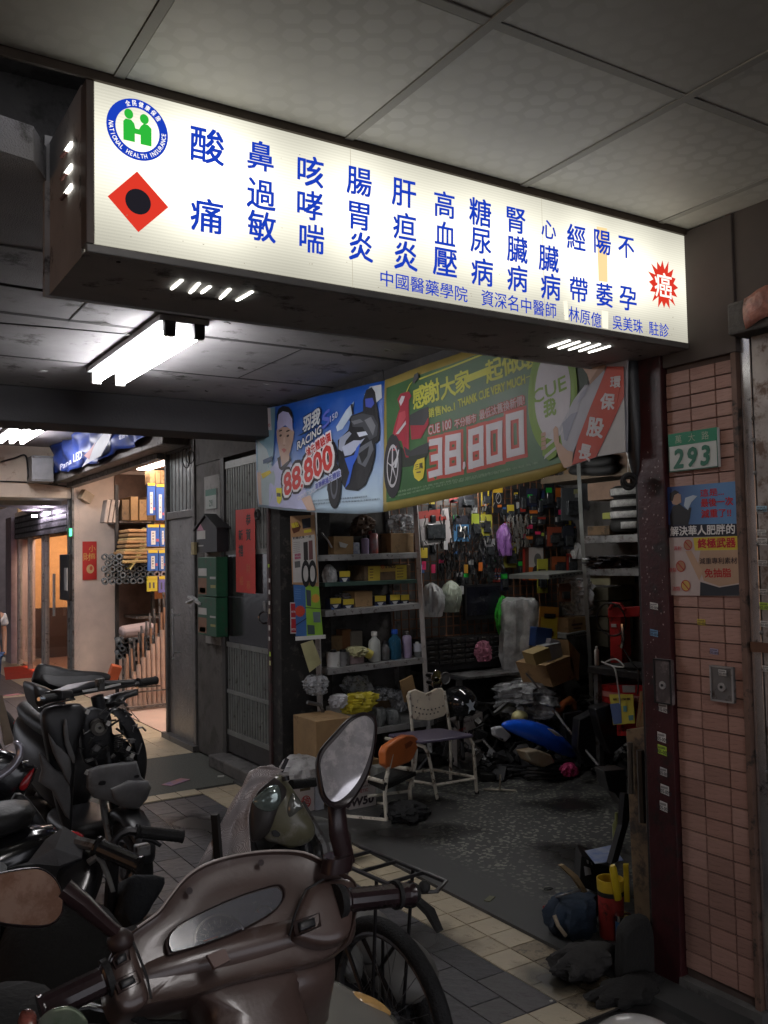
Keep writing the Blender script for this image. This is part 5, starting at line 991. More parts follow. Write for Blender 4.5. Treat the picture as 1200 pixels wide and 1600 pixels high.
for ch, x, y, r_, h in (('環', 1012, 368, -.10, 17), ('保', 948, 533, -.2, 24), ('股', 846, 755, -.25, 28), ('長', 756, 965, -.3, 23)): A.ptext((.52, .50, .52), ch, *g3(x, y), h, lay=10, bold=.04, rot=r_, sx=1.1)
A.ppoly((.46, .46, .46), P3((1082, 500), (1090, 960), (860, 1000), (1000, 690)), 9)
finish(A, gb)
for i, (x, y, x2, y2) in enumerate(((401, 640, 402, 622), (600, 594, 598, 578), (981, 560, 985, 540))):
    tag(MB().tube([at(x, y, X=BX-.004), at(x2, y2, X=BX+.02)], .003, 5).build('banner_cord', rubber), ['left', 'middle', 'right'][i]+' thin cord tying up the banners over the shop opening', 'cord')
tag(MB().tube([at(981, 706, X=BX), at(981, 742, X=BX)], .0015, 5).build('string', ink((.4, .4, .38))), 'white string hanging from the right corner of the green banner', 'string')
tag(MB().torus(at(982, 752, X=BX), .028, .010, (1, .2, 0), 20, 8).torus(at(984, 750, X=BX-.01), .022, .008, (.6, .6, .3), 20, 8).build('tape_coil', rubber), 'black coil of tape hanging on the string below the green banner', 'coil')
RY = 5.86                                   # front of the steel shelf
sr = thing('steel_shelf', 'grey steel shelf unit crowded with boxes and bottles just inside the shop', 'shelf', (3.6, RY, 0))
ups = [((488, 760), (503, 1190)), ((645, 760), (672, 1175))]
for (a0, a1) in ups:
    p0, p1 = at(*a0, Y=RY), at(*a1, Y=RY); p0 = p1+(p0-p1)*1.02
    for dy in (0, .42): MB().tube([p1+Vector((0, dy, 0)), p0+Vector((0, dy, .3))], .024, 4).build('upright', steel if dy == 0 else dsteel, sr, smooth=False)
brd = [((497, 877), (652, 872)), ((508, 917), (652, 911)), ((509, 964), (658, 951)), ((513, 1055), (665, 1036)), ((520, 1158), (678, 1133))]
BZs = []
for i, (a, b_) in enumerate(brd):
    p, q_ = at(*a, Y=RY-.01), at(*b_, Y=RY-.01); d = Vector((0, .44, 0)); h_ = Vector((0, 0, .045 if i != 1 else .03))
    BZs.append(((p.x, p.z+h_.z), (q_.x, q_.z+h_.z)))
    MB().prism([p, q_, q_+h_, p+h_], d).build('shelf_board', steel if i != 1 else mat('green_steel', (.06, .11, .09), .5, metal=.4), sr, smooth=False, bevel=.002)
def onshelf(i, px):
    x = at(px, 950, Y=RY+.08).x; (x0, z0_), (x1, z1_) = BZs[i]; return z0_+(z1_-z0_)*(x-x0)/(x1-x0)
def sb(name, label, cat, r, i, m_, d=.2, Y=RY+.06, bev=.004, rz=0):
    """box standing on shelf i that fills the photo rectangle"""
    x0, y0_, x1, y1 = r; cx = (x0+x1)/2; zb = onshelf(i, cx)+.001; a = at(x0, y0_, Y=Y).x; b_ = at(x1, y0_, Y=Y).x; zt = at(cx, y0_, Y=Y).z
    return tag(MB().box(((a+b_)/2, Y+d/2, (zb+zt)/2), (b_-a, d, zt-zb), (0, 0, rz)).build(name, m_, smooth=False, bevel=bev), label, cat)
sr_ = lambda x, y: (430+x/4, 760+y/4)
def R4(x0, y0_, x1, y1): return (*sr_(x0, y0_), *sr_(x1, y1))
def front(A_, Y): return Art((0, Y-.001, 0), (1, 0, 0), (0, 0, 1), (0, -1, 0), .001)
o = sb('cardboard_box', 'small brown cardboard box with a torn label on the top shelf, left', 'box', R4(362, 312, 488, 430), 0, card, .2, rz=.03)
A = front(0, RY+.055); A.ppoly((.5, .5, .48), [sr_(*q) for q in ((398, 345), (455, 362), (440, 385), (405, 378))]); A.build(o)
sb('cardboard_box', 'brown cardboard box with half-open lid at the right of the top shelf', 'box', R4(722, 292, 864, 430), 0, card, .3)
sb('cardboard_box', 'dark brown carton behind the spray cans on the top shelf', 'box', R4(640, 300, 722, 430), 0, card2, .2, Y=RY+.2)
def can(label, px, yt, r, i, m_, cap, Y=RY+.08, nm='spray_can', cat='spray can', zb=None, prof=None):
    c = at(px, yt, Y=Y); zb = onshelf(i, px)+.001 if zb is None else zb; h_ = c.z-zb
    t = thing(nm, label, cat, (c.x, Y, zb))
    MB().lathe(prof(h_, r) if prof else [(r*.9, 0), (r, .006), (r, h_*.78), (r*.75, h_*.84), (r*.45, h_*.85)], 16).build('body', m_, t, world=False)
    MB().lathe([(r*.5, h_*.85), (r*.5, h_*.98), (r*.35, h_)], 12).build('cap', cap, t, world=False); return t
lil = mat('lilac_can', (.33, .27, .40), .4); redc = mat('red_can', (.42, .06, .03), .35, col2=(.30, .28, .3), scale=14)
can('lilac spray can on the top shelf beside the red one', *(sr_(560, 305)), .032, 0, lil, blackp)
can('red and grey spray can on the top shelf of the steel rack', *(sr_(615, 270)), .034, 0, redc, blackp)
can('black spray can with red cap behind the lilac can on the top shelf', *(sr_(595, 280)), .03, 0, blackp, ink((.3, .05, .05)), Y=RY+.2)
clear = mat('clear_film', (.55, .57, .60), .25, var=.4, alpha=.45, scale=14, bump=1.0, bscale=30); milky = mat('milky_film', (.55, .56, .56), .35, var=.3, alpha=.75, scale=10, bump=1.0, bscale=25)
def bag(name, label, px4, Y, m_, fold=.25, dep_=.10, top=.25, cat='plastic bag', sub=1):
    """crumpled bag filling the photo rectangle (x0,y0,x1,y1): narrow gathered top, full belly"""
    x0, y0_, x1, y1 = px4; a = at(x0, (y0_+y1)/2, Y=Y); b_ = at(x1, (y0_+y1)/2, Y=Y); zt = at((x0+x1)/2, y0_, Y=Y).z; zb = at((x0+x1)/2, y1, Y=Y).z
    cx, w, h_ = (a.x+b_.x)/2, (b_.x-a.x)/2, zt-zb; rings = []; K_, J_ = 16, 30; rnd = random.Random(len(label)*7+int(x0)); ph = [rnd.uniform(0, 6) for _ in range(4)]
    for k in range(K_+1):
        v = k/K_; s_ = (.72+.28*math.sin(min(1, v*2.2)*1.57)) if v < .5 else top+(1-top)*math.cos((v-.5)*2*1.45)**.8 if v < 1 else top*.9
        ring = []
        for j in range(J_):
            t = 2*math.pi*j/J_; f_ = 1+fold*(.3*math.sin(3*t+ph[0]+v*2)+.3*math.sin(7*t+ph[1]-v*5)+.25*math.sin(12*t+v*9)*math.sin(v*11+ph[3])+(.35 if fold < .36 else .05)*math.sin(9*t+ph[2]+v)+(.34 if fold > .36 else .14)*rnd.uniform(-1, 1))*min(1, s_+.2)
            ring.append((cx+w*s_*f_*math.cos(t)+.1*w*math.sin(v*4+ph[2]), Y+dep_*s_*f_*math.sin(t), zb+h_*v+h_*.03*rnd.uniform(-1, 1)*(0 if k in (0,) else 1)))
        rings.append(ring)
    o = MB().loft(rings).build(name, m_, ang=38 if sub < 2 else 60); return tag(o, label, cat)
bag('plastic_bag', 'crumpled clear plastic bag lying on the cardboard box of the top shelf', R4(725, 175, 862, 295), RY+.2, clear, .5, top=.6)
bag('plastic_bag', 'grey crumpled bag behind the left box on the top shelf', R4(480, 180, 600, 310), RY+.3, mat('brown_bag', (.10, .06, .04), .5), .4)
tag(MB().tube([at(*sr_(290, 290), Y=RY), at(*sr_(330, 340), Y=RY), at(*sr_(352, 380), Y=RY+.02)], .012, 6, flat=.4).build('glove', ink((.4, .4, .4))), 'grey work glove hanging at the left end of the top shelf', 'glove')
sb('wrapped_pack', 'blue and white wrapped pack beside the lilac spray can', 'pack', R4(488, 350, 528, 430), 0, mat('bluewhite', (.12, .14, .22), .3, col2=(.4, .42, .45), scale=25), .1)
bag('plastic_bag', 'white translucent bag with parts at the left of the second shelf', R4(302, 490, 372, 612), RY+.12, milky, .3, .08)
o = sb('parts_carton', 'wide brown parts carton with yellow printed labels on the second shelf', 'carton', R4(556, 490, 845, 600), 1, card2, .25)
A = front(0, RY+.059); kf = lambda *a: [sr_(*q) for q in a]; yb = (.48, .36, .04)
A.ppoly(yb, kf((580, 500), (655, 498), (655, 595), (582, 597))); A.ppoly(yb, kf((750, 492), (820, 490), (822, 585), (752, 590))); A.ppoly((.40, .26, .06), kf((655, 500), (750, 495), (750, 530), (655, 536)))
A.fit((.04, .03, .03), 'KYMCO', sr_(690, 512), sr_(752, 509), 4.5, 2, .05); A.fit((.45, .05, .02), 'O', sr_(662, 514), sr_(682, 512), 5, 2, .05)
for i in range(4): A.ppoly((.10, .06, .03), kf((590, 515+18*i), (612, 514+18*i), (612, 520+18*i), (590, 521+18*i)), 2); A.ppoly((.10, .06, .03), kf((760, 510+18*i), (800, 508+18*i), (800, 513+18*i), (760, 515+18*i)), 2)
A.build(o)
def filterbox(label, r, i):
    o = sb('part_box', label, 'box', r, i, mat('navy_box', (.02, .025, .06), .35), .12); o['group'] = 'navy part boxes with yellow tags'
    A = front(0, RY+.059); x0, y0_, x1, y1 = r; w, h_ = x1-x0, y1-y0_; A.prect((.52, .40, .04), x0-.5, y0_+h_*.0, x1+.5, y0_+h_*.42, 1); A.ppoly((.5, .52, .55), [(x0+w*.2, y0_+h_*.55), (x0+w*.8, y0_+h_*.5), (x0+w*.62, y0_+h_*.78), (x0+w*.42, y0_+h_*.82)], 1)
    A.ppoly((.10, .2, .5), [(x0+w*.1, y0_+h_*.75), (x0+w*.4, y0_+h_*.85), (x0+w*.3, y1-1), (x0+w*.1, y1-1)], 1); A.build(o)
filterbox('navy part box with yellow tag alone on the second shelf', R4(402, 530, 466, 612), 1)
for k, (x0, x1, y0_, w_) in enumerate(((345, 410, 700, 'leftmost'), (425, 490, 705, 'second'), (624, 690, 685, 'third'), (720, 778, 678, 'fourth'), (788, 836, 678, 'rightmost'))): filterbox('navy part box with yellow tag, %s of the five on the third shelf' % w_, R4(x0, y0_, x1, y0_+75), 2)
sb('cardboard_box', 'plain brown box in the middle of the third shelf', 'box', R4(500, 655, 608, 772), 2, card, .2)
bag('plastic_bag', 'small crumpled clear bag on the navy boxes at the left of the third shelf', R4(385, 660, 470, 715), RY+.2, clear, .4)
bw_ = lambda h_, r: [(r*.85, 0), (r, .01), (r, h_*.55), (r*.9, h_*.68), (r*.45, h_*.78), (r*.35, h_*.86)]
blueb = mat('blue_water', (.08, .32, .55), .08, var=.3, trans=.7, ior=1.2); clr = mat('clear_bottle', (.35, .38, .38), .12, trans=.5, ior=1.2, var=.3)
can('clear plastic squeeze bottle with grey cap on the fourth shelf', *sr_(618, 905), .048, 3, mat('cloudy_bottle', (.42, .44, .42), .35, var=.2), whitep, nm='bottle', cat='bottle', prof=bw_)
can('blue water bottle with blue cap on the fourth shelf', *sr_(745, 893), .052, 3, blueb, ink((.02, .10, .5)), nm='bottle', cat='bottle', prof=bw_)
can('tall lilac aerosol can right of the blue water bottle', *sr_(822, 905), .038, 3, lil, dsteel)
t = can('small clear bottle with white label at the right end of the fourth shelf', *sr_(887, 972), .032, 3, clr, whitep, nm='bottle', cat='bottle', prof=bw_)
MB().lathe([(.0325, .04), (.0325, .10)], 16, cap=False).build('label', ink((.5, .52, .58)), t, world=False)
can('small dark bottle between the squeeze bottle and the blue bottle', *sr_(684, 965), .04, 3, mat('smoky_bottle', (.10, .10, .10), .15, var=.3), blackp, nm='bottle', cat='bottle', prof=bw_)
sb('cardboard_box', 'tan padded envelope box at the left back of the fourth shelf', 'box', R4(330, 935, 420, 1045), 3, card, .1, Y=RY+.25)
sb('cardboard_box', 'upright orange-brown carton at the back of the fourth shelf', 'box', R4(418, 895, 475, 1060), 3, mat('orange_card', (.26, .12, .05), .8), .1, Y=RY+.28)
sb('cardboard_box', 'pale upright carton at the back of the fourth shelf', 'box', R4(475, 905, 545, 1060), 3, mat('pale_card', (.30, .27, .22), .8), .1, Y=RY+.26)
can('short white plastic jar at the left end of the fourth shelf', *sr_(362, 1020), .05, 3, whitep, blackp, nm='jar', cat='jar', prof=lambda h_, r: [(r, 0), (r, h_*.85)])
can('short grey tin beside the white jar on the fourth shelf', *sr_(422, 1020), .052, 3, dsteel, blackp, nm='tin', cat='tin', prof=lambda h_, r: [(r, 0), (r, h_*.85)])
sb('wrapped_pack', 'pinkish wrapped pack under the yellow cloth of the fourth shelf', 'pack', R4(462, 1055, 556, 1130), 3, mat('pinkish', (.30, .22, .22), .6, var=.4), .12)
bag('cloth', 'pale yellow crumpled cloth on the pinkish pack of the fourth shelf', R4(455, 1000, 552, 1062), RY+.1, mat('pale_yellow', (.50, .48, .28), .5, var=.3, bump=1), .5, top=.6, cat='cloth')
tag(MB().cyl(at(*sr_(565, 1035), Y=RY+.06), at(*sr_(600, 1055), Y=RY+.05), .035, n=14).build('yellow_cup', ink((.55, .48, .10))), 'small yellow cup lying tipped on the fourth shelf', 'cup')
clut = MB()
for i in range(9): px = 545+i*14; p = at(*sr_(px, 1085), Y=RY+.08+random.uniform(0, .1)); clut.cyl((p.x, p.y, p.z-.03), (p.x, p.y, p.z+.03+random.uniform(0, .02)), .018, n=8)
tag(clut.build('small_black_parts', rubber), 'row of small black rubber parts in front of the bottles', 'parts', kind='stuff')
bag('plastic_bag', 'big clear plastic bag bunched on the fifth shelf of the steel rack', R4(440, 1180, 575, 1310), RY+.2, clear, .5, top=.7)
bag('cloth', 'yellow plastic cloth draped over the fifth shelf items', R4(425, 1290, 612, 1415), RY+.02, mat('bright_yellow', (.62, .52, .05), .35, var=.3, bump=1, bscale=20), .5, .06, top=.75, cat='cloth')
bag('cloth', 'white crumpled tissue left of the yellow cloth', R4(345, 1300, 440, 1385), RY+.02, mat('tissue', (.6, .6, .62), .7, bump=1), .4, .05, top=.8, cat='cloth')
sb('cardboard_box', 'white printed box under the white tissue', 'box', R4(350, 1370, 522, 1435), 4, whitep, .15)
sb('cardboard_box', 'brown box behind the grey bags of the fifth shelf', 'box', R4(530, 1330, 725, 1500), 4, card2, .2, Y=RY+.25)
for k, (r_, w_) in enumerate(((R4(595, 1385, 680, 1515), 'left'), (R4(685, 1390, 770, 1505), 'right'))): bag('parts_bag', w_+' tied grey bag of small parts on the fifth shelf', r_, RY+.08, mat('grey_bag', (.16, .17, .17), .35, var=.4, bump=1, bscale=30), .2, .08, top=.8, cat='bag')
bag('plastic_bag', 'clear crumpled bag behind the right grey parts bag', R4(610, 1255, 720, 1330), RY+.2, clear, .5, top=.7); bag('plastic_bag', 'dull clear bag standing at the right of the fifth shelf', R4(730, 1270, 795, 1400), RY+.2, clear, .4, top=.7)
tag(MB().box(at(*sr_(832, 1265), Y=RY+.0), (.12, .02, .18), (.1, -.3, 0)).build('card_piece', card, smooth=False, bevel=.003), 'leaning piece of cardboard at the right end of the fifth shelf', 'cardboard')
tp = thing('tyre_poster', 'orange and white tyre poster with black tyres at the left of the shelf', 'poster', (3.05, 5.8, 1.5)); PY_ = 5.80
A = front(0, PY_); sheet_ = lambda col, pts, nm, par: MB().prism([at(*sr_(*q), Y=PY_) for q in pts], (0, .004, 0)).build(nm, ink(col), par, smooth=False)
sheet_((.42, .24, .12), ((95, 185), (245, 178), (272, 625), (108, 612)), 'board', tp)
A.ppoly((.50, .48, .46), kf((105, 320), (245, 300), (262, 600), (112, 600)), 1); A.ppoly((.12, .04, .02), kf((103, 235), (140, 220), (160, 250), (150, 280), (115, 295), (105, 270)), 1); A.fit((.62, .5, .05), '輪胎', sr_(106, 262), sr_(148, 250), 8, 2, .04)
A.ppoly((.03, .03, .04), kf((165, 205), (220, 195), (222, 255), (172, 265)), 1); A.ppoly((.6, .5, .04), kf((178, 275), (225, 265), (226, 285), (180, 292)), 1)
A.ppoly((.04, .035, .035), kf((175, 350), (202, 345), (205, 460), (178, 462)), 2); A.ppoly((.16, .07, .07), kf((208, 340), (232, 336), (236, 455), (211, 460)), 2); A.ppoly((.12, .12, .12), kf((120, 470), (155, 465), (157, 505), (122, 510)), 2)
for x in (190, 232): c = A.uv(*sr_(x, 545)); A.ell((.02, .02, .022), c, .035, .098, 3, 24, hole=.6)
A.fit((.05, .04, .04), '耐磨抗滑 一流', sr_(110, 332), sr_(225, 320), 4, 2, .03); A.fit((.45, .04, .15), '高性能胎', sr_(122, 438), sr_(160, 432), 4, 2, .03); A.fit((.45, .04, .15), '專業安裝', sr_(122, 458), sr_(160, 452), 4, 2, .03)
for i in range(6): A.ppoly((.25, .22, .22), kf((112, 350+12*i), (155, 346+12*i), (155, 349+12*i), (112, 353+12*i)), 2)
A.build(tp)
bp_ = thing('battery_poster', 'blue and green battery poster with orange starbursts below the tyre poster', 'poster', (3.1, 5.8, 1.2)); A = front(0, PY_)
sheet_((.05, .14, .36), ((115, 615), (188, 618), (197, 935), (130, 935)), 'sheet', bp_); sheet_((.24, .46, .05), ((188, 612), (272, 628), (300, 938), (197, 937)), 'sheet', bp_)
def star(A_, col, c, r_, ly, n_=14):
    A_.poly(col, [(c[0]+r_*(1 if i % 2 else .78)*math.cos(math.pi*i/n_), c[1]+r_*(1 if i % 2 else .78)*math.sin(math.pi*i/n_)) for i in range(2*n_)], ly)
star(A, (.50, .06, .03), A.uv(*sr_(155, 780)), .045, 1); star(A, (.58, .28, .05), A.uv(*sr_(252, 700)), .036, 1)
A.ppoly((.05, .06, .08), kf((192, 645), (222, 650), (224, 750), (198, 745)), 1); A.ppoly((.12, .16, .18), kf((235, 785), (282, 785), (284, 850), (240, 850)), 1); A.ppoly((.05, .08, .08), kf((200, 865), (245, 868), (248, 925), (204, 925)), 1); A.ppoly((.02, .03, .03), kf((188, 755), (285, 762), (285, 766), (188, 760)), 1); A.ppoly((.02, .03, .06), kf((128, 865), (195, 822), (195, 828), (128, 872)), 1)
for i in range(5): A.ppoly((.12, .25, .5), kf((122, 640+14*i), (160, 643+14*i), (160, 646+14*i), (122, 643+14*i)), 2)
A.build(bp_)
rs_ = thing('red_label_strip', 'narrow red and white label strip left of the blue and green poster', 'label', (3.0, 5.8, 1.1)); sheet_((.45, .42, .42), ((94, 725), (124, 725), (132, 920), (97, 920)), 'strip', rs_); A = front(0, PY_); A.ppoly((.35, .02, .03), kf((97, 732), (124, 732), (128, 818), (99, 818))); A.ppoly((.35, .02, .03), kf((99, 828), (128, 828), (131, 912), (100, 912))); A.fit((.5, .5, .5), 'PETR', sr_(100, 790), sr_(126, 790), 3, 2, .03); A.fit((.5, .5, .5), 'PETR', sr_(101, 900), sr_(128, 900), 3, 2, .03); A.build(rs_)
tag(MB().prism([at(*sr_(*q), Y=5.79) for q in ((160, 985), (235, 960), (290, 1105), (215, 1162))], (0, .004, 0)).build('yellow_paper', mat('old_paper', (.40, .38, .20), .7, var=.2), smooth=False), 'limp yellowish sheet hanging at the left end of the shelf', 'paper')
tag(MB().b2(at(*sr_(130, 940), Y=5.79), at(*sr_(312, 950), Y=5.80)).build('poster_rail', whitep, smooth=False), 'thin white rail under the blue and green poster', 'rail')
bag('plastic_bag', 'dusty clear bag hanging low at the left end of the shelf', R4(195, 1180, 310, 1300), 5.85, clear, .5, top=.6)
tag(MB().tube([at(*sr_(200, 1350), Y=5.8), at(*sr_(280, 1365), Y=5.8), at(*sr_(298, 1400), Y=5.8), at(*sr_(296, 1480), Y=5.8)], .014, 8).build('bent_pipe', dsteel), 'bent grey pipe below the shelf at its left end', 'pipe')
WY = 6.08
pw = thing('wire_rack', 'dark wire grid rack on the shop wall carrying rows of hanging packs', 'rack', (4.8, WY+.06, .8))
gx0, gx1 = 3.95, 5.75
for i in range(25): x = gx0+i*(gx1-gx0)/24; MB().b2((x-.004, WY+.05, .95), (x+.004, WY+.058, 2.75)).build('wire', mat('brown_wire', (.16, .07, .035), .6), pw, smooth=False)
for j in range(24): z = .95+j*.078; MB().b2((gx0, WY+.058, z-.004), (gx1, WY+.064, z+.004)).build('wire', mat('brown_wire', (.16, .07, .035), .6), pw, smooth=False)
sw = lambda x, y: (640+x/3, 740+y/3)
def RW(x0, y0_, x1, y1): return (*sw(x0, y0_), *sw(x1, y1))
def blister(r, col, label, Y=WY, spots=(), d=.02, grp='packs hanging on the shop wall', rot=0, m_=None, nm='blister_pack', cat='pack'):
    x0, y0_, x1, y1 = r; o = thing(nm, label, cat, at((x0+x1)/2, y1, Y=Y), group=grp)
    c4 = [(x0, y0_), (x1, y0_), (x1, y1), (x0, y1)]; cx, cy = (x0+x1)/2, (y0_+y1)/2
    c4 = [(cx+(x-cx)*math.cos(rot)-(y-cy)*math.sin(rot), cy+(x-cx)*math.sin(rot)+(y-cy)*math.cos(rot)) for x, y in c4]
    MB().prism([at(*q, Y=Y) for q in c4], (0, .004, 0)).build('card', m_ or ink(col), o, smooth=False)
    A = front(0, Y)
    for (c, u0, v0, u1, v1) in spots: A.ppoly(c, [(x0+(x1-x0)*u+(-(v-.5)*rot*(y1-y0_)), y0_+(y1-y0_)*v+(u-.5)*rot*(x1-x0)) for u, v in ((u0, v0), (u1, v0), (u1, v1), (u0, v1))])
    if spots: A.build(o, 'print')
    if d > .01:
        a = at(x0+(x1-x0)*.2, y0_+(y1-y0_)*.85, Y=Y); b_ = at(x0+(x1-x0)*.8, y0_+(y1-y0_)*.42, Y=Y)
        MB().b2((a.x, Y-d, a.z), (b_.x, Y-.002, b_.z)).build('blister', mat('dark_blister', (.05, .055, .06), .12, var=.6, scale=30), o, smooth=False, bevel=.006)
    return o
K, GRN, ORG, PNK, YLW, WHT, BLU, REDD = (.02, .02, .024), (.03, .50, .06), (.55, .14, .02), (.60, .03, .12), (.60, .45, .04), (.5, .5, .5), (.05, .14, .35), (.36, .03, .02)
o = blister(RW(50, 170, 190, 330), (.48, .44, .44), 'white and red bag of metal parts hanging at the upper left of the wares', spots=((REDD, 0, 0, .75, .22), (REDD, .3, .22, .9, .34), ((.10, .10, .10), .2, .45, .8, .95), ((.25, .25, .26), .35, .55, .6, .7)), rot=-.12, d=.025)
blister(RW(45, 345, 88, 400), K, 'small black card with yellow face beside the shelf upright', spots=((YLW, 0, .05, .9, .92),), d=.004)
blister(RW(208, 195, 284, 318), (.07, .20, .38), 'pale blue blister card with small parts in the upper left of the wares', spots=(((.03, .03, .04), 0, 0, 1, .35), (YLW, .15, .02, .35, .12)), d=.015)
blister(RW(290, 188, 326, 300), K, 'narrow card with yellow green top beside the blue blister card', spots=(((.35, .42, .05), 0, 0, 1, .45),))
blister(RW(334, 192, 386, 292), (.40, .38, .05), 'yellow card with a black part left of the purple bag', spots=((K, .3, .3, .9, .8),))
blister(RW(335, 72, 385, 152), K, 'black and orange card just under the banner, left of its twin', spots=((YLW, 0, 0, .12, 1), (YLW, .6, .1, .75, .9), (ORG, .1, .88, .6, 1)))
o = blister(RW(388, 66, 436, 184), K, 'black card with white ring and orange top under the banner', spots=(((.62, .38, .03), 0, 0, 1, .2), ((.62, .38, .03), 0, 0, .06, 1), (ORG, .5, .68, .9, .78)), d=.004); A = front(0, WY); c = A.uv(*sw(416, 115)); A.ell((.5, .5, .5), c, .030, .048, 2, 24, hole=.86); A.build(o)
blister(RW(230, 100, 302, 160), K, 'black plastic lever set hanging under the banner', d=.05); blister(RW(186, 110, 222, 138), (.25, .03, .03), 'small red box hanging under the banner', d=.04)
blister(RW(350, 305, 400, 395), (.32, .32, .33), 'grey blister with a clear round part left of the purple bag', d=.03); blister(RW(365, 425, 402, 505), (.08, .12, .10), 'dark green carded part above the black screen', d=.015); blister(RW(390, 445, 425, 508), (.35, .05, .04), 'red blue and white striped card above the black screen', spots=((WHT, 0, .3, 1, .42), (BLU, 0, .5, 1, .62), (WHT, 0, .7, 1, .8)), d=.004)
row = [(515, 60, 548, 185, 'black', K, ((REDD, .1, .8, .9, .95),)), (548, 70, 598, 150, 'black', (.03, .035, .07), ((GRN, .1, .35, .55, .52),)), (600, 70, 625, 200, 'black', K, ((WHT, .1, .7, .9, .85),)), (610, 80, 645, 160, 'navy', (.03, .05, .14), ((GRN, .1, .5, .8, .66),)), (632, 40, 678, 160, 'black', K, ((GRN, .15, .22, .75, .42),)), (680, 60, 712, 180, 'black', K, ((ORG, .1, .05, .9, .6),)),
       (562, 172, 600, 240, 'orange-topped', (.03, .03, .03), ((ORG, 0, 0, 1, .22), ((.4, .4, .1), .1, .4, .9, .6), (WHT, .15, .65, .8, .9))), (600, 195, 638, 242, 'red-topped', (.08, .07, .06), ((REDD, 0, .2, 1, .4), (WHT, .1, .5, .9, .8))), (682, 170, 720, 240, 'pink-tagged', K, ((PNK, .4, 0, 1, .32), (WHT, 0, .5, .8, .8))),
       (545, 240, 580, 285, 'pink-tagged short', K, ((PNK, .1, 0, .9, .4),)), (540, 290, 578, 335, 'orange striped', (.10, .04, .02), ((ORG, 0, .1, 1, .4),)), (588, 270, 630, 345, 'black pink-tagged', K, ((PNK, 0, .02, .6, .2), ((.3, .4, .05), .7, .1, 1, .3))),
       (645, 250, 712, 340, 'orange hook-shaped', (.28, .06, .03), ((K, .35, .3, 1, 1),)), (688, 300, 725, 345, 'black white-labelled', K, ((WHT, .1, .35, .5, .7),)), (720, 245, 770, 355, 'navy glove-like', (.03, .035, .05), ())]
pos_ = ['far left', 'left', 'centre left', 'centre', 'centre right', 'far right', 'left lower', 'middle lower', 'right lower', 'small left', 'lowest left', 'middle', 'long right', 'inner right', 'outermost right']
for (x0, y0_, x1, y1, w_, c, sp_), ps in zip(row, pos_): blister(RW(x0, y0_, x1, y1), c, '%s pack hanging right of the purple bag, %s of its cluster' % (w_, ps), spots=sp_, Y=WY-.02)
o = blister(RW(530, 346, 626, 500), (.10, .03, .02), 'orange-bottomed brake pad pack with two round grey pads', spots=(((.45, .42, .40), .3, .0, 1, .6), (ORG, .3, .6, 1, 1), (REDD, 0, .05, .12, 1)), d=.004)
A = front(0, WY); c = A.uv(*sw(600, 405)); A.ell((.14, .14, .14), c, .045, .06, 3); c = A.uv(*sw(594, 462)); A.ell((.03, .03, .035), c, .048, .06, 3); A.build(o)
blister(RW(442, 325, 500, 440), (.42, .38, .06), 'yellow card with a black horn beside the purple bag', spots=((K, .3, .3, .9, .7),), d=.04); blister(RW(598, 400, 648, 560), (.42, .42, .05), 'yellow green card below the brake pad pack', spots=((K, .1, .3, .8, .8),), Y=WY-.03)
rq_ = random.Random(5)
for i in range(46):
    x, y = rq_.uniform(70, 790), rq_.uniform(70, 330)
    if i % 4 == 0: x, y = rq_.uniform(60, 520), rq_.uniform(330, 470)
    w, h = rq_.uniform(22, 42), rq_.uniform(50, 90); c_ = rq_.choice([GRN, ORG, PNK, YLW, WHT, WHT, REDD, BLU])
    blister(RW(x, y, x+w, y+h), rq_.choice([K, K, (.05, .05, .055), (.03, .035, .06)]), 'small dark carded part hanging among the other wares on the wire rack', Y=WY+rq_.uniform(0, .03), spots=((c_, .1, rq_.uniform(.02, .3), .9, rq_.uniform(.35, .5)),), rot=rq_.uniform(-.08, .08))
blister(RW(668, 388, 732, 475), (.28, .07, .02), 'orange angled pack on the slotted shelf', spots=((K, .35, .3, 1, 1),)); blister(RW(735, 375, 792, 468), (.03, .03, .03), 'red-lettered tool pack with white edge on the slotted shelf', spots=((REDD, 0, 0, .9, .18), (REDD, 0, .1, .18, 1), (WHT, .22, .05, .28, .95)))
bag('plastic_bag', 'white balled plastic bag behind the red-lettered tool pack', RW(758, 325, 805, 400), WY, milky, .3, .08)
bag('purple_bag', 'twisted purple plastic bag hanging from the wire panel', RW(420, 235, 470, 385), WY-.05, mat('purple_film', (.22, .10, .30), .3, var=.5, bump=1, bscale=30), .35, .06, top=.12)
bag('plastic_bag', 'left white knotted carrier bag hanging beside the shelf', RW(62, 515, 150, 670), WY-.12, milky, .3, .1, top=.15); bag('plastic_bag', 'right greenish white carrier bag hanging beside the shelf', RW(150, 505, 232, 648), WY-.12, mat('greenish_film', (.40, .45, .36), .35, var=.3, bump=1, bscale=30, alpha=.85), .25, .1, top=.12)
bag('green_bag', 'bright green plastic bag hanging between the screen and the big clear bag', RW(415, 575, 462, 760), WY-.08, mat('green_film', (.04, .38, .04), .3, var=.4, bump=1, bscale=30), .3, .07, top=.15)
bag('plastic_bag', 'very large hanging clear bag of loose parts beside the green bag', RW(445, 590, 580, 942), WY-.25, mat('big_film', (.42, .43, .43), .3, var=.5, alpha=.8, bump=1, bscale=18, scale=8), .22, .18, top=.85)
tg = MB(); tg2 = MB()
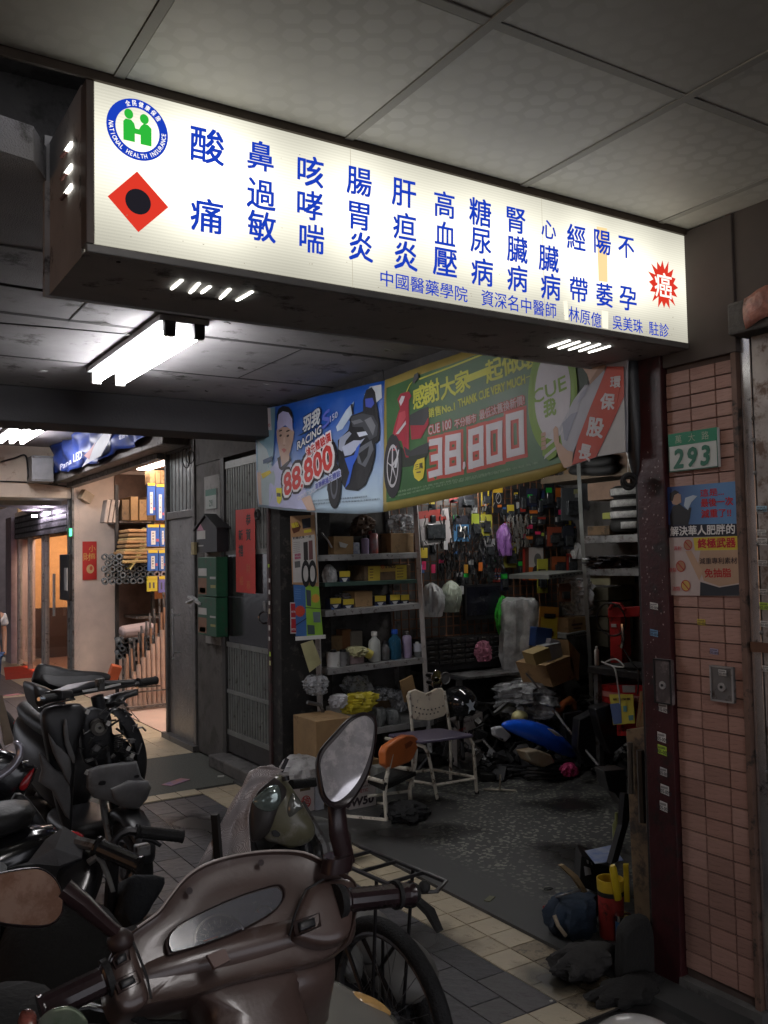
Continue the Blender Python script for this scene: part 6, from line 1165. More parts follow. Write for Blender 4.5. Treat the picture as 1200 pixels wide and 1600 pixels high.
for i in range(420):
    x, y = random.uniform(150, 440), random.gauss(390, 55)
    if i % 3 == 0: x, y = random.uniform(440, 560), random.uniform(190, 330)
    if i % 7 == 0: x, y = random.uniform(60, 440), random.uniform(90, 340)
    p = at(*sw(x, y), Y=WY-random.uniform(0, .06)); l = random.uniform(.03, .09); q_ = p+Vector((random.uniform(-.015, .015), random.uniform(-.02, .02), -l))
    (tg if i % 3 else tg2).tube([p, p.lerp(q_, .5)+Vector((random.uniform(-.015, .015), 0, 0)), q_], random.uniform(.002, .008), 5)
tag(tg.build('hanging_small_parts', blackp), 'dense tangle of small black fittings hanging on the wire panel', 'small parts', kind='stuff'); tag(tg2.build('hanging_metal_parts', mat('dull_metal_parts', (.32, .31, .29), .35, metal=.7)), 'small metal keys and fittings hanging among the black ones', 'small parts', kind='stuff')
for k, (x, y, c, w_) in enumerate(((60, 440, BLU, 'blue'), (112, 440, PNK, 'pink'), (265, 440, (.5, .25, .03), 'amber'), (333, 430, ORG, 'orange'), (68, 425, PNK, 'small pink'), (170, 330, WHT, 'white'), (245, 540, WHT, 'slim white'))): blister(RW(x-9, y-14, x+9, y+26), c, '%s tag hanging among the small fittings' % w_, d=.004, nm='tag', cat='tag', grp='coloured tags on the wire panel', Y=WY-.07)
scn = thing('flat_screen', 'switched-off black flat screen below the hanging fittings', 'screen', at(*sw(340, 690), Y=WY)); a = at(*sw(262, 690), Y=WY-.04); b_ = at(*sw(428, 515), Y=WY-.04)
MB().b2((a.x, a.y, a.z), (b_.x, a.y+.04, b_.z)).build('bezel', blackp, scn, smooth=False, bevel=.005); MB().b2((a.x+.02, a.y-.003, a.z+.04), (b_.x-.02, a.y-.001, b_.z-.02)).build('panel', mat('screen_glass', (.012, .013, .02), .12, var=.2), scn, smooth=False)
dcb = thing('drawer_cabinet', 'dark parts cabinet of small drawers below the hanging bags', 'cabinet', at(*sw(255, 905), Y=WY)); a = at(*sw(70, 905), Y=WY-.06); b_ = at(*sw(430, 752), Y=WY-.06)
MB().b2((a.x, a.y, a.z-.05), (b_.x, a.y+.2, b_.z)).build('case', blackp, dcb, smooth=False)
dw = (b_.x-a.x)/6
for i in range(6):
    for j in range(5):
        zz = a.z+.005+j*(b_.z-a.z)/5; o = MB().b2((a.x+dw*i+.008, a.y-.014, zz), (a.x+dw*(i+1)-.008, a.y-.001, zz+(b_.z-a.z)/5-.014)).build('drawer', mat('smoke_drawer', (.045, .045, .045), .2, var=.6, scale=15), dcb, smooth=False, bevel=.003)
        MB().b2((a.x+dw*(i+.35), a.y-.020, zz+.02), (a.x+dw*(i+.65), a.y-.014, zz+.028)).build('pull', dsteel, o, smooth=False)
bag('pink_rag', 'crumpled pink rag hanging on the drawer cabinet', RW(315, 785, 380, 880), WY-.12, mat('pink_rag', (.42, .15, .22), .7, var=.4, bump=1), .5, .04, top=.5, cat='rag')
wb = thing('workbench', 'low dark workbench with a steel tray under the drawer cabinet', 'bench', (4.7, 5.9, 0)); a = at(*sw(215, 965), Y=5.75); b_ = at(*sw(560, 930), Y=5.75)
MB().b2((a.x, 5.72, a.z), (b_.x, 6.2, b_.z)).build('top', blackp, wb, smooth=False, bevel=.01); MB().b2((a.x+.1, 5.70, b_.z), (a.x+.75, 6.0, b_.z+.02)).build('tray', dsteel, wb, smooth=False, bevel=.004)
for x in (a.x+.05, b_.x-.05): MB().b2((x-.02, 5.75, .014), (x+.02, 5.79, a.z)).build('leg', dsteel, wb, smooth=False)
MB().b2((a.x, 6.1, .014), (b_.x, 6.15, a.z)).build('back_board', dark, wb, smooth=False)
sa = thing('slotted_rack', 'grey slotted-angle rack at the back corner with perforated shelf edges', 'shelf', (5.6, 5.6, 0)); slot_m = mat('slotted_steel', (.20, .21, .20), .5, metal=.5, var=.3)
p0, p1 = at(909, 830, Y=5.45), at(922, 1032, Y=5.45)
MB().tube([p1-Vector((0, 0, .9)), p1, p0, p0+Vector((-.02, 0, .7))], .022, 4).build('upright', slot_m, sa, smooth=False)
for (x0, y0_, x1, y1) in ((858, 905, 912, 898), (885, 998, 917, 992), (837, 1072, 905, 1062)):
    a, b_ = at(x0, y0_, Y=5.45), at(x1, y1, Y=5.45); MB().prism([a, b_, b_+Vector((0, 0, .035)), a+Vector((0, 0, .035))], (0, .5, 0)).build('shelf', slot_m, sa, smooth=False)
    for i in range(9): q_ = a.lerp(b_, (i+.5)/9); MB().box((q_.x, q_.y-.002, q_.z+.018), (.016, .003, .009)).build('slot', blackp, sa, smooth=False)
def bx(label, r, Y, m_, d=.2, cat='box', nm='cardboard_box', rot=0, bevel=.004, floor=False):
    x0, y0_, x1, y1 = r; a = at(x0, y1, Y=Y); b_ = at(x1, y0_, Y=Y)
    if floor: a.z = .014
    c = (a+b_)/2
    return tag(MB().box((c.x, Y+d/2, c.z), (b_.x-a.x, d, b_.z-a.z), (0, rot, 0)).build(nm, m_, smooth=False, bevel=bevel), label, cat)
o = bx('small brown printed box on the slotted rack', (888, 963, 918, 990), 5.5, card, .2); A = front(0, 5.5); A.ppoly((.06, .03, .02), [(893, 975), (910, 973), (910, 976), (893, 978)]); A.ppoly((.06, .03, .02), [(896, 981), (908, 980), (908, 982), (896, 983)]); A.build(o)
o = blister((842, 948, 872, 1002), (.42, .20, .03), 'orange card with yellow round emblem leaning on the back rack', Y=5.4, d=.004, spots=((YLW, .1, .3, .95, 1), (K, .25, .2, .85, .35), (REDD, .35, .7, .8, .85)), rot=.05)
bx('dark blue box leaning against the orange card', (838, 980, 862, 1012), 5.35, mat('darkblue', (.02, .05, .16), .4), .08, rot=.15); bx('grey plastic pack above the open carton', (858, 1000, 884, 1030), 5.3, mat('palegrey', (.3, .3, .34), .4), .1, rot=.3)
bag('plastic_bag', 'crumpled clear bags bunched on the slotted rack', (890, 905, 916, 960), 5.6, clear, .5, .15, top=.8); blister((874, 912, 892, 940), (.22, .10, .06), 'reddish carded part at the slotted rack', Y=5.5, d=.02)
oc = thing('open_carton', 'large open brown carton tipped on the lower rack, overflowing with parts', 'carton', at(870, 1066, Y=5.2))
P5 = lambda *q, Y=5.2: [at(x, y, Y=Y) for x, y in q]
MB().prism(P5((852, 1040), (892, 1024), (902, 1058), (864, 1074)), (0, .35, 0)).build('body', card, oc, smooth=False, bevel=.003); MB().prism(P5((888, 1000), (906, 1022), (904, 1064), (893, 1050)), (.01, .3, 0)).build('flap', card, oc, smooth=False); MB().prism(P5((832, 1022), (858, 1012), (862, 1030), (838, 1040), Y=5.1), (0, .12, .01)).build('inner_box', mat('kraft_box', (.30, .22, .09), .8), oc, smooth=False)
MB().prism(P5((850, 1010), (876, 1004), (880, 1028), (858, 1034), Y=5.25), (0, .1, 0)).build('inner_box', mat('grey_box', (.28, .28, .30), .6), oc, smooth=False)
XB = 5.55
br = thing('back_shelf', 'steel shelves on the back wall holding tyres, cartons and bags', 'shelf', (5.7, 4.6, 0))
def xb(px, py, X=XB): return at(px, py, X=X)
for (x0, x1, y0_, m_) in ((845, 1020, 746, mat('shelf_wood', (.16, .12, .08), .7)), (912, 1030, 838, dsteel), (912, 1030, 888, dsteel)):
    a, b_ = xb(x0, y0_), xb(x1, y0_); MB().b2((XB, a.y, a.z-.06), (XB+.42, b_.y, a.z)).build('shelf', m_, br, smooth=False)
def xbox(label, r, m_, X=XB+.03, d=.3, cat='box', nm='cardboard_box', zb=None, bev=.004):
    x0, y0_, x1, y1 = r; cy_ = (y0_+y1)/2; a, b_ = xb(x0, cy_, X), xb(x1, cy_, X); zt, zb_ = xb((x0+x1)/2, y0_, X).z, xb((x0+x1)/2, y1, X).z if zb is None else zb
    return tag(MB().b2((X, a.y, zb_), (X+d, b_.y, zt)).build(nm, m_, smooth=False, bevel=bev), label, cat)
xbox('brown carton on the top back shelf left of the black seats', (880, 700, 958, 742), card2); xbox('large tan carton at the right end of the top back shelf', (958, 706, 1004, 742), mat('tan_carton', (.26, .17, .12), .8)); xbox('wide tan carton under the top back shelf', (918, 752, 985, 780), mat('tan_carton', (.26, .17, .12), .8))
for k, (pts, w_) in enumerate((([(885, 727), (920, 722), (950, 724), (960, 716)], 'upper'), ([(886, 737), (925, 733), (955, 736), (963, 728)], 'lower'))):
    P_3 = [xb(*q, X=XB-.06) for q in pts]; tag(MB().tube(P_3, [.05, .075, .07, .03], 12, flat=.75).build('spare_seat', rubber, sub=1), '%s of two long black scooter seats lying on the top back shelf' % w_, 'spare seat')
zt = 0
for k, (x0, y0_, y1, w_) in enumerate(((955, 762, 776, 'top'), (960, 779, 795, 'second'), (960, 797, 812, 'third'), (984, 814, 828, 'bottom'))):
    ty = thing('tyre', '%s black tyre with white paper band in the stack on the back shelf' % w_, 'tyre', xb(990, y1, XB+.2), group='tyres stacked on the back shelf'); c = xb(1000, (y0_+y1)/2, XB+.22)
    MB().torus(c, .20, .048, (0, 0, 1), 30, 10, flat=1.1).build('tread', rubber, ty)
    a, b_ = xb(x0+8, (y0_+y1)/2, XB-.035), xb(1001, (y0_+y1)/2, XB-.035); cx_ = c.x
    mb = MB()
    for i in range(9):
        t = R(150+i*9 if k < 3 else 185+i*4); mb.v += [tuple(c+Vector((math.cos(t)*.252, -math.sin(t)*-.252, s_*.028))) for s_ in (-1, 1)]
    mb.f = [(2*i, 2*i+1, 2*i+3, 2*i+2) for i in range(8)]; mb.build('paper_band', mat('tyre_band', (.42, .42, .40), .6, col2=(.2, .2, .2), scale=25), ty, solid=.003)
xbox('yellow green box in the shadow beside the tyres', (941, 801, 956, 811), ink((.28, .30, .06))); xbox('olive box on the lower back shelf', (922, 893, 953, 914), mat('olive_box', (.16, .15, .09), .8)); 
for i, (y0_, y1) in enumerate(((918, 938), (940, 962), (964, 984), (986, 1010))): xbox('dim olive carton, %s in the pile under the lower back shelf' % ['top', 'second', 'third', 'bottom'][i], (920, y0_, 950, y1), mat('olive_box2', (.085, .08, .055), .85)).__setitem__('group', 'dim cartons under the back shelf')
xbox('box of chrome fittings on the middle back shelf', (918, 822, 952, 836), card2)
bag('plastic_bag', 'dark shiny plastic bags lying along the lower back shelf', (922, 868, 992, 888), 4.9, mat('dark_film', (.10, .10, .11), .2, var=.6, bump=1, bscale=15), .5, .15, top=.9)
o = blister((877, 762, 912, 813), (.10, .11, .12), 'large grey blister holding a dark helmet-shaped part', Y=WY-.22, spots=((((.5, .5, .25)), .55, .05, .9, .2), (WHT, .6, .18, .88, .3)), d=.04)
tag(MB().prism([at(x, y, Y=WY-.18) for x, y in ((906, 750), (938, 765), (918, 798), (905, 790))], (0, .02, 0)).build('silver_pack', mat('silver_pack', (.42, .46, .50), .25, metal=.6, var=.4), smooth=False, bevel=.003), 'silvery flat pack tilted under the top back shelf', 'pack')
tb = thing('metal_table', 'dark metal table at the back right carrying the red press', 'table', (5.2, 4.4, 0)); XT = 4.9
a, b_ = xb(918, 1041, XT), xb(1030, 1041, XT); TZ = a.z
MB().b2((XT, a.y, TZ-.05), (XT+.5, b_.y-.2, TZ)).build('top', dark, tb, smooth=False, bevel=.005)
for y in (a.y-.05, b_.y-.1): MB().b2((XT+.03, y-.02, .014), (XT+.07, y+.02, TZ-.05)).build('leg', dsteel, tb, smooth=False)
rp2 = thing('red_press', 'red steel press with upright column and horizontal arm on the metal table', 'press', xb(961, 1034, XT)); redm = mat('red_enamel', (.42, .02, .02), .4, var=.35, scale=5, wear=.2)
def xslab(q, X, th, nm, m_, par, bv=.004): return MB().prism([xb(x, y, X) for x, y in q], (th, 0, 0)).build(nm, m_, par, smooth=False, bevel=bv)
xslab(((951, 950), (969, 950), (972, 1036), (954, 1036)), XT+.05, .10, 'column', redm, rp2); xslab(((949, 950), (1004, 947), (1004, 963), (950, 965)), XT+.04, .12, 'arm', redm, rp2); MB().tube([xb(952, 952, XT+.03), xb(958, 943, XT+.03), xb(970, 944, XT+.03), xb(976, 953, XT+.03)], .012, 8).build('hoop', redm, rp2); xslab(((999, 944), (1006, 944), (1006, 967), (999, 967)), XT+.03, .14, 'arm_end', redm, rp2)
MB().torus(xb(955, 968, XT), .12, .007, (1, .2, .1), 30, 6).build('hose', rubber, rp2); MB().tube([xb(972, 975, XT), xb(974, 1000, XT), xb(971, 1012, XT)], .012, 6).build('hose', chrome, rp2); xslab(((955, 975), (963, 975), (963, 980), (955, 980)), XT+.046, .004, 'label', ink((.4, .4, .4)), rp2, 0)
cable('white_cable', 'tangle of white cables on the metal table by the red press', [xb(940, 1034, XT-.02), xb(955, 1040, XT-.03), xb(975, 1042, XT-.02), xb(962, 1030, XT), xb(945, 1036, XT-.01), xb(960, 1044, XT-.04), xb(966, 1075, XT-.05), xb(969, 1100, XT-.05)], .006, ink((.5, .5, .5))); cable('black_cable', 'black cable curving down over the edge of the metal table', [xb(975, 1015, XT-.03), xb(988, 1036, XT-.04), xb(998, 1050, XT-.04), xb(996, 1085, XT-.04)], .006)
can('slim grey silicone cartridge on the metal table', *(932, 1010), .018, 3, whitep, whitep, Y=xb(934, 1040, XT+.1).y, nm='cartridge', cat='cartridge', zb=TZ)
rc_ = thing('red_cabinet', 'red steel tool cabinet with a plate below the metal table', 'cabinet', xb(975, 1120, XT+.05)); xslab(((938, 1070), (1004, 1070), (1006, 1150), (945, 1150)), XT+.10, .35, 'case', redm, rc_); xslab(((972, 1071), (992, 1071), (992, 1082), (973, 1082)), XT+.095, .004, 'plate', ink((.35, .35, .35)), rc_, 0); MB().b2(xb(940, 1087, XT+.08), xb(1006, 1089, XT+.098)).build('lip', ink((.5, .2, .18)), rc_, smooth=False)
yp = thing('yellow_leaflet', 'yellow printed leaflet standing in front of the red cabinet', 'leaflet', xb(972, 1130, XT)); xslab(((952, 1085), (989, 1085), (992, 1130), (958, 1133)), XT+.02, .004, 'sheet', ink((.50, .42, .06)), yp, 0); A = Art((XT+.019, 0, 0), (0, -1, 0), (0, 0, 1), (-1, 0, 0), .002); A.ppoly((.08, .12, .25), [(953, 1100), (970, 1098), (972, 1130), (959, 1132)]); A.ppoly((.1, .25, .25), [(974, 1103), (980, 1103), (980, 1112), (974, 1112)]); A.ppoly((.1, .2, .2), [(982, 1118), (990, 1117), (990, 1125), (983, 1126)]); A.fit((.1, .05, .03), '機油保養', (958, 1095), (986, 1094), 4, 1, .02); A.build(yp)
for k in range(2): p, q_ = xb(996+6*k, 1136, XT-.15), xb(1003+6*k, 1080+8*k, XT-.1); tag(MB().tube([p, q_], .016, 4).build('wooden_stick', mat('raw_wood', (.28, .17, .08), .8, var=.3)), ['left', 'right'][k]+' wooden stick leaning on the red cabinet', 'stick')

dl_ = thing('shop_ceiling_lamp', 'dim tube lamp inside the repair shop, only its bright end showing below the green banner', 'lamp', (4.3, 5.0, 2.5)); e_ = at(849, 744, X=4.6)
MB().b2((4.54, e_.y-.02, e_.z+.03), (4.66, e_.y+1.3, e_.z+.07)).build('housing', whitep, dl_, smooth=False); MB().cyl((4.6, e_.y, e_.z), (4.6, e_.y+1.25, e_.z), .014, n=10).build('tube', lit('dim_tube', (1, .98, .96), 18), dl_)
for y in (e_.y+.2, e_.y+1.1): MB().tube([(4.6, y, e_.z+.07), (4.6, y, 2.96)], .004, 5).build('hanger', dsteel, dl_)
FZ = .014
chp = mat('chipped_white_tube', (.64, .60, .51), .45, var=.15, scale=8, wear=.18, wcol=(.10, .06, .035))
def fl(px, py): return at(px, py, Z=FZ)
ch = thing('white_chair', 'small old white chair with perforated back and violet-grey seat in the shop', 'chair', fl(690, 1235)); ivory = mat('ivory_plastic', (.74, .66, .52), .45, var=.15, wear=.12, wcol=(.2, .14, .1)); vio = mat('violet_vinyl', (.13, .11, .17), .3, var=.3)
FL, FR, BL = fl(684, 1252), fl(745, 1240), fl(645, 1235); ex = (FR-FL); ey = Vector((-.02, .42, 0)); BL = FL+ey-ex*.05; BR = BL+ex*1.0; SH = .43
U = Vector((0, 0, 1))
FLt, FRt = FL+U*SH, FR+U*SH; BLt, BRt = BL+U*SH-ex*.0, BR+U*SH
exn = ex.normalized(); eyn = Vector((0, 1, 0))
s1, s2 = at(657, 1163, Z=SH), at(744, 1152, Z=SH); s3, s4 = s2+Vector((-.05, .36, 0)), s1+Vector((-.05, .36, 0))
def rounded(ps, r_, n_=4):
    out = []; k = len(ps)
    for i in range(k):
        p, a, b_ = ps[i], ps[i-1], ps[(i+1) % k]; pa, pb_ = p+(a-p).normalized()*r_, p+(b_-p).normalized()*r_
        for j in range(n_+1): t = j/n_; out.append((pa*(1-t)*(1-t)+p*2*t*(1-t)+pb_*t*t))
    return out
MB().prism(rounded([s1, s2, s3, s4], .05), (0, 0, .018)).build('seat', vio, ch, bevel=.006)
fr_ = [s1+Vector((.015, .02, -.012)), s2+Vector((-.015, .02, -.012)), s3+Vector((0, 0, -.012)), s4+Vector((0, 0, -.012))]
def leg(top, foot, nm='leg', r_=.0125): MB().tube([top+(foot-top)*0, top+(foot-top)*.04+Vector((0, 0, 0)), foot], r_, 8).build(nm, chp, ch); MB().cyl(foot, foot+U*.02, r_*1.3, n=8).build('foot_cap', rubber, ch)
f1, f2 = at(684, 1251, Z=FZ), at(745, 1240, Z=FZ)
MB().tube([fr_[3], fr_[0]+Vector((.0, .03, 0)), fr_[0]+Vector((.03, 0, -.015)), fr_[0].lerp(f1, .15)+Vector((.04, 0, 0)), f1], .0125, 8).build('leg', chp, ch); MB().tube([fr_[2], fr_[1]+Vector((0, .03, 0)), fr_[1].lerp(f2, .1), f2], .0125, 8).build('leg', chp, ch)
for f_ in (f1, f2): MB().cyl(f_, f_+U*.02, .016, n=8).build('foot_cap', rubber, ch)
b1, b2_ = s4+Vector((.03, .02, 0)), s3+Vector((-.03, .02, 0)); g1, g2_ = Vector((b1.x+.0, b1.y+.06, FZ)), Vector((b2_.x, b2_.y+.06, FZ))
BYY = (b1.y+b2_.y)/2+.02
t1, t2 = at(640, 1084, Y=b1.y+.08), at(690, 1080, Y=b2_.y+.08)
for lp_ in (((645, 1237), (645, 1150), (639, 1082)), ((704, 1224), (704, 1145), (694, 1080))): MB().tube([at(x0_, y0_, Y=b1.y+.075+(.03 if i_ == 0 else 0)) for i_, (x0_, y0_) in enumerate(lp_)], .0125, 8).build('leg', chp, ch)
MB().tube([f1.lerp(fr_[0], .28), f2.lerp(fr_[1], .28)], .010, 6).tube([g1.lerp(b1, .3), g2_.lerp(b2_, .3)], .010, 6).tube([f1.lerp(fr_[0], .3), g1.lerp(b1, .3)], .010, 6).tube([f2.lerp(fr_[1], .3), g2_.lerp(b2_, .3)], .010, 6).build('stretcher', chp, ch)
bk = [at(x, y, Y=b1.y+.07) for x, y in ((636, 1088), (640, 1080), (650, 1077), (657, 1080), (666, 1083), (675, 1080), (681, 1076), (691, 1075), (696, 1082), (699, 1112), (694, 1119), (672, 1126), (650, 1125), (642, 1120))]
MB().prism(bk, (0, .018, 0)).build('backrest', ivory, ch, bevel=.006)
for i in range(17):
    u = (i % 9)/8; r_ = i//9; p = at(645+u*47-(2 if r_ else 0), 1103+6*math.sin(u*3.14)+r_*7, Y=b1.y+.068); MB().cyl(p, p+Vector((0, -.003, 0)), .0055, n=8).build('hole', blackp, ch)
oc_ = thing('orange_chair', 'broken white tube chair frame with an orange plastic backrest facing the white chair', 'chair', fl(600, 1280)); orn = mat('orange_plastic', (.62, .17, .045), .4, var=.15)
q1, q2, q3, q4_ = at(604, 1282, Z=FZ), at(540, 1276, Z=FZ), at(642, 1262, Z=FZ), at(590, 1255, Z=FZ)
def ob(nm, pts, r_=.014, m_=chp): MB().tube(pts, r_, 8).build(nm, m_, oc_)
yb1 = q1.y; topL, topR = at(612, 1178, Y=q1.y+.05), at(650, 1170, Y=q3.y+.05)
ob('leg', [q1, at(601, 1240, Y=q1.y), at(604, 1215, Y=q1.y+.02), topL]); ob('leg', [q3, at(640, 1235, Y=q3.y), at(648, 1195, Y=q3.y+.02), topR]); ob('runner', [q1, q2], .015); ob('runner', [q3, q4_], .012)
ob('seat_rail', [at(600, 1222, Y=q1.y), at(567, 1213, Y=q1.y+.2)]); ob('seat_rail', [at(641, 1202, Y=q3.y), at(600, 1196, Y=q3.y+.25)]); ob('cross_bar', [at(600, 1226, Y=q1.y), at(642, 1208, Y=q3.y)], .012, rubber); ob('cross_bar', [at(575, 1244, Y=q1.y+.15), at(640, 1236, Y=q3.y)], .010)
MB().prism([at(600, 1228, Y=q1.y-.01), at(650, 1206, Y=q3.y-.01), at(650, 1212, Y=q3.y-.01), at(600, 1236, Y=q1.y-.01)], (0, .2, .01)).build('strap', rubber, oc_, smooth=False)
mid = lambda x, y: at(x, y, Y=q1.y+(q3.y-q1.y)*(x-604)/40)
MB().prism([mid(x, y) for x, y in ((602, 1175), (606, 1166), (620, 1156), (636, 1148), (648, 1149), (655, 1155), (653, 1170), (646, 1186), (640, 1192), (626, 1197), (612, 1202), (603, 1196))], (-.03, .045, 0)).build('backrest', orn, oc_, bevel=.012)
MB().prism([mid(x, y)+Vector((.004, -.006, 0)) for x, y in ((631, 1163), (640, 1157), (644, 1160), (640, 1166), (633, 1170))], (0, .004, 0)).build('grip_hole', mat('dark_orange', (.3, .07, .02), .5), oc_, smooth=False)
bag('black_cloth', 'heap of black cloth on the floor under the orange chair', (606, 1252, 664, 1287), q1.y-.03, fabric('black_cloth', (.012, .012, .013)), .4, .14, top=.3, cat='cloth')
def carton(label, px4, Yf, d, m_, parentname='oil_carton', floor=True):
    p = [at(x, y, Y=Yf) for x, y in px4]
    if floor: p[2].z = p[3].z = .014
    t = thing(parentname, label, 'carton', (p[0]+p[2])/2); MB().prism(p, (.02, d, 0)).build('box', m_, t, smooth=False, bevel=.004); return t
pc = mat('printed_white_carton', (.46, .42, .40), .6, var=.15, wear=.1, wcol=(.25, .2, .18))
Y50 = 5.28; t = carton('white oil carton printed 0W50 behind the orange chair', ((543, 1224), (587, 1216), (588, 1262), (546, 1274)), Y50, .28, pc); A = front(0, Y50)
A.fit((.03, .02, .025), '10W50', (534, 1264), (583, 1253), 12, 1, .05, shear=.15); A.fit((.3, .04, .05), 'SYNTHETIC', (546, 1243), (575, 1236), 5, 1, .02); A.fit((.08, .06, .07), 'Maple Leaves', (548, 1234), (584, 1228), 5, 1, .01); A.build(t)
Y51 = 5.75; t = carton('second white oil carton printed 50 behind the white chair', ((716, 1127), (754, 1112), (758, 1160), (722, 1170)), Y51, .15, pc); A = front(0, Y51)
A.fit((.03, .02, .025), 'W50', (727, 1152), (752, 1142), 8, 1, .05, shear=.15); A.fit((.08, .06, .07), 'Maple Leaves', (720, 1133), (752, 1124), 5, 1, .01); A.fit((.4, .04, .05), '+H', (716, 1143), (727, 1140), 4, 1, .06); A.build(t)
bx('tall brown cardboard box standing at the left end of the steel shelf', (495, 1120, 552, 1215), 5.5, card, .35, nm='cardboard_box', floor=True); bx('pale printed box under the seat of the orange chair', (590, 1195, 618, 1225), 5.5, mat('pale_box', (.34, .36, .34), .6), .15, floor=True); bx('brown box with green sticker behind the mirror glass', (572, 1185, 592, 1222), 5.6, card, .2, floor=True)
wbag = thing('carrier_bag', 'white paper carrier bag with a red circled character beside the old scooter', 'bag', fl(465, 1278)); YB = 5.42
MB().prism([at(x, y, Y=YB) for x, y in ((446, 1218), (492, 1212), (494, 1268), (450, 1275))], (.03, .2, 0)).build('body', mat('white_paper_bag', (.52, .47, .45), .6, var=.15, bump=.6, bscale=12), wbag, smooth=False, bevel=.01)
MB().prism([at(x, y, Y=YB-.004) for x, y in ((469, 1233), (485, 1230), (485, 1234), (469, 1237))], (0, .003, 0)).build('grip_hole', mat('bag_hole', (.12, .09, .05), .8), wbag, smooth=False)
A = front(0, YB-.001); c = A.uv(478, 1253); A.ell((.42, .03, .03), c, .037, .042, 1, 30, hole=.86); A.ptext((.42, .03, .03), '信', 478, 1253, 15, bold=.02); A.build(wbag)
bag('plastic_bag', 'puffed clear plastic bag on top of the white carrier bag', (442, 1182, 492, 1222), YB+.05, mat('frosty_film', (.60, .60, .60), .3, var=.5, alpha=.7, bump=1, bscale=20), .35, .15, top=.5)
MB().prism([at(x, y, Y=5.0) for x, y in ((494, 1220), (504, 1224), (506, 1280), (495, 1270))], (.02, .15, 0)).build('x', card); bpy.data.objects.remove(bpy.data.objects['x'])
bx('pale blue-white folded carton right of the carrier bag', (493, 1215, 506, 1275), 5.4, mat('palebluecarton', (.40, .42, .46), .6), .2, floor=True)
hm = thing('helmet', 'black open-face helmet with a white bird sticker beside the white chair', 'helmet', at(716, 1118, Y=5.6)); c = at(717, 1098, Y=5.6)
MB().ell(c, (.14, .16, .13), 24, 14, z0=-35).build('shell', mat('gloss_black', (.012, .012, .014), .12, var=.2, coat=1), hm); MB().torus(c-Vector((0, 0, .075)), .118, .008, (0, 0, 1), 28, 6).build('rim', rubber, hm)
A = Art(c+Vector((-.02, -.165, 0)), (1, 0, 0), (0, 0, 1), (0, -1, 0), .001); A.poly((.55, .62, .68), [(0, .05), (.02, .02), (.05, .03), (.03, -.01), (.05, -.04), (.01, -.03), (-.02, -.06), (-.01, -.01), (-.04, .02), (-.01, .02)]); A.build(hm, 'sticker')
for k, (x, y, w_) in enumerate(((682, 1057, 'upper left'), (696, 1060, 'right'), (683, 1068, 'lower'))): p = at(x, y, Y=5.7); tag(MB().tube([p+Vector((0, .12, 0)), p+Vector((0, .03, 0)), p], [.02, .035, .045], 14).torus(p, .044, .006, (0, 1, 0), 20, 6).build('air_valve', chrome if k != 1 else dsteel), '%s of three chrome nozzles above the white chair' % w_, 'nozzle', 'chrome nozzles above the white chair')
bf = MB(); rings = []
pts = [(782, 1133, 2, .01), (800, 1136, 12, .05), (830, 1143, 18, .08), (860, 1156, 20, .09), (885, 1170, 14, .06), (901, 1182, 3, .01)]
for (x, y, hpx, dd) in pts:
    hpx *= 1.5; dd *= 1.2
    Yc = 5.15; k = dep(at(x, y, Y=Yc))/F
    c = at(x, y, Y=Yc); rings.append([c+Vector((0, -dd*math.cos(a), hpx*k*.75*math.sin(a))) for a in [R(q) for q in (-70, -40, -10, 20, 50, 80, 110, 80.5, 50.5, 20.5, -10.5, -40.5)]])
for r_ in rings:
    for j in range(7, 12): r_[j] = r_[j]+Vector((0, .012, 0))
bf.loft(rings); tag(bf.build('blue_fender', mat('blue_gloss', (.01, .12, .85), .18, var=.15, coat=.8), sub=1), 'bright glossy blue scooter fender lying on the junk pile', 'fender')
def coil(cx, cy, a, b_, n_, r_, lab, z=.03, tilt=0):
    p = fl(cx, cy); pts = []
    for i in range(n_*24+1):
        t = i/24*2*math.pi; kk = 1+.07*math.sin(i*.9)+.05*(i//24 % 3-1); pts.append(p+Vector((a*kk*math.cos(t), b_*kk*math.sin(t), z-.014+.022*(i/24) % .10+.02*math.sin(t*2+i*.01))))
    return tag(MB().tube(pts, r_, 7).build('hose_coil', mat('hose_rubber', (.035, .035, .037), .32, var=.3)), lab, 'hose')
coil(800, 1205, .30, .22, 5, .011, 'large coil of black air hose on the shop floor before the pile', .02); coil(862, 1214, .24, .13, 4, .012, 'smaller flat coil of black hose at the right of the large coil', .016)
tl_ = fl(781, 1238); tag(MB().tube([fl(756, 1236)+U*.012, fl(807, 1238)+U*.012], .008, 7).tube([tl_+U*.01, at(782, 1210, Y=tl_.y)], .007, 7).build('tee_wrench', mat('rusty_steel', (.30, .27, .22), .5, metal=.5)), 'T-shaped steel tool standing on the shop floor by the hose coil', 'tool')
def panel(lab, q, Y, th, m_, nm='scooter_fairing', cat='fairing', bev=.01): return tag(MB().prism([at(x, y, Y=Y) for x, y in q], th).build(nm, m_, smooth=True, bevel=bev), lab, cat)
bkg = mat('scuffed_black', (.025, .025, .027), .35, var=.5, scale=5)
panel('tall scuffed black scooter legshield propped beside the blue fender', ((905, 1125), (930, 1112), (945, 1140), (962, 1180), (950, 1195), (915, 1198), (902, 1170)), 4.9, (.05, .12, 0), bkg); panel('ribbed black box panel leaning at the right of the pile', ((930, 1108), (955, 1100), (975, 1130), (980, 1160), (955, 1180), (940, 1150)), 4.75, (.06, .14, 0), bkg)
panel('dark angular cover behind the legshield', ((880, 1115), (910, 1110), (925, 1150), (905, 1185), (885, 1160)), 5.15, (.05, .12, 0), bkg)
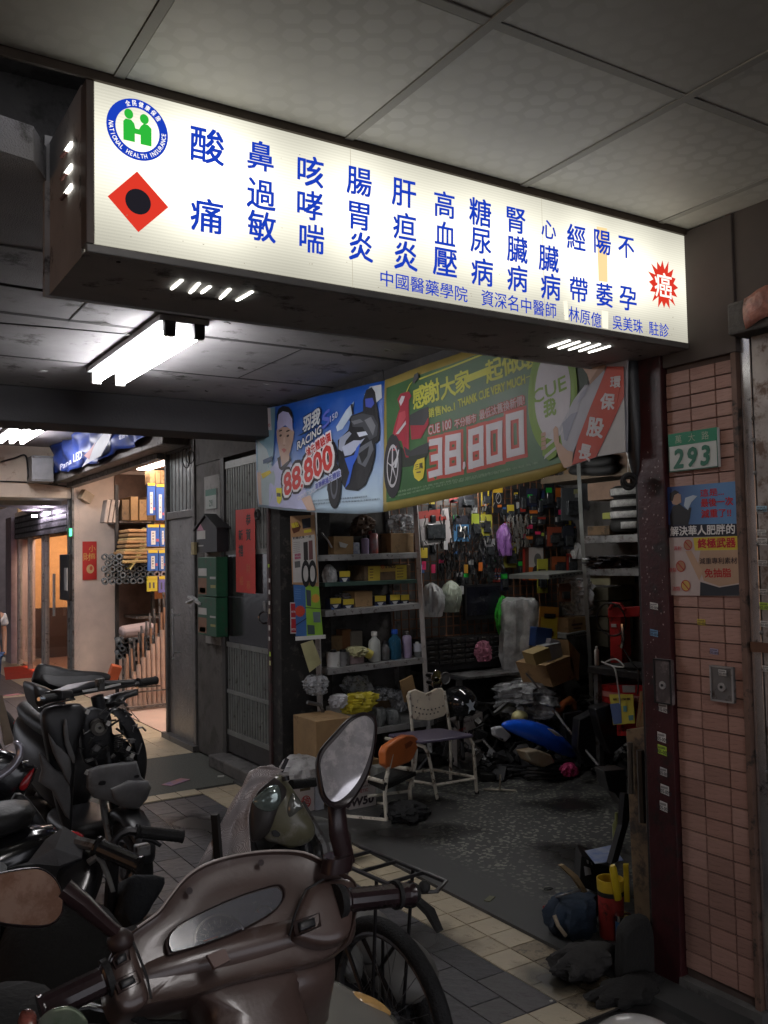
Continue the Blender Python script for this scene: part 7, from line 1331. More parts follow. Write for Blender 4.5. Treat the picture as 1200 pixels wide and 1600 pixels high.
bag('plastic_sheet', 'shiny crumpled clear plastic sheeting on the pile behind the blue fender', (790, 1066, 866, 1122), 5.45, mat('shiny_sheet', (.30, .31, .32), .15, var=.7, scale=22, alpha=.85, bump=1.5, bscale=14), .5, .22, top=.7, cat='plastic sheet', sub=2)
tag(MB().tube([at(x, y, Y=5.2) for x, y in ((862, 1110), (872, 1112), (880, 1100), (890, 1094), (896, 1100), (899, 1112))], [.03, .038, .028, .034, .032, .02], 10).build('copper_pipe', mat('copper_tool', (.38, .13, .04), .35, metal=.5, var=.3)), 'orange-brown bent exhaust elbow on the pile above the blue fender', 'pipe')
tag(MB().tube([at(822, 1052, Y=5.3), at(850, 1085, Y=5.25), at(868, 1108, Y=5.2)], .008, 7).tube([at(850, 1085, Y=5.25), at(880, 1130, Y=5.1), at(935, 1196, Y=4.8)], .012, 7).build('long_lever', dsteel), 'long thin steel lever slanting across the pile', 'lever')
panel('brown and cream boot-like padded part under the blue fender', ((822, 1175), (842, 1172), (862, 1180), (868, 1192), (850, 1200), (830, 1190)), 4.95, (0, .12, 0), mat('brown_pad', (.24, .14, .06), .7, col2=(.38, .34, .26), scale=6), nm='padded_part', cat='part'); panel('white scrap of paper between fender and black panels', ((856, 1138), (866, 1140), (882, 1152), (870, 1150)), 4.95, (0, .02, 0), ink((.6, .6, .6)), 'paper_scrap', 'scrap')
bag('magenta_rag', 'small magenta rag at the foot of the pile', (880, 1192, 900, 1212), 4.85, ink((.40, .03, .12)), .5, .05, cat='rag'); panel('white open box flap lying left of the blue fender', ((772, 1138), (785, 1135), (800, 1150), (790, 1160), (774, 1150)), 5.3, (0, .05, 0), ink((.5, .5, .52)), 'box_flap', 'box'); tag(MB().ell(at(812, 1120, Y=5.35), (.07, .06, .05), 14, 8).build('yellow_dome', mat('cream_yellow', (.55, .52, .25), .4)), 'round cream-yellow cap on the pile left of the elbow pipe', 'cap')
jk, jk2 = MB(), MB()
for i in range(330):
    x, y = random.uniform(4.2, 5.8), random.uniform(5.25, 6.0)
    if i % 5 == 0: x, y = random.uniform(5.0, 5.8), random.uniform(4.7, 5.3)
    z = random.uniform(.02, .08+.45*max(0, min(1, (y-5.2)/.7))+.25*max(0, (x-5.0)))
    s_ = random.uniform(.02, .085)
    (jk if i % 4 else jk2).box((x, y, z), (s_*random.uniform(.5, 2.4), s_*random.uniform(.4, 1.6), s_*random.uniform(.3, 1)), (random.uniform(-1, 1), random.uniform(-1, 1), random.uniform(0, 3)))
for i in range(60):
    x, y = random.uniform(4.2, 5.6), random.uniform(5.2, 6.0); p = Vector((x, y, random.uniform(.1, .5))); q_ = p+Vector((random.uniform(-.3, .3), random.uniform(-.2, .2), random.uniform(-.15, .15))); r_ = random.uniform(.006, .022)
    (jk if i % 3 else jk2).tube([p, p.lerp(q_, .5)+Vector((0, 0, .05)), q_], r_, 7)
tag(jk.build('scrap_pile', mat('greasy_scrap', (.022, .022, .023), .4, var=.7, scale=9), smooth=False, bevel=.004), 'pile of greasy black scooter scrap along the back of the shop floor', 'scrap pile', kind='stuff'); tag(jk2.build('metal_scrap', mat('greasy_metal', (.13, .125, .12), .4, metal=.5, var=.6, scale=14), smooth=False), 'dull metal scraps scattered through the dark pile', 'scrap pile', kind='stuff')
g_ = MB()
for i in range(90): p = Vector((random.uniform(3.2, 4.6), random.uniform(5.95, 6.25), random.uniform(.05, .32))); g_.box(p, (random.uniform(.05, .2), .1, random.uniform(.04, .14)), (0, random.uniform(-.3, .3), random.uniform(-.5, .5)))
tag(g_.build('storage_clutter', mat('dim_clutter', (.05, .045, .04), .7, var=.6, scale=4), smooth=False), 'dim jumble of boxes stored under the shelves', 'clutter', kind='stuff')
wp_ = thing('wooden_post', 'old dirty plywood board with bolts standing behind the maroon post', 'board', at(1000, 1480, Y=2.75)); XW = 2.98
wdm = mat('dirty_plywood', (.22, .15, .085), .8, var=.4, scale=3, wear=.45, wcol=(.045, .035, .03))
MB().prism([at(x, y, X=XW) for x, y in ((978, 1140), (1016, 1134), (1022, 1300), (1027, 1470), (992, 1440), (984, 1300))], (.04, 0, 0)).build('board', wdm, wp_, smooth=False, bevel=.004)
for (x, y, x2, y2, r_) in ((1000, 1172, 1004, 1285, .016), (984, 1160, 986, 1240, .012), (1010, 1165, 1013, 1300, .008)): MB().tube([at(x, y, X=XW-.02), at(x2, y2, X=XW-.02)], r_, 6).build('rod', mat('dark_rod', (.07, .06, .05), .6), wp_)
panel('black plastic bracket panel beside the wooden board', ((944, 1205), (978, 1202), (980, 1240), (976, 1262), (962, 1240), (952, 1236)), 3.25, (.03, .1, 0), bkg, 'black_bracket', 'bracket', .004); tag(MB().prism([at(x, y, Y=3.0) for x, y in ((976, 1240), (982, 1240), (984, 1280), (966, 1345), (955, 1350), (972, 1290))], (.0, .03, 0)).build('black_strap', bkg, smooth=False), 'long narrow black strip leaning against the wooden board', 'strip')
btl = thing('spray_bottle', 'slim yellow-green bottle standing in the gloom beside the wooden board', 'bottle', fl(965, 1322)); p = fl(965, 1322); k = .0
MB().lathe([(.025, 0), (.027, .01), (.027, .12), (.012, .15), (.010, .19)], 14, Matrix.Translation(p)).build('body', mat('dull_yellowgreen', (.20, .22, .08), .35), btl)
bt = thing('battery_box', 'dark box with a blue printed card on top beside the red tube', 'box', fl(930, 1390)); YQ = 3.22
MB().prism([at(x, y, Y=YQ) for x, y in ((908, 1338), (955, 1356), (958, 1405), (905, 1385))], (.12, .16, 0)).build('box', bkg, bt, smooth=False, bevel=.008)
cz = at(915, 1338, Y=YQ).z; MB().prism([at(x, y, Z=cz+.012) for x, y in ((914, 1330), (957, 1321), (974, 1345), (930, 1350))], (0, 0, .003)).build('card', mat('blue_card', (.10, .17, .42), .3, col2=(.45, .48, .52), scale=14), bt, smooth=False)
A = front(0, YQ-.004); A.ppoly((.5, .5, .5), [(912, 1353), (922, 1356), (924, 1366), (914, 1368)]); A.ppoly((.5, .5, .5), [(916, 1343), (919, 1344), (920, 1350), (917, 1349)]); A.ppoly((.5, .5, .5), [(922, 1346), (925, 1347), (926, 1352), (923, 1351)]); A.build(bt, 'label')
rt_ = thing('red_tube_bin', 'dull red cylinder bin with a yellow rim holding yellow tools', 'bin', fl(956, 1462)); p = fl(956, 1462); kx = dep(p)/F; rr2 = 21*kx; hh = at(953, 1372, Y=p.y).z-FZ
redb = mat('dull_red_plastic', (.33, .035, .03), .4, var=.3, wear=.15); yelb = mat('yellow_rim', (.62, .42, .03), .4)
MB().lathe([(rr2*.92, 0), (rr2*.95, hh*.78), (rr2*.86, hh*.78), (rr2*.85, .02)], 24, Matrix.Translation(p), cap=False).build('body', redb, rt_); MB().lathe([(rr2*.97, hh*.72), (rr2*.99, hh*.80), (rr2*.90, hh*.80)], 24, Matrix.Translation(p), cap=False).build('band', rubber, rt_)
MB().lathe([(rr2*.96, hh*.80), (rr2*1.0, hh), (rr2*.92, hh), (rr2*.88, hh*.80)], 24, Matrix.Translation(p), cap=False).build('rim', yelb, rt_)
for k, (a, b_, w_) in enumerate((((957, 1352), (966, 1405), 'slanting'), ((978, 1350), (980, 1408), 'upright'))):
    p0, p1 = at(*a, Y=p.y-.06), at(*b_, Y=p.y-.06); tag(MB().tube([p0, p0.lerp(p1, .1), p1], [.012 if k == 0 else .018, .018, .018], 4 if k else 10, flat=.8).build('yellow_tube', mat('yellow_tool', (.62, .45, .02), .35)), '%s yellow squeeze tube in front of the red bin' % w_, 'tube')
cn = fl(975, 1475); t = thing('blue_can', 'small blue and silver can in front of the red bin', 'can', cn); MB().lathe([(.033, 0), (.035, .01), (.035, .10)], 16, Matrix.Translation(cn)).build('body', mat('blue_can', (.05, .13, .28), .3, metal=.4, var=.5, scale=12), t); MB().lathe([(.035, .10), (.036, .125), (.028, .127)], 16, Matrix.Translation(cn)).build('foil_top', chrome, t)
tag(MB().prism([at(x, y, Y=2.55) for x, y in ((974, 1462), (990, 1440), (1016, 1432), (1028, 1470), (1030, 1552), (1000, 1556), (974, 1546))], (.02, .07, 0)).jitter(.006).build('black_sack', fabric('dirty_black', (.016, .015, .014)), bevel=.02), 'dark bulky black sack at the foot of the maroon post', 'sack')
bag('black_rags', 'dirty black rags heaped at the edge of the beige tiles', (935, 1532, 1030, 1562), 2.50, fabric('dirty_black', (.016, .015, .014)), .3, .08, top=.5, cat='rags'); bag('grey_rags', 'dark greasy rag pile on the dark floor beside the red bin', (868, 1482, 955, 1518), 2.72, fabric('greasy_rag', (.03, .028, .027)), .3, .10, top=.5, cat='rags')
bag('denim_bag', 'dark blue cloth tool bag with cream trim on the floor left of the red bin', (864, 1402, 928, 1462), 3.02, fabric('navy_cloth', (.02, .035, .06)), .25, .10, top=.75, cat='bag'); tag(MB().torus(at(888, 1396, Y=3.0), .055, .006, (0, .5, 1), 22, 6).build('ring_lid', dsteel), 'round dark lid ring on top of the blue tool bag', 'lid'); tag(MB().torus(fl(857, 1392)+U*.01, .022, .003, (0, .2, 1), 20, 5).build('wire_loop', rubber), 'small black wire loop on the floor left of the tool bag', 'wire')
tag(MB().tube([at(866, 1430, Y=2.98), at(872, 1446, Y=2.96), at(884, 1462, Y=2.95)], .009, 6).build('cream_strap', ink((.4, .33, .24))), 'cream strap curling round the blue tool bag', 'strap'); tag(MB().cyl(fl(850, 1422)+U*.01, fl(864, 1418)+U*.01, .010, n=10).build('red_plug', ink((.3, .03, .03))), 'small red plug lying left of the blue tool bag', 'plug')
tag(MB().prism([at(x, y, Y=3.15) for x, y in ((876, 1353), (882, 1351), (903, 1368), (922, 1400), (916, 1402), (898, 1374))], (0, .02, 0)).build('wood_slat', mat('pale_wood', (.36, .26, .14), .7), smooth=False), 'pale thin wood slat leaning behind the tool bag', 'slat'); tag(MB().box(fl(765, 1405)+U*.002, (.07, .03, .004), (0, 0, .5)).build('metal_plate', mat('dull_green_plate', (.14, .14, .08), .6), smooth=False), 'small flat metal plate lying on the terrazzo floor', 'plate')
for k, (x, y) in enumerate(((861, 1564), (672, 1370), (632, 1405))): tag(MB().box(at(x, y, Z=.003), (.012, .008, .004), (0, 0, k)).build('butt', ink((.55, .53, .48)), smooth=False), ['cigarette butt on the corner of the slate tile near the right', 'small white scrap on the beige tile at the shop edge', 'tiny pale scrap on a beige tile near the handlebar'][k], 'litter')
def onp(px, py, P0, n):
    d = ray(px, py); P0 = Vector(P0); n = Vector(n); return CAM+d*((P0-CAM).dot(n)/d.dot(n))
def smoothpoly(q, k=3):
    """closed Catmull-Rom through photo points"""
    out = []; n_ = len(q)
    for i in range(n_):
        p0, p1, p2, p3 = (Vector(q[(i+j-1) % n_]) for j in range(4))
        for s_ in range(k):
            t = s_/k; out.append(tuple(.5*((2*p1)+(-p0+p2)*t+(2*p0-5*p1+4*p2-p3)*t*t+(-p0+3*p1-3*p2+p3)*t**3)))
    return out
def dome(name, q, P0, n, m_, parent, depth=.06, h=.02, k=3, prof=None, ctr=None, back=.85):
    """shell whose face fills outline q on a real plane, swelling by h towards n and depth behind"""
    n = Vector(n).normalized(); q = smoothpoly(q, k) if k > 1 else q
    P_ = [onp(x, y, P0, n) for x, y in q]; c = sum(P_, Vector())/len(P_)
    if ctr: c = onp(*ctr, P0, n)
    prof = prof or [(back, -depth), (1.0, -depth*.45), (1.0, -.008), (.965, 0), (.88, h*.45), (.65, h*.8), (.35, h), (.08, h)]
    mb = MB().loft([[c+(p-c)*s_+n*o for p in P_] for s_, o in prof]); return mb.build(name, m_, parent, ang=50)
Wv = Vector
tyrem = mat('tyre_rubber', (.016, .016, .017), .75, var=.5, scale=20, bump=.5, bscale=140); rimm = mat('alloy_rim', (.20, .20, .21), .4, metal=.7, var=.3, wear=.3)
def wheel(parent, c, r_, w, axis=(1, 0, 0), spokes=0, rim=rimm, tr=None):
    c = Wv(c); ax = Wv(axis).normalized(); tr = tr or w/2
    ty = MB().torus(c, r_-tr, tr, ax, 44, 12, flat=w/2/tr).build('tyre', tyrem, parent)
    MB().torus(c, r_-2*tr-.004, .011 if spokes else .02, ax, 44, 8, flat=1.3).build('rim', rim, parent)
    MB().cyl(c-ax*.035, c+ax*.035, .016 if spokes else .06, n=16).build('hub', rim, parent)
    e = ax.cross(Wv((0, 0, 1))).normalized(); g_ = Wv((0, 0, 1))
    if spokes:
        for i in range(spokes):
            a = 2*math.pi*i/spokes; b_ = a+.5*(1 if i % 2 else -1); s_ = .03*(1 if i % 2 else -1)
            MB().tube([c+ax*s_+(e*math.cos(b_)+g_*math.sin(b_))*.016, c+(e*math.cos(a)+g_*math.sin(a))*(r_-2*tr)], .0011, 4).build('spoke', dsteel, parent)
    else:
        for i in range(5): a = 2*math.pi*i/5; MB().tube([c+(e*math.cos(a)+g_*math.sin(a))*.05, c+(e*math.cos(a+.2)+g_*math.sin(a+.2))*(r_-2*tr)], [.022, .014], 6).build('spoke', rim, parent)
def ring(c, w, h_, y=0, n=16, p=2.6, ax=(1, 0, 0), az=(0, 0, 1)):
    out = []; ax, az = Wv(ax), Wv(az)
    for j in range(n):
        t = 2*math.pi*j/n; cx, cz = math.cos(t), math.sin(t); out.append(Wv(c)+ax*w*math.copysign(abs(cx)**(2/p), cx)+az*h_*math.copysign(abs(cz)**(2/p), cz))
    return out
def scooter_body(t, paint, seatm=None, rear=True, body=True, cz=.98, shield=True, front=True, tail=True, side=None):
    """parts of a scooter in its own frame: +y forward, steering head above the origin"""
    M_ = wmat(t); ax = M_.to_3x3() @ Wv((1, 0, 0))
    def L_(x, y, z): return M_ @ Wv((x, y, z))
    def lo(nm, rs, m_, sub=1): MB().loft([[L_(*p) for p in r_] for r_ in rs]).build(nm, m_, t, sub=sub)
    seatm = seatm or mat('seat_vinyl', (.02, .02, .021), .45, var=.3, scale=8, bump=.2, bscale=80)
    if front:
        wheel(t, L_(0, .32, .215), .215, .10, ax); lo('front_fender', [ring((0, .10, .36), .05, .05), ring((0, .22, .45), .07, .035), ring((0, .36, .47), .07, .03), ring((0, .52, .38), .055, .03), ring((0, .57, .28), .03, .03)], paint)
        for s_ in (-1, 1): MB().tube([L_(s_*.07, .32, .22), L_(s_*.07, .12, .60), L_(0, .05, .75)], .02, 8).build('fork', dsteel, t)
    MB().tube([L_(0, .16, .45), L_(0, .16-.163*cz, cz)], .03, 10).build('steering_column', blackp, t)
    if shield: lo('leg_shield', [ring((0, -.03, .30), .17, .03), ring((0, .04, .45), .22, .06), ring((0, .07, .62), .22, .07), ring((0, .06, .80*min(1, cz+.05)), .17, .06), ring((0, .02, .90*min(1, cz+.02)), .09, .05)][::1], paint)
    if not body: return
    lo('floorboard', [ring((0, y, .30), w, h_) for y, w, h_ in ((.02, .15, .05), (-.12, .17, .05), (-.42, .17, .06), (-.50, .12, .07))], blackp)
    lo('body', [ring((0, y, z), w, h_) for y, z, w, h_ in ((-.38, .45, .10, .14), (-.48, .50, .15, .20), (-.75, .56, .17, .18), (-1.05, .64, .15, .13), (-1.28, .72, .07, .06))], side or paint)
    lo('seat', [ring((0, y, z), w, h_) for y, z, w, h_ in ((-.36, .70, .06, .04), (-.44, .74, .11, .06), (-.75, .77, .14, .06), (-1.05, .81, .13, .06), (-1.18, .82, .08, .04))], seatm)
    if rear: wheel(t, L_(0, -.95, .215), .215, .11, ax); lo('engine', [ring((.10, y, .26), .07, .08) for y in (-.55, -.75, -.98)], mat('engine_grey', (.08, .08, .08), .5, metal=.4, var=.5)); lo('rear_mudguard', [ring((0, y, z), .06, .012) for y, z in ((-.95, .50), (-1.15, .46), (-1.30, .34))], blackp)
    if tail: MB().ell(L_(0, -1.27, .70), (.07, .035, .035), 14, 8).build('tail_light', mat('tail_red', (.42, .01, .015), .12, coat=.5), t)
    MB().tube([L_(.02, -.30, .28), L_(.14, -.30, .02)], .012, 6).build('stand', dsteel, t)
def grip(t, a, b_, r_=.019, m_=None, nm='grip'):
    a, b_ = Wv(a), Wv(b_); pts = []; rs = []
    for i in range(23): f_ = i/22; pts.append(a.lerp(b_, f_)); rs.append(r_*(1.0+(.03 if i % 2 else -.01))*(1.22 if i in (0, 1) else 1)*(1.15 if i == 22 else 1))
    MB().tube(pts, rs, 14).build(nm, m_ or rubber, t, ang=25)
mirror_m = mat('mirror_glass', (.62, .60, .62), .05, metal=.6, var=.35, scale=14, wear=.4, wcol=(.85, .80, .80)); mirror_m2 = mat('mirror_glass_orange_reflection', (.62, .40, .30), .10, metal=.65, var=.25, scale=5, wear=.35, wcol=(.40, .22, .15))  # second glass carries its orange reflection in the base colour
def mirror(t, glass, rim, P0, n, gm=None, stem=None, nm='mirror'):
    n = Wv(n).normalized(); mo = dome(nm, rim, P0, n, mat('mirror_housing', (.022, .015, .016), .3, var=.3), t, .045, .0, 4, [(.25, -.05), (.7, -.042), (.93, -.022), (1, -.006), (1.0, .002), (.965, .004), (.93, .001)])
    g_ = smoothpoly(glass, 4); P_ = [onp(x, y, P0, n)+n*.0035 for x, y in g_]; c = sum(P_, Wv())/len(P_)
    MB().loft([P_, [c+(p-c)*.5+n*.0012 for p in P_], [c+(p-c)*.05+n*.0016 for p in P_]]).build('mirror_glass', gm or mirror_m, mo)
    if stem:
        pts, rs = stem; MB().tube(pts, rs, 10, flat=.62).build('mirror_stem', mat('mirror_stem', (.03, .016, .017), .3, var=.4), mo)
    return mo
brown = mat('dusty_brown_plastic', (.085, .055, .047), .33, var=.3, scale=3.5, bump=.04, bscale=120, wear=.06, wcol=(.13, .10, .09), coat=.35); brownd = mat('dark_plastic_and_recess_shade', (.035, .020, .018), .45, var=.3)
sc = thing('parked_scooter', 'dusty brown scooter in the foreground seen over its handlebar, with dashboard and two mirrors', 'scooter', (.68, 1.47, 0))
silver = mat('champagne_paint', (.30, .295, .26), .25, metal=.35, var=.15, scale=3, coat=.5, wear=.08, wcol=(.12, .11, .09))
scooter_body(sc, silver, shield=False, rear=False, tail=False, cz=.78)
P0 = Wv((.68, 1.49, 1.02)); nA = Wv((0, -.77, .64))
out_A = [(190, 1470), (214, 1449), (246, 1426), (266, 1400), (290, 1371), (320, 1351), (360, 1338), (400, 1331), (440, 1329), (475, 1332), (505, 1345), (533, 1360), (556, 1378), (560, 1410), (552, 1450), (540, 1478), (505, 1500), (440, 1517), (360, 1536), (300, 1556), (232, 1569), (198, 1582), (178, 1560), (170, 1502)]
dome('cowl', out_A, P0, nA, brown, sc, .11, .010, 3, [(.62, -.20), (.86, -.15), (1.0, -.075), (1.005, -.010), (.998, .0), (.985, .002), (.965, -.008), (.82, -.014), (.55, -.010), (.2, -.008)], ctr=(370, 1440))
vis = [onp(x, y, P0+nA*.0025, nA) for x, y in smoothpoly(out_A, 3)[3:31]]; MB().tube(vis, .0022, 6).build('visor_edge', mat('pale_edge', (.40, .34, .31), .4), sc)  # thin paler line along the upper rim of the cowl
cv = [(176, 1524, .030), (205, 1517, .043), (250, 1505, .050), (310, 1489, .054), (380, 1470, .056), (450, 1452, .054), (505, 1436, .048), (540, 1424, .040), (556, 1418, .028)]
rings = []
for x, y, r_ in cv:
    p = onp(x, y+20, P0-nA*.040, nA)+Wv((0, .012, -.01)); rings.append(ring(p, r_*.9, r_*1.15, ax=(0, .85, .30), az=(0, -.30, .85), p=2.4, n=20))
MB().loft(rings).build('handlebar_cover', brown, sc, sub=1)
for nm, q, ctr in (('switch_housing', [(172, 1506), (186, 1484), (206, 1474), (216, 1500), (226, 1530), (232, 1564), (200, 1582), (180, 1562)], None), ('switch_housing', [(478, 1392), (505, 1376), (540, 1372), (556, 1385), (552, 1425), (545, 1462), (515, 1476), (478, 1470), (458, 1455)], None)):
    dome(nm, q, P0+nA*.014, nA, brown, sc, .09, .008, 3)
for q in ([(175, 1503), (184, 1489), (202, 1481), (205, 1500), (181, 1514)], [(177, 1533), (214, 1515), (222, 1534), (185, 1553)], [(457, 1440), (500, 1425), (503, 1447), (461, 1463)]):
    o = dome('switch_recess', q, P0+nA*.0235, nA, brownd, sc, .008, -.004, 1); c = sum((Wv(p) for p in q), Wv((0, 0)))/len(q)
    dome('switch', [(c.x+(x-c.x)*.6, c.y+(y-c.y)*.6) for x, y in q], P0+nA*.026, nA, blackp, sc, .006, .003, 1)
cl_ = [(264, 1470), (270, 1456), (290, 1440), (330, 1420), (380, 1400), (425, 1387), (437, 1389), (441, 1399), (437, 1412), (420, 1428), (380, 1450), (330, 1470), (275, 1486), (267, 1482)]
dome('cluster_bezel', [(354+(x-354)*1.06, 1434+(y-1434)*1.10) for x, y in cl_], P0+nA*.0005, nA, brownd, sc, .02, 0, 2, [(1, -.012), (1, .001), (.97, .002), (.95, -.002)])  # darker brown border paints the recess shade around the cluster
dome('cluster_face', cl_, P0+nA*.0035, nA, mat('cluster_face', (.09, .095, .15), .5, var=.4, scale=7), sc, .006, 0, 2, [(1, -.004), (1, 0), (.5, 0), (.05, 0)])
A = Art(P0+nA*.0042, (1, 0, 0), (0, .64, .77), nA, .0006); g = lambda x, y: (150+x/2.927, 1320+y/2.927)
def arcp(pts, w, col, lay=1):
    q = [Wv(A.uv(*p)) for p in pts]
    for a_, b_ in zip(q[:-1], q[1:]): d_ = (b_-a_).normalized(); n_ = Wv((-d_.y, d_.x))*w/2; A.poly(col, [tuple(a_-n_), tuple(b_-n_), tuple(b_+n_), tuple(a_+n_)], lay)
def arcpts(c, rx, ry, a0, a1, n_=18, tilt=-.36):
    o = []
    for i in range(n_+1): t = R(a0+(a1-a0)*i/n_); x, y = rx*math.cos(t), -ry*math.sin(t); o.append((c[0]+x*math.cos(tilt)-y*math.sin(tilt), c[1]+x*math.sin(tilt)+y*math.cos(tilt)))
    return o
gc = (.42, .41, .45); arcp(arcpts((344, 1470), 40, 40, 5, 165), .0035, gc); arcp(arcpts((344, 1470), 31, 30, 20, 160), .001, (.2, .2, .23)); arcp(arcpts((412, 1428), 13, 12, 0, 150), .003, gc)
for i in range(9): a = R(15+i*18); p1, p2 = arcpts((344, 1470), 33, 33, 15+i*18, 15+i*18, 1)[0], arcpts((344, 1470), 27, 27, 15+i*18, 15+i*18, 1)[0]; arcp([p1, p2], .0016, gc)
for i, t_ in enumerate(('20', '40', '60', '80')): p = arcpts((344, 1470), 23, 23, 140-34*i, 140-34*i, 1)[0]; A.text((.35, .35, .38), t_, A.uv(*p), .006, sx=1)
A.text((.35, .35, .38), 'km/h', A.uv(338, 1458), .005); A.text((.30, .05, .05), 'E', A.uv(403, 1424), .005); A.text((.35, .35, .38), 'F', A.uv(424, 1412), .005); arcp([(318, 1471), (340, 1464)], .002, (.35, .05, .04)); arcp([(395, 1412), (400, 1409)], .003, (.2, .2, .24))
A.build(sc, 'dial_print')
dome('cluster_lens', cl_, P0+nA*.007, nA, mat('scratched_lens', (.95, .95, 1), .07, var=0, trans=.92, ior=1.45, bump=.02, bscale=200), sc, .003, .010, 2, [(1, -.004), (1, 0), (.6, 0), (.05, 0)])
dome('sticker_patch', [(323, 1492), (352, 1481), (360, 1500), (335, 1513)], P0+nA*.034, nA, mat('worn_sticker', (.17, .115, .10), .6, var=.3), sc, .003, .0, 1)
for x, y in ((408, 1348), (296, 1392)): MB().cyl(onp(x, y, P0+nA*.0, nA), onp(x, y, P0+nA*.004, nA), .006, n=10).build('screw', brownd, sc)
MB().loft([ring(p, w, d_, ax=(1, 0, 0), az=(0, 1, 0), n=18) for p, w, d_ in ((Wv((.69, 1.53, .99)), .15, .06), (Wv((.695, 1.50, .93)), .125, .055), (Wv((.70, 1.53, .86)), .115, .05), (Wv((.70, 1.58, .78)), .15, .05), (Wv((.70, 1.62, .66)), .21, .05), (Wv((.70, 1.60, .48)), .22, .05), (Wv((.69, 1.5, .32)), .17, .05))]).build('inner_leg_shield', brown, sc, sub=1)
MB().loft([ring(p, w, d_, ax=(1, 0, 0), az=(0, 1, 0), n=20) for p, w, d_ in ((Wv((.70, 1.74, .90)), .06, .05), (Wv((.705, 1.74, .85)), .17, .09), (Wv((.71, 1.75, .76)), .255, .12), (Wv((.71, 1.76, .62)), .25, .13), (Wv((.70, 1.74, .46)), .22, .10), (Wv((.70, 1.66, .32)), .15, .06))]).build('leg_shield', silver, sc, sub=1)
dome('column_cover', [(296, 1545), (330, 1515), (470, 1498), (470, 1545), (488, 1600), (520, 1700), (420, 1760), (330, 1700), (332, 1600), (322, 1572)], P0-nA*.03, nA, brown, sc, .12, .02, 3)
dome('side_shell', [(462, 1524), (484, 1521), (512, 1530), (538, 1543), (562, 1556), (592, 1572), (620, 1597), (640, 1640), (620, 1720), (520, 1760), (476, 1700), (476, 1600), (468, 1555)], (.92, 1.60, .82), (.30, -.5, .8), silver, sc, .12, .03, 3)
dome('turn_signal', [(547, 1550), (560, 1553), (590, 1566), (612, 1585), (580, 1580), (556, 1568)], (.92, 1.585, .835), (.30, -.5, .80), mat('amber_lens', (.55, .33, .12), .12, var=.3, scale=20, coat=.6), sc, .03, .012, 2)
grip(sc, onp(533, 1408, (.68, 1.50, 1.02), (0, -1, 0)), onp(642, 1396, (.68, 1.50, 1.02), (0, -1, 0)), .0215, mat('glossy_grip', (.03, .018, .02), .16, var=.4, scale=14)); gr_ = lambda x, y, d=0: onp(x, y, (.68, 1.50+d, 1.02), (0, -1, 0))
MB().cyl(gr_(524, 1410), gr_(535, 1408), .033, .030, n=18).build('grip_collar', rubber, sc); MB().cyl(gr_(616, 1399), gr_(622, 1398), .027, n=18).build('grip_ring', rubber, sc); MB().cyl(gr_(641, 1396), gr_(650, 1395), .024, .018, n=16).build('grip_end', rubber, sc)
for q in ([(236, 1560), (230, 1528), (219, 1498), (208, 1472)], [(452, 1462), (462, 1425), (478, 1390), (505, 1374)]): MB().tube([onp(x, y, P0+nA*.020, nA) for x, y in q], .0022, 5).build('panel_gap', dark, sc)
MB().tube([gr_(540, 1400, .07), gr_(600, 1392, .075), gr_(640, 1392, .07), gr_(655, 1387, .06)], [.008, .009, .009, .008], 8, flat=.6).build('brake_lever', mat('reddish_lever', (.10, .035, .03), .3, metal=.3), sc); MB().ell(gr_(663, 1386, .06), (.013, .013, .013), 12, 8).build('lever_ball', rubber, sc)
grip(sc, gr_(170, 1528), gr_(62, 1580), .022, mat('glossy_grip', (.03, .018, .02), .16, var=.4, scale=14)); MB().cyl(gr_(174, 1526), gr_(164, 1531), .031, n=18).build('grip_collar', rubber, sc)
MB().tube([gr_(190, 1585, .05), gr_(140, 1572, .08), gr_(95, 1578, .08), gr_(60, 1600, .07)], [.008, .009, .009, .007], 8, flat=.6).build('brake_lever', chrome, sc)
MB().tube([gr_(185, 1575, -.0), gr_(230, 1600, .02), gr_(300, 1600, .06), gr_(370, 1590, .10)], .007, 7).build('brake_cable', rubber, sc)
gl = [(568, 1119), (580, 1126), (583, 1140), (577, 1177), (562, 1215), (541, 1242), (522, 1253), (508, 1242), (502, 1215), (500, 1192), (508, 1173), (527, 1152), (547, 1129)]
rm = [(566, 1113), (583, 1118), (589, 1136), (585, 1175), (575, 1212), (556, 1246), (540, 1262), (520, 1262), (504, 1248), (497, 1218), (495, 1190), (502, 1169), (522, 1146), (545, 1122)]
mirror(sc, gl, rm, gr_(541, 1190, .03), (-.12, -.90, .32), stem=([gr_(541, 1350, .03), gr_(529, 1300, .03), gr_(526, 1262, .035), gr_(533, 1235, .05)], [.020, .021, .020, .012]))
MB().loft([ring(gr_(x, y, .03), w, .025, ax=(1, 0, 0), az=(0, 1, 0)) for x, y, w in ((525, 1360, .030), (527, 1346, .030), (528, 1336, .026))]).build('mirror_base', mat('mirror_stem', (.03, .016, .017), .3, var=.4), sc)
gl2 = [(-60, 1395), (-40, 1375), (0, 1366), (45, 1359), (67, 1362), (85, 1377), (95, 1400), (95, 1421), (88, 1435), (72, 1445), (40, 1446), (0, 1441), (-40, 1428)]
rm2 = [(18+(x-18)*1.04, 1403+(y-1403)*1.08) for x, y in gl2]
mirror(sc, gl2, rm2, gr_(40, 1400, .03), (.30, -.86, .38), mirror_m2, stem=([gr_(198, 1472, .03), gr_(172, 1450, .03), (gr_(130, 1412, .045)), gr_(100, 1390, .06)], [.022, .019, .026, .030]))
MB().ell(gr_(188, 1470, .02), (.022, .024, .020), 14, 10).build('mirror_base', brownd, sc)

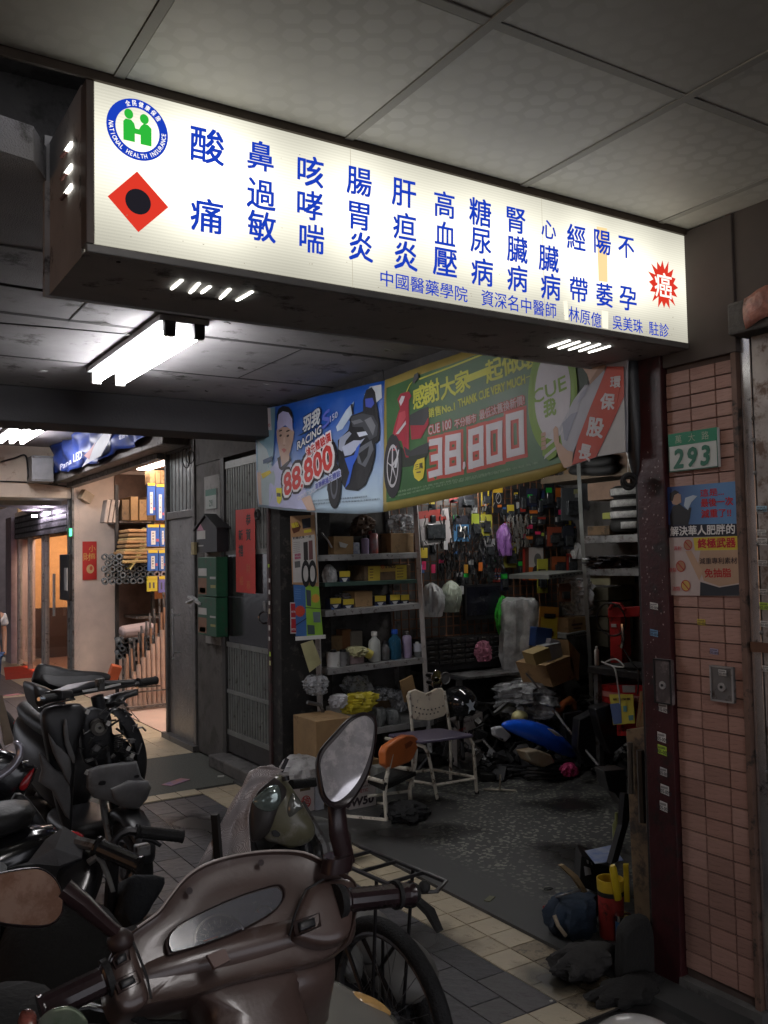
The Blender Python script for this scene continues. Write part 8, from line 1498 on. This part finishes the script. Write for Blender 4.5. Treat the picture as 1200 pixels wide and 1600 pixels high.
olive = mat('olive_paint', (.20, .19, .12), .35, var=.35, scale=3, coat=.25, wear=.22, wcol=(.30, .29, .25)); of_ = thing('parked_scooter', 'old scuffed olive scooter with teardrop headlight facing the camera beside the woven sack', 'scooter', (1.60, 3.22, 0), math.pi-.12)
scooter_body(of_, mat('dull_grey_paint', (.16, .16, .15), .35, var=.4, scale=4, coat=.2), body=False, cz=.72)
PF = Wv((1.44, 3.05, .82)); nF = Wv((-.42, -.88, .20))
dome('handlebar_cowl', [(428, 1214), (442, 1214), (460, 1237), (476, 1262), (491, 1289), (491, 1306), (480, 1318), (463, 1324), (450, 1325), (432, 1318), (412, 1309), (404, 1270), (408, 1235)], PF, nF, olive, of_, .16, .035, 3)
dome('headlight_surround', [(389, 1263), (391, 1245), (400, 1229), (413, 1218), (430, 1216), (446, 1228), (450, 1240), (442, 1258), (432, 1280), (421, 1302), (406, 1312), (393, 1315), (389, 1290)], PF+nF*.022, nF, mat('brown_grey_surround', (.055, .048, .045), .35, var=.3), of_, .08, .022, 3)
dome('headlight', [(395, 1250), (408, 1237), (421, 1228), (434, 1227), (440, 1241), (437, 1258), (428, 1267), (413, 1268), (399, 1261)], PF+nF*.048, nF, mat('headlight_glass', (.30, .38, .35), .08, metal=.55, var=.5, scale=22, coat=1), of_, .02, .014, 3)
dome('side_lens', [(456, 1240), (464, 1244), (474, 1260), (466, 1268), (452, 1278), (448, 1262)], PF+nF*.034, nF, mat('clear_side_lens', (.30, .31, .28), .08, metal=.5, var=.4, scale=20, coat=1), of_, .02, .010, 3)
dome('cowl_hole', [(424, 1299), (431, 1297), (438, 1303), (435, 1308), (427, 1306)], PF+nF*.036, nF, blackp, of_, .003, 0, 2)
MB().tube([onp(445, 1330, PF, nF), onp(452, 1352, PF, nF)+Wv((0, .05, -.1))], [.055, .05], 14).build('steering_boot', blackp, of_)
MB().tube([onp(439, 1206, PF, nF), onp(449, 1185, PF, nF)], .008, 8).cyl(onp(446, 1213, PF+nF*.02, nF), onp(447, 1220, PF+nF*.02, nF), .014).build('mirror_stub', blackp, of_)
MB().tube([onp(430, 1213, PF-nF*.06, nF), onp(395, 1206, PF-nF*.1, nF)], .018, 10).build('grip', rubber, of_); MB().tube([onp(455, 1226, PF-nF*.06, nF), onp(492, 1222, PF-nF*.16, nF)], .018, 10).build('grip', rubber, of_)
sk = thing('woven_sack', 'frayed pinkish white woven plastic sack draped over the olive scooter handlebar', 'sack', at(350, 1390, Y=3.0))
rows = []; L1 = [(425, 1196), (407, 1197), (390, 1206), (380, 1226), (366, 1248), (352, 1273), (336, 1303), (318, 1336), (300, 1369), (288, 1392)]; R1 = [(443, 1203), (432, 1211), (420, 1222), (404, 1236), (393, 1254), (389, 1275), (390, 1300), (392, 1322), (394, 1338), (392, 1392)]
def sackpt(u, v):
    k = v*(len(L1)-1); i = min(int(k), len(L1)-2); f_ = k-i; a = Wv(L1[i]).lerp(Wv(L1[i+1]), f_); b_ = Wv(R1[i]).lerp(Wv(R1[i+1]), f_); p = a.lerp(b_, u)
    return onp(p.x, p.y, (1.30, 2.98, .8), (-.35, -.93, 0))+nF*(.022*v*math.sin(u*6.5+v*2)+.006*math.sin(u*15-v*3)*v+.008*math.sin(v*26+u*5))
sm_ = bpy.data.materials.new('woven_plastic'); sm_.use_nodes = True; n = sm_.node_tree; N = n.nodes; L = n.links; b = N['Principled BSDF']; tc = N.new('ShaderNodeTexCoord'); br_ = N.new('ShaderNodeTexBrick'); mp = N.new('ShaderNodeMapping'); mp.inputs['Rotation'].default_value = (.4, 0, .5)
L.new(tc.outputs['Object'], mp.inputs[0]); L.new(mp.outputs[0], br_.inputs['Vector']); br_.inputs['Scale'].default_value = 90; br_.inputs['Mortar Size'].default_value = .06; br_.inputs['Color1'].default_value = (.82, .78, .78, 1); br_.inputs['Color2'].default_value = (.68, .64, .64, 1); br_.inputs['Mortar'].default_value = (.40, .36, .35, 1)
nz = N.new('ShaderNodeTexNoise'); nz.inputs['Scale'].default_value = 7; nz.inputs['Detail'].default_value = 6; rr_2 = N.new('ShaderNodeValToRGB'); rr_2.color_ramp.elements[0].position = .38; rr_2.color_ramp.elements[1].position = .62; rr_2.color_ramp.elements[0].color = (.55, .47, .45, 1)
mm = N.new('ShaderNodeMix'); mm.data_type = 'RGBA'; mm.blend_type = 'MULTIPLY'; mm.inputs[0].default_value = .5; L.new(tc.outputs['Object'], nz.inputs[0]); L.new(nz.outputs['Fac'], rr_2.inputs[0]); L.new(br_.outputs[0], mm.inputs[6]); L.new(rr_2.outputs[0], mm.inputs[7]); L.new(mm.outputs[2], b.inputs['Base Color']); b.inputs['Roughness'].default_value = .45
MB().grid(sackpt, 26, 44).build('sack_cloth', sm_, sk, solid=.003)

def bicycle(t, c, r_=.33, d=Wv((0, 1, 0)), rack=True, post=None, front=True):
    """c: hub of the wheel we see; d: direction of the frame from it"""
    c = Wv(c); ax = Wv((d.y, -d.x, 0)).normalized(); U_ = Wv((0, 0, 1))
    wheel(t, c, r_, .05, ax, spokes=28, tr=.024); bb = c+d*.43+U_*-.05
    if front: wheel(t, c+d*1.02, r_, .05, ax, spokes=20, tr=.024)
    fr = mat('bike_frame', (.03, .028, .03), .35, metal=.3, var=.4); seat_t = c+d*.30+U_*.33
    for s_ in (-1, 1): MB().tube([c+ax*.05*s_, bb+ax*.03*s_], .009, 6).build('chain_stay', fr, t); MB().tube([c+ax*.05*s_, seat_t+ax*.02*s_], .008, 6).build('seat_stay', fr, t)
    MB().tube([bb, seat_t], .015, 8).build('seat_tube', fr, t); MB().tube([bb, c+d*.85+U_*.36], .018, 8).build('down_tube', fr, t); MB().tube([c+ax*.03+d*.0, bb+ax*.05], .006, 5).build('chain', dsteel, t)
    MB().torus(bb+ax*.05, .08, .006, ax, 24, 5).build('chain_ring', dsteel, t); MB().tube([bb+ax*.06, bb+ax*.08-U_*.15+d*.05], .010, 6).build('crank', dsteel, t)
    MB().torus(c, r_+.022, .028, ax, 30, 8, a0=10, a1=160, flat=.9).build('fender', blackp, t)
    if rack:
        z = r_+.15
        for s_ in (-1, 1): MB().tube([c+ax*.06*s_, c+ax*.07*s_+U_*z-d*.05], .006, 6).build('rack_stay', fr, t)
        MB().tube([c+U_*z+d*.22+ax*.07, c+U_*z-d*.20+ax*.07, c+U_*z-d*.24, c+U_*z-d*.20-ax*.07, c+U_*z+d*.22-ax*.07], .009, 8, flat=.6).build('rack_frame', fr, t)
        for k in (-.1, .03, .16): MB().tube([c+U_*z+d*k+ax*.07, c+U_*z+d*k-ax*.07], .006, 6).build('rack_bar', fr, t)
bc = thing('bicycle', 'black bicycle with thin spokes and a flat rear rack behind the brown scooter', 'bicycle', (1.47, 2.36, 0)); hc = Wv((1.47, 2.36, .30))
bicycle(bc, hc, .30, Wv((-.10, 1, 0)).normalized(), front=False)
for a0, b0 in (((566, 1553), (622, 1470)), ((598, 1440), (598, 1600))): MB().tube([onp(*a0, hc+Wv((.05, 0, 0)), (1, 0, 0)), onp(*b0, hc+Wv((.05, 0, 0)), (1, 0, 0))], .006, 6).build('fender_stay', blackp, bc)
rf = onp(687, 1455, hc, (1, .1, 0)); MB().tube([onp(650, 1405, hc, (1, .1, 0)), onp(672, 1425, hc, (1, .1, 0)), rf], [.016, .02, .014], 8, flat=.6).build('mud_flap', rubber, bc); MB().ell(onp(641, 1412, hc, (1, .1, 0)), (.025, .02, .012), 12, 8).build('reflector', rubber, bc)
MB().tube([at(345, 1385, Y=3.0), at(336, 1272, Y=3.0)], .0165, 4).build('seat_post', mat('post_black', (.014, .014, .015), .4), bc, smooth=False)
gcv = thing('scooter_fender', 'dull grey rounded fender and lamp cover standing behind the bicycle wheel', 'fender', (1.75, 2.72, 0)); dg_ = mat('dusty_grey_paint', (.17, .165, .155), .5, var=.3, scale=4)
MB().ell(at(575, 1462, Y=2.75), (.09, .10, .09), 18, 12).build('lamp_cover', dg_, gcv); MB().ell(at(618, 1508, Y=2.72), (.13, .17, .09), 20, 12, rot=(.3, 0, .3)).build('fender', dg_, gcv); wheel(gcv, at(628, 1575, Y=2.72), .20, .10, (1, .2, 0))

st = thing('parked_scooter', 'stripped black scooter with missing headlight and a dusty grey nose panel, facing the camera', 'scooter', (1.27, 4.80, 0), math.pi+.12)
matt = mat('matt_black_plastic', (.026, .026, .028), .38, var=.5, scale=6); dust = mat('dusty_grey_plastic', (.20, .20, .205), .6, var=.4, scale=6, wear=.2, wcol=(.15, .145, .14))
scooter_body(st, matt, shield=False, rear=True)
YC = 4.52; pC = Wv((1.3, YC, .7)); nC = Wv((0, -1, 0)); cc = lambda x, y, d=0: at(30+x/4.444, 1020+y/4.444, Y=YC+d)
px = lambda *a: [(30+x/4.444, 1020+y/4.444) for x, y in a]
dome('leg_shield', px((160, 430), (230, 380), (320, 370), (430, 360), (470, 420), (440, 520), (400, 700), (380, 900), (370, 1180), (350, 1270), (300, 1180), (250, 1000), (220, 800), (180, 600)), pC, nC, matt, st, .12, .02, 2)
dome('leg_shield', px((640, 400), (700, 385), (770, 430), (830, 520), (870, 620), (888, 700), (890, 780), (875, 880), (840, 870), (840, 740), (800, 640), (730, 560), (720, 470), (690, 430)), pC, nC, matt, st, .10, .01, 2)
dome('inner_frame', px((450, 400), (600, 400), (640, 440), (645, 560), (760, 620), (830, 760), (800, 800), (520, 800), (440, 700)), pC+Wv((0, .06, 0)), nC, blackp, st, .12, .01, 2)
dome('nose_panel', px((480, 820), (560, 790), (700, 770), (820, 755), (850, 860), (910, 920), (900, 1000), (850, 1070), (800, 1095), (700, 1070), (620, 1030), (520, 1010), (475, 940)), pC-Wv((0, .07, 0)), nC, dust, st, .07, .006, 1)
dome('nose_beak', px((640, 950), (760, 890), (900, 890), (920, 940), (890, 1020), (820, 1090), (740, 1080), (660, 1020)), pC-Wv((0, .10, 0)), nC, dust, st, .04, .012, 1)
for x, y, w in ((577, 905, 24), (817, 858, 16)): dome('bolt_hole', px((x-w, y+w*.6), (x-w*.6, y-w*.5), (x+w, y-w*.6), (x+w*.8, y+w*.5)), pC-Wv((0, .094, 0)), nC, blackp, st, .006, 0, 2)
dome('floor_panel', px((140, 700), (190, 740), (250, 810), (350, 890), (352, 1160), (290, 1070), (230, 960), (140, 900), (160, 820)), pC+Wv((0, -.03, 0)), nC, dust, st, .05, .01, 2); dome('side_panel', px((205, 560), (260, 640), (360, 730), (352, 920), (300, 820), (240, 700)), pC+Wv((0, -.05, 0)), nC, dust, st, .04, .008, 2)
dome('inner_panel', px((330, 460), (345, 600), (390, 730), (375, 770), (320, 640), (310, 500)), pC+Wv((0, -.055, 0)), nC, dust, st, .02, .004, 2)
bl, br2 = Wv((.93, 4.47, 1.0)), Wv((1.64, 5.03, 1.0)); 
def bar(x, y, d=0):                       # photo point -> vertical plane of the turned handlebar
    return onp(30+x/4.444, 1020+y/4.444, bl+Wv((.61, -.79, 0))*d, (.61, -.79, 0))
MB().tube([bar(150, 325), bar(350, 290), bar(560, 250), bar(820, 215), bar(930, 195)], .014, 8).build('handlebar', dsteel, st)
grip(st, bar(300, 300), bar(140, 330), .022); grip(st, bar(820, 210), bar(945, 192), .022)
MB().tube([bar(380, 322, .05), bar(300, 335, .06), bar(200, 358, .06), bar(130, 386, .05)], [.010, .008, .007, .008], 7, flat=.6).build('brake_lever', chrome, st); MB().tube([bar(820, 240, .04), bar(900, 235, .05), bar(975, 230, .05)], [.010, .008, .007], 7, flat=.6).build('brake_lever', chrome, st)
MB().tube([bar(135, 322, .03), bar(170, 318, .03)], .010, 6).build('lever_tip', chrome, st)
dome('upper_cover', px((295, 265), (400, 240), (480, 205), (560, 190), (680, 190), (820, 180), (825, 205), (700, 215), (560, 245), (440, 275), (300, 300)), bl+Wv((.61, -.79, 0))*.03, (.61, -.79, .1), matt, st, .14, .012, 1)
dome('lower_cover', px((640, 350), (700, 290), (830, 250), (832, 292), (740, 320), (680, 380)), bl+Wv((.61, -.79, 0))*.03, (.61, -.79, .1), matt, st, .10, .012, 1); dome('switch_box', px((290, 262), (370, 258), (385, 318), (300, 322)), bl+Wv((.61, -.79, 0))*.04, (.61, -.79, 0), matt, st, .07, .006, 1)
MB().prism([bar(438, 262, .06), bar(560, 240, .06), bar(700, 212, .06), bar(702, 226, .06), bar(565, 258, .06), bar(442, 276, .06)], (.005, .008, 0)).build('mounting_plate', whitep, st, smooth=False); MB().box(bar(560, 222, .055), (.05, .02, .06), (0, 0, .65)).build('bracket', dsteel, st, smooth=False)
MB().tube([cc(540, 300, .1), cc(600, 560, .1), cc(640, 900, .05)], .032, 10).build('column', blackp, st)
hn = cc(558, 520, -.02); MB().cyl(hn, hn+Wv((0, .04, 0)), .040, n=20).build('horn', mat('horn_metal', (.12, .11, .10), .4, metal=.6), st); MB().cyl(hn-Wv((0, .006, 0)), hn, .024, n=16).build('horn_face', mat('horn_face', (.30, .29, .25), .4, metal=.5), st); MB().cyl(hn-Wv((0, .010, 0)), hn-Wv((0, .006, 0)), .008, n=10).build('horn_bolt', dark, st)
for i in range(9): MB().torus(cc(690, 570+i*14, -.01), .020, .0035, (0, .25, 1), 16, 5).build('spring_coil', dsteel, st)
rd_ = random.Random(3)
for i in range(26):                      # loose wiring in the opened front
    a = (rd_.uniform(460, 800), rd_.uniform(300, 780)); b_ = (a[0]+rd_.uniform(-120, 120), a[1]+rd_.uniform(-60, 100)); m__ = ((a[0]+b_[0])/2+rd_.uniform(-60, 60), (a[1]+b_[1])/2+rd_.uniform(-30, 60))
    MB().tube([cc(*a, rd_.uniform(-.05, .03)), cc(*m__, rd_.uniform(-.07, 0)), cc(*b_, rd_.uniform(-.05, .03))], rd_.uniform(.002, .006), 5).build('wire', [rubber, dsteel, mat('grey_wire', (.12, .12, .12), .5)][i % 3], st)
for i in range(16): p = cc(rd_.uniform(480, 800), rd_.uniform(600, 770), -.03); MB().box(p, (rd_.uniform(.01, .04), .03, rd_.uniform(.01, .04)), (0, rd_.uniform(0, 2), 0)).build('component', [rubber, dsteel, blackp][i % 3], st, smooth=False, bevel=.002)
for x, y in ((470, 830), (760, 665), (785, 715), (475, 410), (620, 490)): MB().box(cc(x, y, -.06), (.016, .01, .022), (0, .5, 0)).build('connector', whitep, st, smooth=False)
MB().tube([cc(820, 1080, -.02), cc(850, 1190, -.02)], .014, 8).build('fork_leg', dsteel, st)
dome('open_seat', px((100, 170), (130, 80), (180, 78), (260, 90), (330, 110), (450, 125), (600, 135), (640, 165), (600, 215), (480, 235), (400, 255), (300, 275), (200, 240), (120, 190)), (1.1, 5.35, .95), (.1, -.9, .45), mat('seat_vinyl', (.02, .02, .021), .45), st, .10, .025, 2)
dome('seat_tray', px((150, 150), (330, 150), (520, 150), (600, 175), (440, 225), (320, 240), (200, 215)), (1.1, 5.33, .99), (.1, -.8, .6), mat('tray_grey', (.045, .045, .047), .5, var=.5), st, .02, .004, 2)
dome('rear_body', px((100, 240), (150, 230), (300, 300), (330, 420), (200, 440), (140, 410), (110, 320)), (1.0, 5.1, .8), (0, -1, 0), matt, st, .35, .03, 2)

sb_ = thing('parked_scooter', 'black scooter at the left with an angular dark grey front cowl and a ribbed grip', 'scooter', (.36, 2.33, 0), .10); scooter_body(sb_, mat('gloss_black_paint', (.016, .016, .018), .18, var=.3, coat=.6))
PB = Wv((.53, 2.35, 1.0)); nB = Wv((-.15, -.82, .55)); gc_ = mat('grey_cowl_plastic', (.13, .13, .135), .5, var=.25, scale=4, bump=.15, bscale=150)
q = [onp(x, y, PB, nB) for x, y in ((44, 1347), (72, 1311), (100, 1291), (131, 1311), (128, 1340), (92, 1353), (56, 1350), (20, 1354), (0, 1362), (-30, 1372))]; q[3] += nB*.0; rid = onp(86, 1326, PB+nB*.03, nB)
mb = MB(); bk_ = [p-nB*.10 for p in q]; mb.add(q+[rid]+bk_, [(0, 1, 10), (1, 2, 10), (2, 3, 10), (3, 4, 10), (4, 5, 10), (5, 6, 10), (6, 0, 10), (0, 6, 7), (0, 7, 8), (0, 8, 9)]+[(i, (i+1) % 10, 11+(i+1) % 10, 11+i) for i in range(10)]+[tuple(range(11, 21))]); mb.build('front_cowl', gc_, sb_, smooth=False, bevel=.006)
dome('handlebar_cover', [(100, 1345), (128, 1318), (150, 1320), (165, 1345), (150, 1400), (120, 1440), (90, 1430), (85, 1380)], PB-nB*.03, nB, mat('gloss_black_paint', (.016, .016, .018), .18, var=.3, coat=.6), sb_, .12, .02, 2)
pb2 = lambda x, y, d=0: onp(x, y, PB+nB*d, nB)
grip(sb_, pb2(150, 1322, .03), pb2(219, 1352, .06), .021, mat('satin_grip', (.022, .021, .022), .25, var=.5, scale=20)); MB().tube([pb2(120, 1315, .0), pb2(150, 1322, .03)], .014, 8).build('handlebar', dsteel, sb_)
MB().tube([pb2(145, 1332, .02), pb2(160, 1348, .04), pb2(170, 1372, .05), pb2(177, 1394, .06)], [.008, .008, .007, .006], 7, flat=.5).build('brake_lever', dsteel, sb_); MB().tube([pb2(138, 1348, .02), pb2(152, 1338, .03)], .009, 6).build('lever_pivot', dsteel, sb_)
MB().loft([ring(p, w, d_, ax=(1, 0, 0), az=(0, 1, 0), n=14) for p, w, d_ in ((Wv((.48, 2.25, .92)), .12, .10), (Wv((.50, 2.15, .70)), .20, .12), (Wv((.46, 2.1, .40)), .20, .12), (Wv((.42, 2.0, .1)), .15, .10))]).build('black_front_filler', fabric('black_filler', (.012, .012, .012)), sb_, sub=1)  # black filler volume added for the dark leg area under the cowl
MB().loft([ring(p, w, d_, ax=(1, 0, 0), az=(0, 1, 0), n=14) for p, w, d_ in ((Wv((.25, 1.75, .95)), .13, .12), (Wv((.27, 1.72, .80)), .20, .2), (Wv((.27, 1.7, .5)), .2, .22), (Wv((.27, 1.7, .2)), .15, .2))]).build('black_rear_filler', fabric('black_filler', (.012, .012, .012)), sb_, sub=1)  # second black filler, added for the dark mass around the seat
dome('side_bag', [(200, 1372), (225, 1366), (258, 1370), (254, 1390), (240, 1412), (228, 1432), (205, 1446), (192, 1420)], (.72, 2.45, .80), (0, -.9, .4), fabric('navy_black_fabric', (.016, .018, .022)), sb_, .25, .02, 2)
fb = thing('bicycle', 'small black bicycle whose curved handlebar and rubber grip point right behind the ribbed scooter grip', 'bicycle', (.74, 2.60, 0)); pb3 = lambda x, y, d=0: onp(x, y, (.76, 2.46, .95), (-.1, -.98, .1))
MB().tube([pb3(176, 1330), pb3(180, 1312), pb3(188, 1303), pb3(200, 1298), pb3(215, 1299)], .012, 8).build('handlebar', mat('bike_frame', (.03, .028, .03), .35), fb); grip(fb, pb3(212, 1299), pb3(286, 1307), .0165); MB().tube([pb3(222, 1310), pb3(238, 1313), pb3(251, 1321)], [.008, .007, .006], 6).build('brake_lever', blackp, fb); MB().box(pb3(222, 1328), (.04, .03, .03)).build('clamp', dsteel, fb, smooth=False, bevel=.004)
MB().tube([pb3(178, 1325), (.70, 2.62, .55), (.70, 2.62, .3)], .018, 8).build('steering_tube', mat('bike_frame', (.03, .028, .03), .35), fb); wheel(fb, (.70, 2.75, .20), .20, .045, (1, 0, 0), spokes=16, tr=.02); wheel(fb, (.70, 3.45, .20), .20, .045, (1, 0, 0), spokes=16, tr=.02); MB().tube([(.70, 2.65, .35), (.70, 3.1, .28), (.70, 3.45, .2)], .02, 8).build('frame', mat('bike_frame', (.03, .028, .03), .35), fb)

se = thing('parked_scooter', 'black scooter at the left edge with a silver grab rail and red tail light', 'scooter', (-.50, 3.55, 0), 1.45); scooter_body(se, mat('deep_black_paint', (.010, .010, .012), .15, var=.3, coat=.6))
pe2 = lambda x, y, Y=3.78: at(x, y, Y=Y)
MB().tube([pe2(-40, 1232), pe2(-15, 1222), pe2(8, 1208), pe2(22, 1196), pe2(31, 1182), pe2(33, 1168), pe2(28, 1160), pe2(20, 1160)], [.022, .024, .024, .023, .023, .021, .016, .010], 10, flat=.75).build('grab_rail', mat('silver_paint', (.45, .44, .50), .22, metal=.5, coat=.5), se, sub=1)
dome('tail_cover', [(-40, 1190), (0, 1172), (28, 1180), (45, 1195), (60, 1200), (40, 1240), (10, 1262), (-30, 1270)], (.75, 3.80, .8), (0, -1, .1), mat('deep_black_paint', (.010, .010, .012), .15, var=.3, coat=.6), se, .20, .02, 2)
dome('tail_lens', [(30, 1230), (38, 1216), (54, 1200), (50, 1214), (42, 1232), (34, 1236)], (.75, 3.77, .8), (0, -1, .1), mat('tail_red', (.42, .01, .015), .12, coat=.5), se, .02, .006, 2)
dome('mudguard', [(25, 1240), (45, 1248), (80, 1298), (72, 1312), (50, 1290), (20, 1262)], (.7, 3.5, .5), (0, -1, .1), blackp, se, .06, .01, 2)
tag(MB().tube([pe2(35, 1191, 3.7), pe2(44, 1190, 3.7)], .006, 6).build('chrome_strip', chrome, se), None)
fbk = thing('bicycle', 'bicycle with a large thin-spoked wheel at the left edge behind the silver grab rail', 'bicycle', (1.10, 6.98, 0)); bicycle(fbk, (1.10, 6.98, .34), .34, Wv((-.35, 1, 0)).normalized(), rack=False)
tag(MB().prism([at(x, y, Y=6.2) for x, y in ((-6, 1085), (4, 1087), (22, 1160), (8, 1165))], (0, .05, 0)).build('wooden_board', mat('raw_board', (.24, .19, .14), .8), smooth=False), 'slanting brown wooden board behind the bicycle wheel at the left edge', 'board')
lt = thing('scooter_cowl', 'rounded pale grey scooter cowl top cut off by the bottom edge near the pillar', 'scooter cowl', (1.45, 1.0, 0)); pc_ = at(1000, 1660, Y=1.05)
MB().ell(pc_, (.085, .09, .065), 26, 14).build('shell', mat('pale_grey_paint', (.42, .42, .42), .25, var=.1, coat=.4), lt); MB().cyl((pc_.x, pc_.y, 0), (pc_.x, pc_.y, pc_.z-.04), .03).build('stem', blackp, lt); MB().cyl((pc_.x, pc_.y, -.016), (pc_.x, pc_.y, .02), .14).build('foot', blackp, lt)
rdm = thing('reflector_mirror', 'green and white reflecting mirror edge with a red honeycomb reflector at the lower left', 'mirror', (.2, 1.3, 0)); pm_ = lambda x, y: onp(x, y, (.30, 1.30, .95), (0, -.6, .8))
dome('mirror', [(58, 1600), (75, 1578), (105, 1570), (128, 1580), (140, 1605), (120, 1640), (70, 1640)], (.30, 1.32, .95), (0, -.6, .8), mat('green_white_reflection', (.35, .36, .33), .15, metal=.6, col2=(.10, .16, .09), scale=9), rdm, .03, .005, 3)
dome('red_reflector', [(28, 1592), (34, 1578), (50, 1576), (58, 1588), (54, 1606), (34, 1608)], (.26, 1.32, .95), (0, -.6, .8), mat('red_honeycomb', (.20, .06, .045), .25, var=.8, scale=60), rdm, .02, .004, 2); MB().tube([pm_(60, 1660), (.22, 1.34, .5), (.22, 1.36, .0)], .014, 8).build('stalk', blackp, rdm)
